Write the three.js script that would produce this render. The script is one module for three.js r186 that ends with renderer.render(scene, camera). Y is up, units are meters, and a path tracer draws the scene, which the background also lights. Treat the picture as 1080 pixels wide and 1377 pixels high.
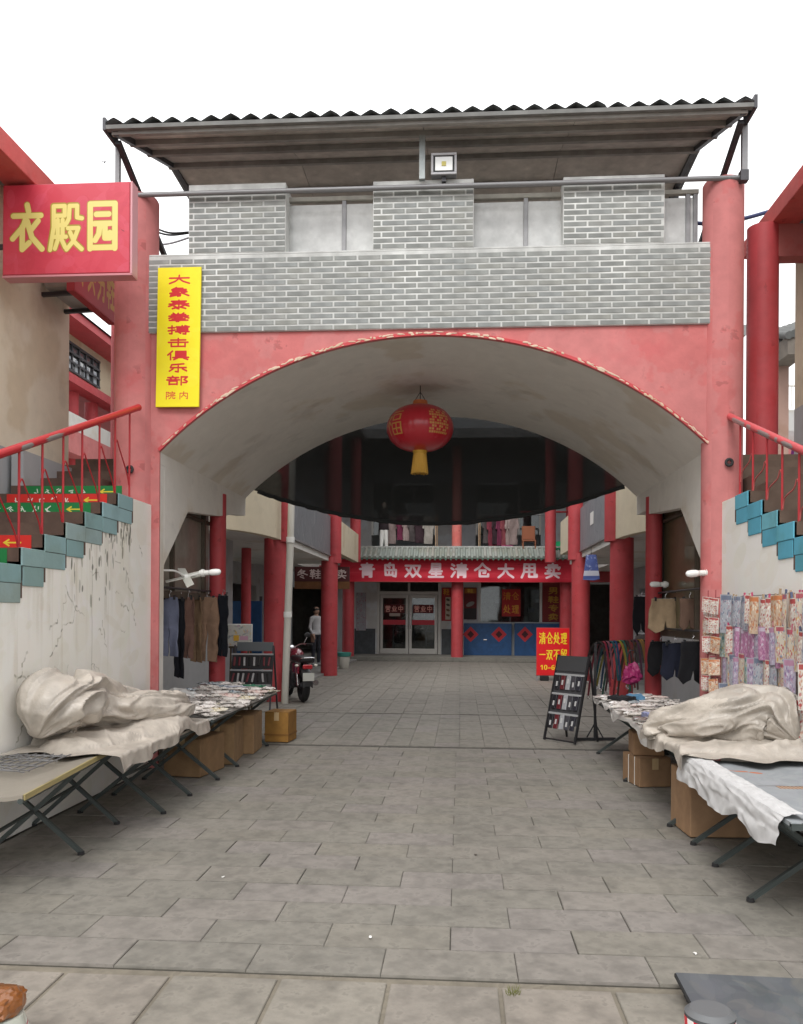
import * as THREE from 'three';
import { mergeGeometries, mergeVertices, toCreasedNormals } from 'three/addons/utils/BufferGeometryUtils.js';
import { RoundedBoxGeometry } from 'three/addons/geometries/RoundedBoxGeometry.js';
import { MarchingCubes } from 'three/addons/objects/MarchingCubes.js';
import { createNoise3D } from 'simplex-noise';

// ---------------------------------------------------------------- camera, sky, sun, exposure
const W = 1080, H = 1377, F = 1140, CX = 540, HY = 825, EYE = 1.58, YAW = 3.97 * Math.PI / 180, ROLL = 0.006;
const scene = new THREE.Scene();
const camera = new THREE.PerspectiveCamera(2 * Math.atan(HY / F) * 180 / Math.PI, W / (2 * HY), 0.05, 400);
camera.position.set(0, EYE, 0);
camera.rotation.order = 'YXZ';
camera.rotation.set(0, YAW, ROLL);
camera.setViewOffset(W, 2 * HY, 0, 0, W, H);
camera.updateProjectionMatrix();
const renderer = new THREE.WebGLRenderer({ antialias: true });
renderer.toneMapping = THREE.LinearToneMapping;
renderer.toneMappingExposure = 1.6;
renderer.shadowMap.enabled = true;
{
  const w = 64, h = 32, d = new Float32Array(w * h * 4);
  for (let j = 0; j < h; j++) for (let i = 0; i < w; i++) {           // one even overcast: a little brighter overhead
    const el = Math.sin(Math.abs((j + 0.5) / h - 0.5) * Math.PI), L = 0.98 + 0.3 * el, k = (j * w + i) * 4;
    d[k] = L; d[k + 1] = L * 1.0; d[k + 2] = L * 1.01; d[k + 3] = 1;
  }
  const t = new THREE.DataTexture(d, w, h, THREE.RGBAFormat, THREE.FloatType);
  t.mapping = THREE.EquirectangularReflectionMapping; t.magFilter = THREE.LinearFilter; t.needsUpdate = true;
  scene.background = t; scene.environment = t;
}
const sun = new THREE.DirectionalLight(new THREE.Color(1, 0.97, 0.93), 1.1);
sun.position.set(-5, 24, 11); sun.target.position.set(-0.3, 0, -10);
sun.castShadow = true; sun.shadow.radius = 45;
Object.assign(sun.shadow.camera, { left: -30, right: 30, top: 30, bottom: -30, near: 1, far: 80 });
sun.shadow.mapSize.set(2048, 2048);
scene.add(sun, sun.target);

// ---------------------------------------------------------------- photo pixel -> point on a plane of the place
function ray(u, v) {
  const a = (u - CX) / F, b = (HY - v) / F, c = Math.cos(ROLL), s = Math.sin(ROLL), A = a * c - b * s, B = a * s + b * c;
  const ct = Math.cos(YAW), st = Math.sin(YAW);
  return [-st + A * ct, B, -ct - A * st];
}
const pz = (u, v, d) => { const r = ray(u, v), t = -d / r[2]; return new THREE.Vector3(r[0] * t, EYE + r[1] * t, -d); };
const px = (u, v, x) => { const r = ray(u, v), t = x / r[0]; return new THREE.Vector3(x, EYE + r[1] * t, r[2] * t); };
const py = (u, v, y) => { const r = ray(u, v), t = (y - EYE) / r[1]; return new THREE.Vector3(r[0] * t, y, r[2] * t); };

// ---------------------------------------------------------------- small helpers
let seed = 12345;
const rnd = () => { seed = (seed * 1664525 + 1013904223) >>> 0; return seed / 4294967296; };
const rr = (a, b) => a + (b - a) * rnd();
const pick = (a) => a[Math.floor(rnd() * a.length) % a.length];
const noise3 = createNoise3D(rnd);
const V = (x, y, z) => new THREE.Vector3(x, y, z);
const taken = new Map();
const numbered = (n) => { const k = taken.get(n) ?? 0; taken.set(n, k + 1); return k ? n + '_' + String(k).padStart(3, '0') : n; };
function shade(o) { o.castShadow = true; o.receiveShadow = true; return o; }
function thing(name, label, category, group) {
  const g = new THREE.Group(); g.name = numbered(name); g.userData = { label, category };
  if (group) g.userData.group = group;
  scene.add(g); return g;
}
function one(name, label, category, geo, mat, group) {
  const m = shade(new THREE.Mesh(geo, mat)); m.name = numbered(name); m.userData = { label, category };
  if (group) m.userData.group = group;
  scene.add(m); return m;
}
function structure(name, label, geo, mat) {
  const m = shade(geo ? new THREE.Mesh(geo, mat) : new THREE.Group()); m.name = numbered(name); m.userData = { kind: 'structure', label, category: name.replace(/_/g, ' ') };
  scene.add(m); return m;
}
function part(parent, name, geo, mat, label) {
  const m = shade(new THREE.Mesh(geo, mat)); m.name = name; if (label) m.userData.label = label;
  parent.add(m); return m;
}
function metric(geo) {                                             // uv in metres by the way each face points
  const g = geo.index ? geo.toNonIndexed() : geo, p = g.attributes.position, uv = new Float32Array(p.count * 2);
  const a = V(), b = V(), c = V(), n = V();
  for (let i = 0; i < p.count; i += 3) {
    a.fromBufferAttribute(p, i); b.fromBufferAttribute(p, i + 1); c.fromBufferAttribute(p, i + 2);
    n.copy(b).sub(a).cross(c.clone().sub(a));
    const X = Math.abs(n.x), Y = Math.abs(n.y), Z = Math.abs(n.z);
    for (let k = 0; k < 3; k++) {
      const q = [a, b, c][k], j = (i + k) * 2;
      if (Y >= X && Y >= Z) { uv[j] = q.x; uv[j + 1] = q.z; } else if (X >= Z) { uv[j] = q.z; uv[j + 1] = q.y; } else { uv[j] = q.x; uv[j + 1] = q.y; }
    }
  }
  g.setAttribute('uv', new THREE.BufferAttribute(uv, 2));
  return g;
}
const bx = (x0, x1, y0, y1, z0, z1) => new THREE.BoxGeometry(Math.abs(x1 - x0), Math.abs(y1 - y0), Math.abs(z1 - z0)).translate((x0 + x1) / 2, (y0 + y1) / 2, (z0 + z1) / 2);
const mbx = (...a) => metric(bx(...a));
const rbx = (x0, x1, y0, y1, z0, z1, r = 0.01) => metric(new RoundedBoxGeometry(Math.abs(x1 - x0), Math.abs(y1 - y0), Math.abs(z1 - z0), 2, r).translate((x0 + x1) / 2, (y0 + y1) / 2, (z0 + z1) / 2));
function rod(p, q, r, r2 = r, seg = 10) {
  const d = q.clone().sub(p), L = d.length(), g = new THREE.CylinderGeometry(r2, r, L, seg).translate(0, L / 2, 0);
  g.applyQuaternion(new THREE.Quaternion().setFromUnitVectors(V(0, 1, 0), d.normalize()));
  return g.translate(p.x, p.y, p.z);
}
const tube = (pts, r, n = 24, seg = 8) => new THREE.TubeGeometry(new THREE.CatmullRomCurve3(pts), n, r, seg);
function bar(p, q, w, h) {                                          // a square section from p to q
  const d = q.clone().sub(p), L = d.length(), g = new THREE.BoxGeometry(w, h, L);
  const m = new THREE.Matrix4().lookAt(p, q, V(0, 1, 0)).setPosition(p.clone().add(q).multiplyScalar(0.5));
  return g.applyMatrix4(m);
}
function merge(list) {
  return mergeGeometries(list.map((g) => { const k = g.index ? g.toNonIndexed() : g.clone(); for (const n of Object.keys(k.attributes)) if (!['position', 'normal', 'uv'].includes(n)) k.deleteAttribute(n); return k; }));
}
function poly(points, depth, bevel = 0) {                           // outline in x,y pushed along +z
  const s = new THREE.Shape(points.map(([x, y]) => new THREE.Vector2(x, y)));
  return new THREE.ExtrudeGeometry(s, { depth, bevelEnabled: bevel > 0, bevelSize: bevel, bevelThickness: bevel, bevelSegments: 2, curveSegments: 24 });
}
function sidePoly(points, x, thick, out = -1) {                      // outline given as [d, h] in the plane of constant x, thick towards out
  const g = poly(points.map(([d, h]) => [-d, h]), thick);
  g.rotateY(-Math.PI / 2).translate(out < 0 ? x : x + thick, 0, 0);
  return g;
}

// ---------------------------------------------------------------- computed textures
function periodic(n) { const t = new Float32Array(n * n); for (let i = 0; i < t.length; i++) t[i] = rnd(); return (x, y) => { const xi = Math.floor(x), yi = Math.floor(y), fx = x - xi, fy = y - yi, s = (f) => f * f * (3 - 2 * f), m = (v) => ((v % n) + n) % n, g = (a, b) => t[m(b) * n + m(a)]; const u = s(fx), v = s(fy); return (g(xi, yi) * (1 - u) + g(xi + 1, yi) * u) * (1 - v) + (g(xi, yi + 1) * (1 - u) + g(xi + 1, yi + 1) * u) * v; }; }
function fbm(size, oct, base) {
  const out = new Float32Array(size * size); let amp = 1, sum = 0, n = base;
  for (let o = 0; o < oct; o++) { const f = periodic(n); for (let j = 0; j < size; j++) for (let i = 0; i < size; i++) out[j * size + i] += amp * f(i / size * n, j / size * n); sum += amp; amp *= 0.55; n *= 2; }
  for (let i = 0; i < out.length; i++) out[i] /= sum;
  return out;
}
function dataTex(size, fn, srgb = true, rep = 1) {
  const d = new Uint8Array(size * size * 4);
  for (let i = 0; i < size * size; i++) { const c = fn(i, i % size, Math.floor(i / size)); for (let k = 0; k < 3; k++) d[i * 4 + k] = Math.max(0, Math.min(255, c[k] * 255)); d[i * 4 + 3] = 255; }
  const t = new THREE.DataTexture(d, size, size); t.magFilter = THREE.LinearFilter; t.minFilter = THREE.LinearMipmapLinearFilter; t.generateMipmaps = true;
  t.wrapS = t.wrapT = THREE.RepeatWrapping; t.repeat.set(rep, rep); if (srgb) t.colorSpace = THREE.SRGBColorSpace; t.needsUpdate = true; return t;
}
const nA = fbm(512, 7, 4), nB = fbm(512, 6, 8), nC = fbm(512, 5, 24);
const S01 = (a, b, x) => { const t = Math.max(0, Math.min(1, (x - a) / (b - a))); return t * t * (3 - 2 * t); };
const grain = dataTex(512, (i) => { const v = 0.80 + 0.26 * (nA[i] - 0.5) + 0.18 * (nC[i] - 0.5) + 0.06; return [v, v, v]; }, true, 0.5);
const blotch = dataTex(512, (i) => { const s = S01(0.52, 0.66, nA[i]), f = S01(0.58, 0.72, nB[i]), v = 0.96 - 0.045 * s - 0.04 * f + 0.05 * (nC[i] - 0.5); return [v, v * (1 - 0.02 * s), v * (1 - 0.05 * s)]; }, true, 0.4);
const paint = dataTex(512, (i) => { const s = S01(0.54, 0.62, nB[i]), f = S01(0.6, 0.75, nA[i]), sc = S01(0.7, 0.76, nC[i]) * S01(0.45, 0.6, nB[i]), v = 0.94 + 0.14 * (nA[i] - 0.5) + 0.1 * (nC[i] - 0.5) - 0.12 * sc; return [v - 0.02 * f, v - 0.07 * s - 0.07 * f, v - 0.07 * s - 0.06 * f]; }, true, 0.45);
const stone = dataTex(512, (i) => { const sp = S01(0.66, 0.74, nC[i]), st = S01(0.45, 0.8, nB[i]), gum = S01(0.735, 0.75, nB[(i * 7 + 131) % nB.length] * 0.5 + nC[i] * 0.5), v = 0.86 + 0.1 * (nA[i] - 0.5) + 0.26 * (nC[i] - 0.5) - 0.045 * st - 0.1 * sp - 0.1 * gum; return [v, v * 0.99, v * 0.96]; }, true, 0.7);
const woven = dataTex(256, (i, x, y) => { const v = 0.86 + 0.07 * Math.sin(x * Math.PI / 2) * Math.sin(y * Math.PI / 2) + 0.16 * (nB[(y * 512 + x)] - 0.5); return [v, v, v]; }, true, 3);
const relief = dataTex(512, (i) => { const v = 0.5 * nA[i] + 0.5 * nC[i]; return [v, v, v]; }, false, 1.1);
const wet = dataTex(512, (i) => { const v = 0.55 + 0.5 * (nB[i] - 0.4); return [v, v, v]; }, false, 0.8);
const cache = new Map();
function mat(rgb, o = {}) {
  const key = JSON.stringify([rgb, Object.keys(o).map((k) => [k, o[k]?.uuid ?? o[k]])]);
  if (cache.has(key)) return cache.get(key);
  const { rough = 0.85, metal = 0, map = null, bump = 0, coat = 0, glow, ...rest } = o;
  const m = new THREE.MeshPhysicalMaterial({ roughness: rough, metalness: metal, clearcoat: coat, side: THREE.DoubleSide, ...rest });
  m.color.setRGB(...rgb); if (map) m.map = map;
  if (bump) { m.bumpMap = relief; m.bumpScale = bump; }
  cache.set(key, m); return m;
}
const K = {
  wallRed: mat([0.62, 0.215, 0.21], { map: paint, bump: 0.004, rough: 0.8 }),
  columnRed: mat([0.52, 0.065, 0.075], { map: paint, bump: 0.003, rough: 0.6 }),
  railRed: mat([0.55, 0.03, 0.04], { rough: 0.45, map: paint }),
  white: mat([0.70, 0.69, 0.65], { map: blotch, bump: 0.004 }),
  vault: mat([0.78, 0.75, 0.695], { map: blotch, bump: 0.004 }),
  cream: mat([0.66, 0.58, 0.43], { map: blotch, bump: 0.004 }),
  concrete: mat([0.36, 0.35, 0.33], { map: grain, bump: 0.004 }),
  greyWall: mat([0.42, 0.43, 0.44], { map: blotch }),
  dado: mat([0.10, 0.11, 0.12], { map: grain }),
  dark: mat([0.03, 0.03, 0.032], { rough: 0.8 }),
  steel: mat([0.36, 0.36, 0.37], { rough: 0.5, metal: 0.4, map: grain }),
  darkSteel: mat([0.10, 0.10, 0.11], { rough: 0.5, metal: 0.5, map: grain }),
  black: mat([0.018, 0.018, 0.02], { rough: 0.45 }),
  rubber: mat([0.02, 0.02, 0.021], { rough: 0.9 }),
  chrome: mat([0.7, 0.7, 0.72], { rough: 0.2, metal: 1 }),
  whitePlastic: mat([0.75, 0.75, 0.72], { rough: 0.4 }),
  mortar: mat([0.77, 0.785, 0.765], { map: grain }),
  legGreen: mat([0.10, 0.12, 0.115], { rough: 0.55, metal: 0.3, map: grain }),
  card: mat([0.42, 0.26, 0.13], { map: grain, rough: 0.9 }),
  slate: mat([0.20, 0.21, 0.22], { map: blotch, rough: 0.5 }),
  brown: mat([0.14, 0.10, 0.06], { map: grain, rough: 0.6 }),
  glass: new THREE.MeshPhysicalMaterial({ color: new THREE.Color(0.75, 0.8, 0.8), roughness: 0.03, transmission: 1, thickness: 0, side: THREE.DoubleSide }),
};

// ---------------------------------------------------------------- lettering: every character as brush strokes on a 100 x 100 square
const G = {
  衣: '50,6 54,18;10,26 90,26;48,27 38,46 8,68;36,46 36,88 56,76;82,36 62,52;50,36 64,66 94,88',
  殿: '14,10 46,10 46,28;14,28 46,28;14,10 14,50 4,92;18,46 48,46;26,36 26,68;40,36 40,68;16,68 50,68;26,74 18,90;38,74 48,88;60,10 58,34 52,42;60,10 82,10 82,32 96,34;56,52 86,52 72,76 52,92;62,60 74,78 96,92',
  园: '10,8 10,94;10,8 90,8 90,94;10,92 90,92;30,28 70,28;24,46 76,46;42,46 38,66 26,78;58,46 58,74 74,74 74,64',
  大: '8,36 92,36;50,8 48,40 34,68 8,92;50,42 66,70 94,92',
  象: '38,4 18,26;34,12 66,12 56,24;22,24 80,24 80,42 22,42 22,24;50,24 46,42;50,42 28,58 10,62;40,52 56,66 56,88 44,92;52,64 14,80;54,74 12,94;84,48 62,60;60,58 92,88',
  泰: '18,14 82,14;24,28 76,28;8,42 92,42;50,4 42,40 6,66;58,42 94,66;50,50 50,92 42,88;28,64 38,72;46,76 22,90;72,60 58,70;56,74 80,90',
  拳: '26,6 34,18;72,6 64,18;20,22 80,22;8,36 92,36;48,8 40,36 8,60;60,36 94,58;66,52 30,56;22,68 78,66;10,80 90,80;50,54 50,92 40,90',
  搏: '6,26 34,26;22,6 22,88 12,86;6,58 36,50;40,18 96,18;44,30 90,30 90,58;44,30 44,58;44,44 90,44;44,58 90,58;66,6 66,60;78,6 88,14;38,68 96,68;82,60 82,92 70,90;52,74 60,84',
  击: '18,22 82,22;8,46 92,46;50,6 50,88;20,62 20,88 80,88;80,60 80,92',
  俱: '26,6 6,46;18,32 18,94;40,10 84,10 84,70;40,10 40,70;40,28 84,28;40,44 84,44;40,58 84,58;28,72 96,72;48,78 32,94;74,78 92,94',
  乐: '76,8 24,16 18,46;18,46 86,46;52,26 52,90 40,86;30,58 14,82;70,58 88,80',
  部: '28,4 32,14;8,18 54,18;18,24 24,38;44,24 38,38;4,42 58,42;14,54 14,90;14,54 48,54 48,90;14,86 48,86;66,10 66,94;66,12 92,12 78,40 92,58 88,70 74,70',
  院: '10,10 10,94;10,12 34,12 24,38 34,56 28,66 16,64;66,4 70,12;42,30 42,20 94,20 92,30;52,36 84,36;42,52 96,52;60,52 54,76 36,92;74,52 74,86 94,86 94,74',
  内: '12,24 12,94;12,24 88,24 88,90 76,88;50,6 48,44 26,70;52,46 76,68',
  青: '18,14 82,14;24,26 76,26;8,40 92,40;50,4 50,40;26,50 26,92;26,50 76,50 76,90 66,90;26,62 76,62;26,76 76,76',
  岛: '50,2 42,12;22,14 72,14 72,38;22,14 22,56;38,22 48,30;22,46 86,46 84,88 70,84;24,62 24,78 66,78;66,60 66,78;45,56 45,78',
  双: '6,18 44,18 30,60 6,88;12,38 46,82;52,18 92,18 78,58 48,90;56,32 72,66 96,90',
  星: '26,6 74,6 74,38 26,38 26,6;26,22 74,22;26,42 12,62;20,54 84,54;24,70 78,70;50,44 50,90;8,90 92,90',
  清: '8,10 20,18;4,34 16,42;6,88 24,58;40,14 90,14;42,26 88,26;32,40 98,40;64,4 64,40;44,50 44,92;44,50 86,50 86,90 78,90;44,62 86,62;44,76 86,76',
  仓: '50,4 32,28 6,46;50,6 70,28 94,44;34,48 68,48 66,64 56,64;34,48 34,86 84,86 84,72',
  甩: '22,8 20,58 6,92;22,8 82,8 82,84;22,32 82,32;20,56 82,56;50,8 50,88 94,88 94,74',
  卖: '24,14 76,14;50,4 50,28;10,28 90,28 84,40;28,38 38,46;20,50 30,58;8,66 92,66;56,38 54,64 44,80 14,94;58,72 84,92',
  处: '28,6 20,34 6,54;24,26 44,26 34,62 8,90;16,44 40,74 94,92;68,6 68,78;70,34 88,50',
  理: '6,16 38,16;8,46 36,46;4,82 40,76;22,16 22,80;48,10 88,10 88,48 48,48 48,10;48,28 88,28;68,10 68,90;48,68 90,68;42,90 96,90',
  一: '6,50 94,50',
  不: '8,14 92,14;56,16 40,42 8,64;50,34 50,94;62,44 90,62',
  留: '34,6 12,14 12,44;12,44 40,36;30,24 44,44;52,12 92,12 88,42 76,42;70,14 50,46;18,54 82,54 82,94 18,94 18,54;18,74 82,74;50,54 50,94',
  营: '8,16 92,16;32,6 32,26;68,6 68,26;10,44 10,32 90,32 88,44;28,44 72,44 72,58 28,58 28,44;20,68 80,68 80,94 20,94 20,68',
  业: '38,10 38,84;62,10 62,84;14,32 26,64;86,32 74,64;6,86 94,86',
  中: '12,26 88,26 88,62 12,62 12,26;50,4 50,96',
  鞋: '4,16 48,16;16,6 16,28 36,28;36,6 36,28;10,38 42,38 42,56 10,56 10,38;26,28 26,94;4,72 48,72;58,22 92,22;54,44 96,44;75,6 75,44;58,62 92,62;52,90 98,90;75,50 75,90',
  专: '18,18 82,18;8,40 92,40;54,4 34,58 80,58 56,82;36,72 66,94',
  男: '20,6 80,6 80,46 20,46 20,6;20,26 80,26;50,6 50,46;12,60 84,60 80,90 68,90;48,48 40,76 10,94',
  冬: '42,4 12,40;32,20 72,20 50,42 8,60;28,28 60,44 94,58;42,62 58,70;32,78 64,92',
  福: '14,6 22,14;4,26 36,26 6,58;22,42 22,94;26,46 36,58;44,10 94,10;50,22 88,22 88,42 50,42 50,22;46,54 92,54 92,94 46,94 46,54;46,74 92,74;69,54 69,94',
};
function glyph(c, ch, x, y, w, h, weight, color) {
  c.strokeStyle = color; c.lineWidth = weight; c.lineCap = 'round'; c.lineJoin = 'round';
  for (const s of (G[ch] ?? '').split(';')) {
    c.beginPath();
    s.split(' ').forEach((p, i) => { const [a, b] = p.split(',').map(Number), X = x + a / 100 * w, Y = y + b / 100 * h; i ? c.lineTo(X, Y) : c.moveTo(X, Y); });
    c.stroke();
  }
}
function canvasTex(w, h, draw) {
  const cv = document.createElement('canvas'); cv.width = w; cv.height = h;
  const c = cv.getContext('2d'); draw(c, w, h);
  const t = new THREE.CanvasTexture(cv); t.colorSpace = THREE.SRGBColorSpace; return t;
}
const printed = (t, rough = 0.6, coat = 0) => new THREE.MeshPhysicalMaterial({ map: t, roughness: rough, clearcoat: coat, side: THREE.DoubleSide });
function speckle(c, w, h, n, cols, r0, r1) { for (let i = 0; i < n; i++) { c.fillStyle = pick(cols); c.globalAlpha = rr(0.1, 0.5); c.beginPath(); c.ellipse(rnd() * w, rnd() * h, rr(r0, r1), rr(r0, r1) * 0.6, rnd() * 3, 0, 7); c.fill(); } c.globalAlpha = 1; }
// a flat printed face w x h whose middle is at p, facing yaw (0 = towards +z)
const face = (w, h) => new THREE.PlaneGeometry(w, h);

// ---------------------------------------------------------------- main dimensions of the place
const D = 8.4, XL = -3.05, XR = 2.41, D2 = 11.85, XC = (XL + XR) / 2;
const WL = XL - 0.08, WR = XR + 0.08;                               // faces of the stair walls
const BL = WL - 1.25, BR = WR + 1.25;                               // house walls beside the stairs
const hSpring = (pz(205, 608, D).y + pz(950, 602, D).y) / 2, hCrown = pz(580, 452, D).y, hBrick = pz(577, 443, D).y, hLow = pz(577, 338, D).y, hTop = pz(577, 246, D).y;
const LAND = 3.27;                                                  // upper floor level
console.log('dims', hSpring, hCrown, hBrick, hLow, hTop);

// ================================================================ THE SETTING: ground, paving, kerb
structure('ground', 'bare grey ground beneath and around the paving', metric(new THREE.PlaneGeometry(300, 300).rotateX(-Math.PI / 2).translate(0, -0.06, -20)), mat([0.2, 0.19, 0.18], { map: stone }));
const dEdge = -py(540, 1311, 0).z;                                  // where the paving meets the border slabs
{
  const pav = structure('paving', 'grey stone paving of the passage and courtyard');
  part(pav, 'joint_bed', mbx(-9, 9, -0.05, -0.014, -dEdge, -34), mat([0.12, 0.112, 0.1], { map: stone }));
  const tones = [[0.30, 0.286, 0.267], [0.288, 0.278, 0.258], [0.31, 0.292, 0.279], [0.294, 0.281, 0.257], [0.305, 0.287, 0.28], [0.278, 0.268, 0.249]].map((c) => mat(c, { map: stone, bump: 0.004, rough: 0.78 }));
  const rest = [];
  let count = 0;
  const slabGeo = (w, l) => {                                       // worn slab with eased edges and its own slight unevenness
    const e = 0.003, g = new THREE.BoxGeometry(w, 0.04, l, 1, 1, 1).translate(0, -0.02, 0), b = new THREE.BoxGeometry(w - 2 * e, e, l - 2 * e).translate(0, e / 2 - 0.0005, 0);
    return merge([g, b]);
  };
  const put = (x0, x1, d0, d1) => {
    const gap = rnd() < 0.2 ? rr(0.006, 0.011) : rr(0.0015, 0.004), w = x1 - x0 - gap, l = d1 - d0 - (rnd() < 0.25 ? 0.005 : 0.0025);
    if (w < 0.05 || l < 0.05) return;
    const g = slabGeo(w, l).rotateX(rr(-1, 1) * 0.003).rotateZ(rr(-1, 1) * 0.003).translate((x0 + x1) / 2, rr(-0.0035, 0.0015) - 0.004, -(d0 + d1) / 2);
    const inView = Math.abs((x0 + x1) / 2 - XC) < 3.2 && d1 < 13.4;
    if (inView && count < 296) { count++; part(pav, 'paving_slab', metric(g), pick(tones)); } else rest.push(g);
  };
  let row = 0;
  for (let d = dEdge; d < 10.02; d += 0.3, row++) {
    const off = (row % 2 ? 0.3 : 0) + XC - 0.02, a = XL - (d < 8.3 ? 0.06 : 1.5), b = XR + (d < 8.3 ? 0.06 : 1.5);
    for (let k = Math.floor((a - off) / 0.6); off + k * 0.6 < b; k++) put(Math.max(a, off + k * 0.6), Math.min(b, off + k * 0.6 + 0.6), d, Math.min(d + 0.3, 10.05));
  }
  const sheet = (d0, d1) => { let i = 0; for (let x = -6; x < 5.4; x += 0.3, i++) for (let d = d0 - (i % 2) * 0.3; d < d1; d += 0.6) { const a = Math.max(d, d0), b = Math.min(d + 0.6, d1); if (b - a > 0.06) put(x, x + 0.3, a, b); } };
  sheet(10.13, 13.3); sheet(13.38, 28);
  part(pav, 'drain_channel', mbx(-6, 5.4, -0.03, -0.009, -10.052, -10.125), mat([0.10, 0.095, 0.088], { map: stone }));
  part(pav, 'drain_channel', mbx(-6, 5.4, -0.03, -0.009, -13.302, -13.375), mat([0.10, 0.095, 0.088], { map: stone }));
  const st = part(pav, 'distant_slabs', metric(merge(rest)), mat([0.294, 0.28, 0.26], { map: stone, bump: 0.004, rough: 0.78 }));
  st.userData.kind = 'stuff';

  const brd = structure('pavement', 'border of wide pale stone slabs before the passage');
  part(brd, 'mortar_bed', mbx(-6, 6, -0.055, -0.019, -dEdge + 0.002, 3), mat([0.27, 0.245, 0.205], { map: stone, bump: 0.01 }));
  const bt = [[0.335, 0.308, 0.282], [0.315, 0.292, 0.27], [0.345, 0.316, 0.29], [0.315, 0.297, 0.27]].map((c) => mat(c, { map: stone, bump: 0.006, rough: 0.85 }));
  const p0 = py(372, 1322, 0).x;
  for (let k = -7; k < 8; k++) for (let j = 0; j < 2; j++) {
    const w = 0.475, d1 = dEdge - 0.06 - rr(0, 0.02) - j * 0.72;
    const g = slabGeo(w - 0.02, 0.69).rotateX(rr(-1, 1) * 0.004).rotateZ(rr(-1, 1) * 0.004).rotateY(rr(-1, 1) * 0.006).translate(p0 + (k + 0.5) * w, -0.012, -d1 + 0.345);
    part(brd, 'border_slab', metric(g), pick(bt));
  }
  for (const [u, v, l] of [[498, 1261, 'white scrap of paper on the paving in line with the lantern'], [415, 1016, 'white scrap of paper beyond the drain channel'], [935, 1283, 'small pale scrap of paper before the dark grey board'], [300, 1180, 'small pale scrap of paper before the bare brown table'], [640, 1150, 'tiny dark leaf scrap in the middle of the paving']]) {
    const p = py(u, v, 0.001), g = new THREE.PlaneGeometry(0.022, 0.014, 4, 3), q = g.attributes.position; for (let i = 0; i < q.count; i++) q.setZ(i, 0.004 + 0.004 * noise3(q.getX(i) * 90, q.getY(i) * 90, u));
    g.rotateX(-Math.PI / 2).rotateY(u).translate(p.x, 0.002, p.z); g.computeVertexNormals(); one('paper_scrap', l, 'scrap', g, u === 640 ? mat([0.06, 0.05, 0.04]) : mat([0.7, 0.69, 0.66]));
  }
  const gr = [];                                                    // a small weed in the joint
  const c = py(690, 1333, 0);
  for (let i = 0; i < 46; i++) { const a = rnd() * 6.28, r = rr(0.004, 0.03), b = V(c.x + Math.cos(a) * r, -0.012, c.z + Math.sin(a) * r); gr.push(rod(b, b.clone().add(V(Math.cos(a) * rr(0.005, 0.025), rr(0.012, 0.035), Math.sin(a) * rr(0.005, 0.02))), 0.0016, 0.0003, 4)); }
  one('weed', 'tiny yellow green weed growing in the paving joint', 'weed', merge(gr), mat([0.16, 0.17, 0.05]));
}

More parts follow.
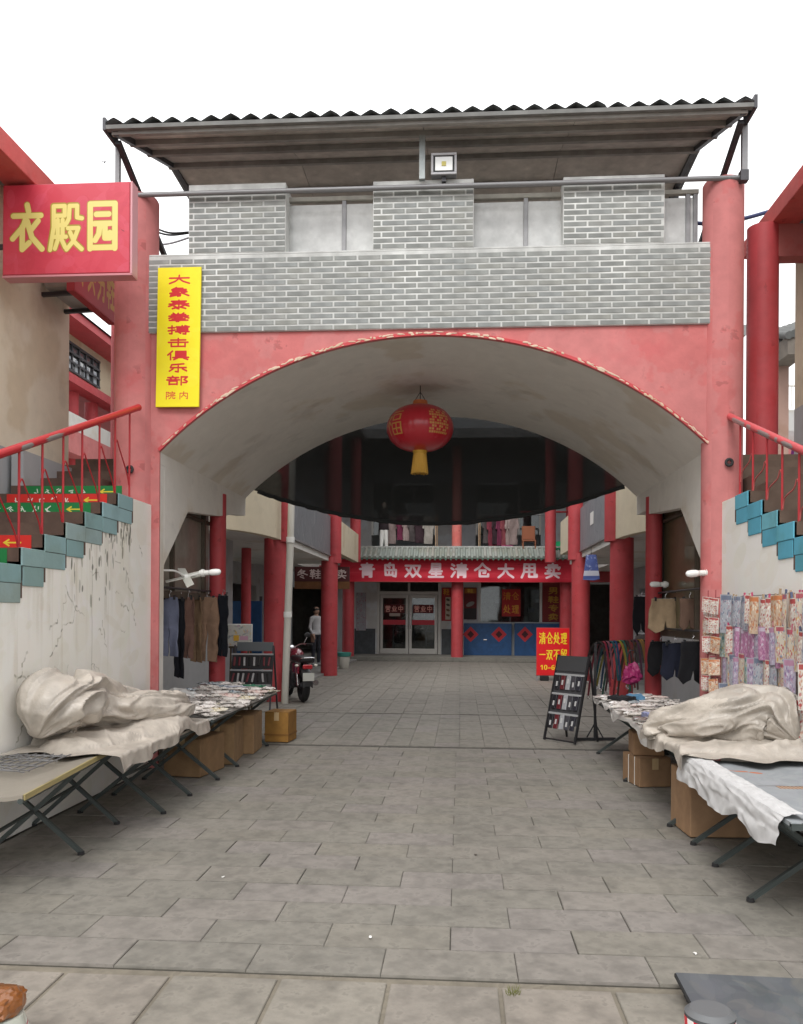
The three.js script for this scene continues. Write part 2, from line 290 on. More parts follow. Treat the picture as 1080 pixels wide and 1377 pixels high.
// ================================================================ THE GATEWAY: barrel vault, red face, pillars, side panels
const halfW = (XR - XL) / 2, rise = hCrown - hSpring, RAD = (halfW * halfW + rise * rise) / (2 * rise), cy = hCrown - RAD;
const arcPts = (n = 48, grow = 0) => { const a = Math.asin(halfW / RAD), out = []; for (let i = 0; i <= n; i++) { const t = -a + 2 * a * i / n; out.push([XC + (RAD + grow) * Math.sin(t), cy + (RAD + grow) * Math.cos(t)]); } return out; };
const xPL = pz(150, 500, D).x, xPR = pz(1002, 420, D).x;            // outer edges of the two pillars
const gate = thing('gateway', 'red arched gateway with a white barrel vault over the passage', 'gateway');
{
  const front = [[xPL + 0.1, 0], [XL, 0], ...arcPts(), [XR, 0], [xPR - 0.1, 0], [xPR - 0.1, hBrick], [xPL + 0.1, hBrick]];
  part(gate, 'front_wall', metric(poly(front, 0.025).translate(0, 0, -D - 0.025)), K.wallRed);
  for (const [a, b] of [[xPL + 0.1, XL - 0.002], [XR + 0.002, xPR - 0.1]]) part(gate, 'pier', mbx(a, b, 0, hSpring - 0.122, -D - 0.0255, -D - 0.145), K.vault);
  const back = [[XL - 0.22, hSpring - 0.12], [XL, hSpring - 0.12], ...arcPts(), [XR, hSpring - 0.12], [XR + 0.22, hSpring - 0.12], [XR + 0.22, hBrick + 0.1], [XL - 0.22, hBrick + 0.1]];
  part(gate, 'vault', metric(poly(back, D2 - D - 0.0255).translate(0, 0, -D2)), K.vault, 'white plastered barrel vault');
  // painted rim of the arch: short lengths, some with the paint chipped off down to plaster
  const rimPts = arcPts(64, 0.006), chip = mat([0.72, 0.55, 0.42], { map: blotch, bump: 0.01 }), rimRed = mat([0.62, 0.09, 0.10], { map: paint, bump: 0.006 });
  const red = [], bare = [];
  for (let i = 0; i < 64; i++) {
    const [x0, y0] = rimPts[i], [x1, y1] = rimPts[i + 1];
    red.push(bar(V(x0, y0 + 0.012, -D + 0.006), V(x1, y1 + 0.012, -D + 0.006), 0.036, 0.03));
    for (let j = 0; j < 5; j++) if (noise3(i * 0.33, j * 0.6, 3) > 0.12) {
      const t = j / 5 + rr(0, 0.08), x = x0 + (x1 - x0) * t, y = y0 + (y1 - y0) * t, w = rr(0.012, 0.045), h = rr(0.005, 0.013);
      bare.push(new THREE.IcosahedronGeometry(1, 1).scale(w, h, 0.004).rotateZ(Math.atan2(y1 - y0, x1 - x0) + rr(-0.25, 0.25)).translate(x, y + rr(0.002, 0.028), -D + 0.0245));
    }
  }
  const rim = part(gate, 'arch_rim', metric(merge(red)), rimRed, 'darker red rim of the arch with chipped paint');
  part(rim, 'chipped_paint', metric(merge(bare)), chip, 'bare plaster where the rim paint has flaked off').userData.kind = 'stuff';
  const pillar = (u0, u1, v, name) => {
    const a = pz(u0, 500, D).x, b = pz(u1, 500, D).x, top = pz((u0 + u1) / 2, v, D).y, r = (b - a) / 2 - 0.004;
    const pts = [[r, 0], [r, top - 0.03], [r - 0.012, top - 0.008], [r - 0.05, top], [0, top]].map(([x, y]) => new THREE.Vector2(x, y));
    const g = new THREE.LatheGeometry(pts, 40), p = g.attributes.position;
    for (let i = 0; i < p.count; i++) { const n = noise3(p.getX(i) * 3, p.getY(i) * 1.2, p.getZ(i) * 3 + u0) * 0.006; p.setX(i, p.getX(i) * (1 + n * 3)); p.setZ(i, p.getZ(i) * (1 + n * 3)); }
    g.computeVertexNormals();
    part(gate, name, metric(g.translate((a + b) / 2, 0, -D - r * 0.45)), K.wallRed);
  };
  pillar(150, 207, 262, 'pillar'); pillar(947, 1003, 240, 'pillar');
  // chipped strip where pillar and face meet
  const ch = [];
  for (let i = 0; i < 60; i++) { const y = hSpring + 0.25 + rnd() * 1.4; if (noise3(y * 2.2, 4, 0) > -0.1) ch.push(new THREE.IcosahedronGeometry(1, 1).scale(rr(0.006, 0.016), rr(0.012, 0.04), 0.005).translate(pz(955, 500, D).x + rr(-0.008, 0.008), y, -D + 0.003)); }
  part(gate, 'chipped_seam', metric(merge(ch)), chip, 'line of bare plaster along the seam beside the pillar').userData.kind = 'stuff';
  // little dark conduit holes
  for (const [u, v] of [[181, 634], [975, 625]]) { const p = pz(u, v, D); part(gate, 'conduit_hole', new THREE.TorusGeometry(0.03, 0.014, 8, 16).translate(p.x, p.y, -D + (u < 500 ? 0.13 : 0.13)), K.dark); }

  // side walls under the vault: plaster haunch with a slanting lower edge, then an opening
  for (const s of [-1, 1]) {
    const X = s < 0 ? XL : XR, pts = s < 0 ? [[205, 757], [253, 688], [296, 694]] : [[948, 770], [915, 683], [868, 692]];
    const [a, b, c] = pts.map(([u, v]) => { const p = px(u, v, X); return [-p.z, p.y]; });
    a[0] = D + 0.145;
    part(gate, 'haunch', metric(sidePoly([[D + 0.145, hSpring - 0.121], a, b, c, [D2 - 0.6, Math.min(c[1] + 0.1, hSpring - 0.26)], [D2 - 0.01, hSpring - 0.25], [D2 - 0.01, hSpring - 0.121]], X, 0.14, s)), K.vault);
    // stall back: brown glazed board in a frame behind the opening, shelf beam under it
    const xb = X + s * 0.22, d0 = D + 0.16, d1 = c[0] + 0.25, y0 = px(250, 795, X).y - 0.02, y1 = c[1] + 0.3;
    const board = part(gate, 'stall_board', mbx(xb, xb + s * 0.02, y0, y1, -d0, -d1), s < 0 ? mat([0.34, 0.31, 0.26], { map: grain, rough: 0.4, coat: 0.3 }) : mat([0.17, 0.15, 0.085], { map: grain, rough: 0.35, coat: 0.3 }), 'brown glossy board set back in the side opening');
    const fm = mat([0.11, 0.085, 0.06], { map: grain, rough: 0.6 });
    for (const d of [b[0] + 0.02, c[0] - 0.08]) part(board, 'post', mbx(xb - s * 0.004, xb - s * 0.05, y0, y1, -d, -d - 0.05), fm);
    part(board, 'shelf_beam', mbx(xb - s * 0.002, xb - s * 0.07, y0 - 0.06, y0 + 0.02, -d0, -d1), fm);
    part(board, 'top_rail', mbx(xb - s * 0.003, xb - s * 0.04, b[1] + 0.0, b[1] + 0.04, -b[0], -d1), fm);
  }
  // red round posts that carry the vault near its inner end
  for (const u of [299, 873]) { const X = u < 500 ? XL - 0.02 : XR + 0.02, d = -px(u, 750, X).z, r = 0.105; part(gate, 'vault_post', metric(new THREE.CylinderGeometry(r, r, hSpring - 0.1, 28).translate(X + (u < 500 ? -0.06 : 0.06), (hSpring - 0.1) / 2, -d)), K.columnRed); }
  part(gate, 'roof_deck', mbx(XL - 0.24, XR + 0.24, hBrick + 0.11, hBrick + 0.2, -D - 0.3, -D2 + 0.02), K.concrete);
}

// ================================================================ grey brick parapet and its piers
const greys = [[0.335, 0.352, 0.337], [0.31, 0.325, 0.312], [0.36, 0.372, 0.355], [0.325, 0.345, 0.338], [0.285, 0.30, 0.288], [0.34, 0.35, 0.325]].map((c) => mat(c, { map: grain, bump: 0.003, rough: 0.75 }));
const bw = 0.2375, bh = (hLow - hBrick) / 13.5;
const brickG = [0, 1, 2].map((i) => metric(new RoundedBoxGeometry(bw - 0.017, bh - 0.0155, 0.016, 1, 0.0025)));
function bricks(parent, x0, x1, y0, y1, zf, most) {
  const extra = []; let n = 0, row = 0;
  for (let y = y0 + 0.006; y + bh - 0.008 < y1 + 0.001; y += bh, row++) {
    const off = (row % 2 ? bw / 2 : 0);
    for (let k = -1; ; k++) {
      const a = Math.max(x0 + 0.006, XC + Math.floor((x0 - XC) / bw) * bw + off + k * bw), b = Math.min(x1 - 0.006, XC + Math.floor((x0 - XC) / bw) * bw + off + (k + 1) * bw - 0.017);
      if (a > x1) break;
      if (b - a < 0.03) continue;
      const full = Math.abs(b - a - (bw - 0.017)) < 0.002, g = full ? pick(brickG) : metric(new RoundedBoxGeometry(b - a, bh - 0.0155, 0.016, 1, 0.0025));
      const pos = [(a + b) / 2 + rr(-1, 1) * 0.001, y + (bh - 0.0125) / 2 + rr(-1, 1) * 0.0012, zf + rr(-0.0058, -0.004)];
      if (n < most) { n++; const m = part(parent, 'brick', g, pick(greys)); m.position.set(...pos); m.rotation.z = rr(-1, 1) * 0.004; } else extra.push(g.clone().translate(...pos));
    }
  }
  if (extra.length) part(parent, 'further_bricks', merge(extra), greys[0]).userData.kind = 'stuff';
}
{
  const x0 = pz(197, 400, D).x, x1 = pz(957, 400, D).x, zf = -D + 0.028;
  const par = thing('brick_parapet', 'long low wall of grey brick tiles above the arch', 'wall');
  part(par, 'wall_body', rbx(x0, x1, hBrick + 0.002, hLow - 0.001, zf, -D - 0.28, 0.006), K.mortar);
  bricks(par, x0, x1, hBrick, hLow, zf, 298);
  part(par, 'coping', rbx(x0 + 0.001, x1 - 0.001, hLow, hLow + 0.018, zf - 0.001, -D - 0.28, 0.004), K.mortar);
  const lab = ['grey brick pier beside the wire cables and open sky', 'grey brick pier below the floodlight and canopy middle post', 'grey brick pier between a wide pane and the narrow end pane'];
  [[255, 385], [502, 637], [757, 893]].forEach(([a, b], i) => {
    const p = thing('brick_pier', lab[i], 'pier', 'brick piers on the parapet'), xa = pz(a, 290, D).x, xb = pz(b, 290, D).x, yt = pz((a + b) / 2, [249, 244, 238][i], D).y;
    part(p, 'pier_body', rbx(xa, xb, hLow + 0.0185, yt, zf, -D - 0.28, 0.006), K.mortar);
    bricks(p, xa, xb, hLow + 0.02, yt - 0.01, zf, 298);
  });
  // pale panes between the piers
  const paneM = mat([0.70, 0.71, 0.70], { rough: 0.3, coat: 0.4, map: grain });
  [[378, 510, 271, [463], 'wide white pane between the two outer brick piers on the sign side'], [630, 768, 267, [707], 'wide white pane behind the piers beside the floodlight'], [886, 935, 262, [925], 'narrow white pane at the end by the red pillar']].forEach(([a, b, v, splits, label], i) => {
    const d = D + 0.16, w = thing('frosted_window', label, 'window', 'white panes between the piers'), xa = pz(a, 300, d).x, xb = pz(b, 300, d).x, yt = pz((a + b) / 2, v, d).y, yb = hLow + 0.019;
    const cuts = [xa, ...splits.map((u) => pz(u, 300, d).x), xb];
    for (let k = 0; k + 1 < cuts.length; k++) part(w, 'pane', rbx(cuts[k] + 0.02, cuts[k + 1] - 0.02, yb, yt - 0.03, -d, -d - 0.02, 0.004), paneM);
    for (const x of cuts) part(w, 'mullion', rbx(x - 0.022, x + 0.022, yb, yt, -d + 0.016, -d - 0.03, 0.005), K.steel);
    part(w, 'top_rail', rbx(xa - 0.03, xb + 0.03, yt, yt + 0.045, -d + 0.02, -d - 0.035, 0.005), mat([0.45, 0.43, 0.38], { map: grain }));
  });
}

// ================================================================ corrugated canopy over the gateway
{
  const can = thing('roof_canopy', 'corrugated sheet canopy on steel posts above the gateway', 'canopy');
  const dF = D - 0.42, xa = pz(140, 160, dF).x, xb = pz(1017, 132, dF).x, hF = pz(577, 152, dF).y, dR = 9.75, hR = (pz(232, 212, dR).y + pz(940, 203, dR).y) / 2, dB = 12.1, hB = hR - 0.12;
  const prof = (d) => d < dR ? hF + (hR - hF) * (d - dF) / (dR - dF) : hR + (hB - hR) * (d - dR) / (dB - dR);
  const nx = 32 * 8, dz = [dF, dF + 0.5, dR, dB], pos = [], idx = [];
  for (let j = 0; j < dz.length; j++) for (let i = 0; i <= nx; i++) {
    const x = xa + (xb - xa) * i / nx, ph = (i / 8) % 1, wv = (1 - Math.pow(Math.abs(2 * ph - 1), 1.15)) * 0.055, jog = 0.006 * noise3(Math.floor(i / 8) * 0.7, 1, j);
    pos.push(x, prof(dz[j]) + wv + jog, -dz[j] + (j ? 0 : jog * 2));
  }
  const row = nx + 1;
  for (let j = 0; j < dz.length - 1; j++) for (let i = 0; i < nx; i++) { const a = j * row + i; idx.push(a, a + 1, a + row, a + 1, a + row + 1, a + row); }
  const g = new THREE.BufferGeometry(); g.setAttribute('position', new THREE.Float32BufferAttribute(pos, 3)); g.setIndex(idx); g.computeVertexNormals();
  const g2 = g.clone().translate(0, -0.012, 0.001);
  const sheetM = mat([0.42, 0.45, 0.46], { map: grain, rough: 0.5 });
  part(can, 'corrugated_sheet', metric(merge([metric(g), metric(g2)])), sheetM);
  // ceiling boards between the purlins
  const purl = [dF + 0.06, dF + 0.5, dF + 0.98, dR - 0.12, dR + 0.55, dR + 1.25, dB - 0.06], ceilM = [[0.68, 0.63, 0.56], [0.64, 0.59, 0.53], [0.70, 0.65, 0.58]].map((c) => mat(c, { map: grain, rough: 0.8 }));
  for (let k = 0; k + 1 < purl.length; k++) {
    const n = 4;
    for (let i = 0; i < n; i++) {
      const x0 = xa + 0.12 + (xb - xa - 0.24) * i / n + 0.003, x1 = xa + 0.12 + (xb - xa - 0.24) * (i + 1) / n - 0.003, dd = [purl[k] + 0.025, purl[k + 1] - 0.025];
      const q = new THREE.BoxGeometry(x1 - x0, 0.012, 1), p = q.attributes.position;
      for (let t = 0; t < p.count; t++) { const d = p.getZ(t) > 0 ? dd[0] : dd[1]; p.setXYZ(t, p.getX(t) + (x0 + x1) / 2, p.getY(t) + prof(d) - 0.035, -d); }
      q.computeVertexNormals(); part(can, 'ceiling_board', metric(q), pick(ceilM));
    }
    part(can, 'purlin', mbx(xa + 0.06, xb - 0.06, prof(purl[k]) - 0.1, prof(purl[k]) - 0.028, -purl[k] + 0.022, -purl[k] - 0.022), mat([0.42, 0.405, 0.38], { map: grain }));
  }
  part(can, 'purlin', mbx(xa + 0.06, xb - 0.06, prof(dB - 0.06) - 0.1, prof(dB - 0.06) - 0.028, -dB + 0.04, -dB + 0.09), mat([0.42, 0.405, 0.38], { map: grain }));
  part(can, 'gutter', mbx(xa, xb, hF - 0.05, hF - 0.012, -dF + 0.012, -dF - 0.05), mat([0.26, 0.26, 0.25], { map: grain }));
  const dP = D - 0.12, railY = pz(577, 249, dP).y;
  for (const [u, w] of [[159, 0.022], [568, 0.028], [1001, 0.026]]) { const x = pz(u, 200, dP).x; part(can, 'post', mbx(x - w, x + w, u === 568 ? hTop - 0.03 : railY, hF - 0.05, -dP + w, -dP - w), u === 568 ? mat([0.42, 0.46, 0.46], { rough: 0.4, metal: 0.3, map: grain }) : K.steel); }
  part(can, 'front_rail', rod(V(pz(180, 250, dP).x, railY, -dP - 0.03), V(pz(1003, 237, dP).x, railY, -dP - 0.03), 0.024, 0.024, 12), K.steel);
  part(can, 'front_rail', mbx(pz(995, 237, dP).x, pz(1006, 237, dP).x, railY - 0.05, railY + 0.05, -dP + 0.03, -dP - 0.05), K.darkSteel);
  for (const s of [0, 1]) {
    const x = s ? xb - 0.1 : xa + 0.1, m = K.darkSteel;
    part(can, 'end_rafter', bar(V(x, prof(dF) - 0.06, -dF - 0.04), V(x, prof(dR) - 0.06, -dR), 0.05, 0.06), m);
    part(can, 'end_rafter', bar(V(x, prof(dR) - 0.06, -dR), V(x, prof(dB) - 0.06, -dB), 0.05, 0.06), m);
    part(can, 'brace', bar(V(x, prof(dF) - 0.12, -dF - 0.1), V(x, hBrick + 0.75, -dR - 0.75), 0.05, 0.05), m);
    part(can, 'rear_post', bar(V(x, prof(dR) - 0.08, -dR - 0.72), V(x, hBrick + 0.16, -dR - 0.8), 0.05, 0.05), m);
    part(can, 'end_plate', mbx(s ? xb - 0.02 : xa - 0.01, s ? xb + 0.01 : xa + 0.02, hF - 0.06, hF + 0.06, -dF + 0.015, -dF - 0.3), m);
  }
}
// floodlight on the canopy front
{
  const d = D - 0.1, c = pz(597, 221, d), w = 0.125, h = 0.105, fl = thing('floodlight', 'square grey floodlight on the parapet below the canopy', 'floodlight');
  part(fl, 'housing', rbx(c.x - w, c.x + w, c.y - h, c.y + h, c.z - 0.09, c.z, 0.012), K.steel);
  for (const [a, b, e, f] of [[-w, w, h - 0.022, h], [-w, w, -h, -h + 0.022], [-w, -w + 0.022, -h + 0.022, h - 0.022], [w - 0.022, w, -h + 0.022, h - 0.022]]) part(fl, 'bezel', rbx(c.x + a, c.x + b, c.y + e, c.y + f, c.z + 0.0005, c.z + 0.02, 0.004), mat([0.5, 0.5, 0.52], { rough: 0.4 }));
  part(fl, 'inner_frame', rbx(c.x - w + 0.023, c.x + w - 0.023, c.y - h + 0.023, c.y + h - 0.023, c.z + 0.0005, c.z + 0.006, 0.002), K.black);
  part(fl, 'reflector', rbx(c.x - w + 0.04, c.x + w - 0.04, c.y - h + 0.04, c.y + h - 0.035, c.z + 0.007, c.z + 0.012, 0.002), mat([0.7, 0.7, 0.68], { rough: 0.35, metal: 0.5 }));
  part(fl, 'emitter', rbx(c.x - 0.022, c.x + 0.022, c.y - 0.022, c.y + 0.022, c.z + 0.0125, c.z + 0.018, 0.002), mat([0.7, 0.62, 0.18], { rough: 0.5 }));
  part(fl, 'bracket', mbx(c.x - 0.02, c.x + 0.02, c.y - h - 0.05, c.y - h - 0.001, c.z - 0.06, c.z - 0.02), K.darkSteel);
}
// shade net hung across the inner end of the vault
{
  const net = thing('shade_net', 'dark sagging shade net hung across the inner end of the vault', 'net');
  const zN = -D2 - 0.05, n = 60, m = 16, pos = [], idx = [], top = arcPts(n), lo = [];
  const A = pz(340, 658, -zN), B = pz(845, 651, -zN), Cc = pz(585, 701, -zN);
  const k = (() => { const t = (Cc.x - A.x) / (B.x - A.x), lin = A.y + (B.y - A.y) * t; return (lin - Cc.y) / (4 * t * (1 - t)); })();
  for (let i = 0; i <= n; i++) {
    const x = top[i][0], t = Math.max(0, Math.min(1, (x - A.x) / (B.x - A.x))), yb = A.y + (B.y - A.y) * t - 4 * k * t * (1 - t), yt = Math.max(top[i][1] + 0.03, yb);
    lo.push(V(x, yb, zN - 0.05 - 0.25 * Math.sin(Math.PI * t)));
    for (let j = 0; j <= m; j++) { const s = j / m; pos.push(x, yt + (yb - yt) * s, zN - (0.05 + 0.25 * Math.sin(Math.PI * t)) * s + 0.02 * noise3(x * 1.5, s * 2, 5)); }
  }
  for (let i = 0; i < n; i++) for (let j = 0; j < m; j++) { const a = i * (m + 1) + j; idx.push(a, a + 1, a + m + 1, a + 1, a + m + 2, a + m + 1); }
  const g = new THREE.BufferGeometry(); g.setAttribute('position', new THREE.Float32BufferAttribute(pos, 3)); g.setIndex(idx); g.computeVertexNormals();
  const nm = mat([0.012, 0.014, 0.014], { rough: 0.9 }).clone(); nm.transparent = true; nm.opacity = 0.95;
  part(net, 'net_sheet', g, nm);
  part(net, 'hem', tube(lo.slice(2, n - 1).map((p, i) => p.clone().add(V(0, 0.012 * noise3(i * 0.5, 3, 3), 0))), 0.03, 90, 8), mat([0.02, 0.022, 0.022], { rough: 0.9 }));
}

// ================================================================ staircases on both sides, with railings
const s0 = px(178, 670, WL), s6 = px(28, 760, WL), TREAD = (-s0.z + s6.z) / 6, RISE = (s0.y - s6.y) / 6, D0 = -s0.z, H0 = s0.y;
console.log('stairs', TREAD, RISE, D0, H0);
const stepTop = (k) => H0 - k * RISE;
const nUp = Math.round((LAND - H0) / RISE), LANDY = H0 + nUp * RISE, kLow = Math.floor(H0 / RISE) - 1;
function crackedWall(w, h, side) {                                  // whitewash with cracks and dark run marks under the steps
  return canvasTex(w, h, (c) => {
    c.fillStyle = side < 0 ? '#f1efe8' : '#efeee9'; c.fillRect(0, 0, w, h);
    speckle(c, w, h, 500, ['#ebe8dc', '#f4f3f0', '#e6e2d6', '#f0ede5'], 8, 60);
    const X = (d) => (d - 3.9) / 4.6 * w, Y = (y) => (1 - y / 2.75) * h;
    if (side < 0) {
      for (let k = 0; k < 8; k++) for (let q = 0; q < 8; q++) {        // rain streaks, broken and uneven
        const d = D0 - TREAD * k - rnd() * 0.3, y0 = stepTop(k) - 0.22, L = rr(0.2, q < 3 ? 1.7 : 0.7);
        let x = X(d); c.strokeStyle = pick(['#b3a78c', '#a59a82', '#c0b79f', '#8f8974']);
        const wd = rr(2, 15), al = rr(0.06, 0.2); c.lineCap = 'butt'; for (let t = 0; t < L; t += 0.012) { c.globalAlpha = al * Math.max(0, 0.55 + 0.6 * noise3(d * 9, (y0 - t) * 1.6, 2)) * Math.min(1, (L - t) * 4); c.lineWidth = wd * (1 + 0.35 * noise3(d * 20, (y0 - t) * 5, 4)); c.beginPath(); c.moveTo(x, Y(y0 - t)); x += rr(-0.25, 0.25); c.lineTo(x, Y(y0 - t - 0.0115)); c.stroke(); }
      }
      c.globalAlpha = 0.75;
      for (let q = 0; q < 70; q++) { const k = pick([0, 0, 0, 1, 1, 2, 3]), d = D0 - TREAD * k - rr(0.0, 0.26), y = stepTop(k) - 0.23 - Math.abs(rr(0, 1) * rr(0, 1)) * 0.75; c.fillStyle = pick(['#4b4a3c', '#6a6552', '#3c3c33']); c.globalAlpha = rr(0.2, 0.7); c.beginPath(); c.ellipse(X(d), Y(y), rr(1, 4), rr(3, 16), rr(-0.2, 0.2), 0, 7); c.fill(); }
    }
    const crack = (d, y, ang, len, wd) => { let x = X(d), Yy = Y(y); for (let t = 0; t < len; t += 8) { c.globalAlpha = rr(0.12, 0.6); c.strokeStyle = pick(['#77725f', '#8a8470', '#5c584c']); c.lineWidth = wd * rr(0.4, 1.7); c.beginPath(); c.moveTo(x, Yy); const g = ang + rr(-1.0, 1.0); x += Math.cos(g) * 7; Yy += Math.sin(g) * 7; c.lineTo(x, Yy); c.stroke(); } };
    const n = side < 0 ? 26 : 8;
    for (let i = 0; i < n; i++) { const d = rr(5.6, 8.1), top = H0 - (D0 - d) / TREAD * RISE - 0.35; crack(d, top - Math.pow(rnd(), 1.4) * 1.0, pick([0, 3.14, 1.2, 2.2, 0.4]), rr(25, 80), rr(1, 3.2)); }
    if (side < 0) { const vx = 7.02; for (let t = 0; t < 1.75; t += 0.012) { c.globalAlpha = t > 1.05 ? 0.55 : 0.24; c.fillStyle = '#6d6757'; const q = 1 + 0.3 * noise3(t * 5, 1, 1); c.fillRect(X(vx) + 1.5 * noise3(t * 4, 2, 2), Y(2.05 - t), (t > 1.05 ? 7 : 3) * q, 2.8); } crack(6.75, 1.62, 2.5, 190, 2.2); crack(7.75, 2.0, 1.0, 120, 3.4); }
    c.globalAlpha = 1;
  });
}
const wallMats = {};
for (const s of [-1, 1]) {
  const X = s < 0 ? WL : WR, out = X + s * 1.2;
  const st = thing('staircase', s < 0 ? 'staircase with pale blue step ends and arrow stickers beside the cracked white wall' : 'staircase with bright blue step ends above the hanging packets', 'staircase');
  const tread = mat(s < 0 ? [0.16, 0.10, 0.075] : [0.17, 0.115, 0.085], { map: grain, bump: 0.004 });
  const ends = (s < 0 ? [[0.29, 0.46, 0.48], [0.32, 0.50, 0.53], [0.26, 0.42, 0.43], [0.34, 0.46, 0.46]] : [[0.13, 0.46, 0.60], [0.11, 0.42, 0.57], [0.17, 0.48, 0.58]]).map((c) => mat(c, { map: blotch, bump: 0.004 }));
  const prof = [];
  for (let k = -nUp; k <= kLow; k++) {
    const y = stepTop(k), dBk = D0 - TREAD * k, dFr = dBk - TREAD;
    const step = part(st, 'step', mbx(k < 0 ? (s < 0 ? xPL - 0.03 : xPR + 0.03) : X, out, Math.max(0.0, y - 0.235), y, -dFr, -dBk - 0.02), tread);
    if (k >= 0 && k < 12) {
      part(step, 'painted_end', rbx(X + s * 0.02, X - s * (0.007 + 0.004 * (k % 2)), y - 1.02 * RISE, y + 0.002, -dFr, -dBk + 0.002, 0.005), ends[k % ends.length]);
      part(step, 'painted_end', rbx(X + s * 0.02, X - s * (0.004 + 0.003 * (k % 2)), y - 2.0 * RISE - rr(0, 0.02), y - 1.04 * RISE, -dFr - rr(0, 0.03), -dBk + rr(0.004, 0.03), 0.005), ends[(k * 3 + 1) % ends.length]);
    }
    if (s < 0 && [-1, 0, 1, 4, 5].includes(k)) {
      const green = k !== 0 && k !== 4;
      const t = canvasTex(512, 64, (c) => {
        c.fillStyle = green ? '#117a3c' : '#d5281f'; c.fillRect(0, 0, 512, 64);
        c.strokeStyle = '#e8cf3a'; c.lineWidth = 7; c.beginPath(); c.moveTo(470, 32); c.lineTo(400, 32); c.moveTo(420, 18); c.lineTo(398, 32); c.lineTo(420, 46); c.stroke();
        for (let i = 0; i < 5; i++) { c.strokeStyle = '#dfe6d8'; c.lineWidth = 5; for (let q = 0; q < 4; q++) { c.beginPath(); const x = 40 + i * 62; c.moveTo(x + rr(0, 32), rr(14, 50)); c.lineTo(x + rr(0, 32), rr(14, 50)); c.stroke(); } }
      });
      const w = 0.95, f = part(step, 'sticker', face(w, RISE * 0.9).translate(X - 0.1 - w / 2, y - RISE / 2, -dFr + 0.004), printed(t, 0.5));
      f.userData.label = green ? 'green arrow sticker on the riser' : 'red arrow sticker on the riser';
    }
    if (k >= 0) { prof.push([dBk, y - 0.1], [dFr, y - 0.1]); }
  }
  const wp = [[D - 0.001, H0], [D0 + 0.002, H0], ...prof.filter(([d]) => d > 0.9), [0.9, 0], [D - 0.001, 0]];
  const wt = crackedWall(1024, 640, s); wt.wrapS = wt.wrapT = THREE.RepeatWrapping;
  // extruded caps carry uv = (-d, h): stretch the picture over d 3.9..8.5, h 0..2.75
  const wg = sidePoly(wp, s < 0 ? X - 0.003 : X + 0.003, 0.2, s), uv = wg.attributes.uv;
  for (let i = 0; i < uv.count; i++) uv.setXY(i, (-uv.getX(i) - 3.9) / 4.6, uv.getY(i) / 2.75);
  const wm = new THREE.MeshPhysicalMaterial({ map: wt, roughness: 0.9, bumpMap: relief, bumpScale: 0.004, side: THREE.DoubleSide });
  part(st, 'stair_wall', wg, wm, s < 0 ? 'white stair wall with cracks and dark rain streaks' : 'white stair wall hung with packets');
  part(st, 'landing', mbx(X + s * 0.45, out, LANDY - 0.16, LANDY, -(D0 + TREAD * nUp), -(D2 - 0.02)), K.concrete); part(st, 'landing', mbx(X + s * 0.95, out, LANDY - 0.16, LANDY, -(D2 - 0.019), -(D2 + 1.6)), K.concrete);
  part(st, 'retaining_wall', mbx(out - s * 0.12, out, 0, LANDY - 0.161, -(D - 0.5), -(D2 + 3.6)), K.greyWall);
  // railing
  const rail = new THREE.Group(); rail.name = 'railing'; st.add(rail);
  const rx = X + s * 0.07, A = s < 0 ? px(186, 548, rx) : px(966, 553, rx), B = s < 0 ? px(2, 610, rx) : px(1078, 605, rx), dir = B.clone().sub(A).normalize(), far = A.clone().addScaledVector(dir, 6.2);
  part(rail, 'handrail', rod(A, far, 0.031, 0.031, 16), s < 0 ? K.railRed : mat([0.62, 0.10, 0.11], { map: paint, rough: 0.5 }));
  part(rail, 'end_cap', new THREE.SphereGeometry(0.034, 14, 10).translate(A.x, A.y, A.z), K.railRed);
  const worn = [];
  const spots = s < 0 ? [[1.9, 0.35], [2.35, 0.2]] : [[0.75, 0.4], [1.05, 0.12], [1.45, 0.45], [1.75, 0.1], [2.0, 0.3]];
  for (const [t, l] of spots) { const g = new THREE.CylinderGeometry(0.0318, 0.0318, l, 12, 6, true, s < 0 ? 0.2 : -2.2, 1.9); const p = g.attributes.position; for (let i = 0; i < p.count; i++) p.setY(i, p.getY(i) * (0.75 + 0.35 * noise3(p.getX(i) * 60, p.getZ(i) * 60, t))); g.applyQuaternion(new THREE.Quaternion().setFromUnitVectors(V(0, 1, 0), dir)); const c = A.clone().addScaledVector(dir, t); worn.push(g.translate(c.x, c.y, c.z)); }
  part(rail, 'worn_patch', merge(worn), mat([0.33, 0.30, 0.29], { rough: 0.4, metal: 0.4 }), 'bare grey metal where the paint has worn').userData.kind = 'stuff';
  const nb = 16;
  for (let k = 0; k < nb; k++) {
    const d = D0 + 0.1 - k * TREAD, t = (d - (-A.z)) / -1 / -dir.z * -1, tt = (-A.z - d) / dir.z, y1 = A.y + dir.y * tt, y0 = stepTop(Math.max(0, k - 1)) - 0.06;
    if (tt < 0 || y0 < 0.1) continue;
    part(rail, 'baluster', rod(V(rx, y0, -d), V(rx, y1, -d), 0.0095, 0.0095, 8), K.railRed);
    if (k > 0) { const e = d + TREAD * 0.12, b = d + TREAD * 0.95, yT = y1 - 0.22 + 0.0; part(rail, 'bent_bar', tube([V(rx, yT - 0.04, -d - 0.005), V(rx, yT, -e), V(rx, yT - 0.06, -e - 0.05), V(rx, y0 + 0.28, -b + 0.03), V(rx, y0 + 0.2, -b)], 0.0065, 20, 6), s < 0 ? K.railRed : mat([0.6, 0.14, 0.13], { map: paint })); }
  }
}

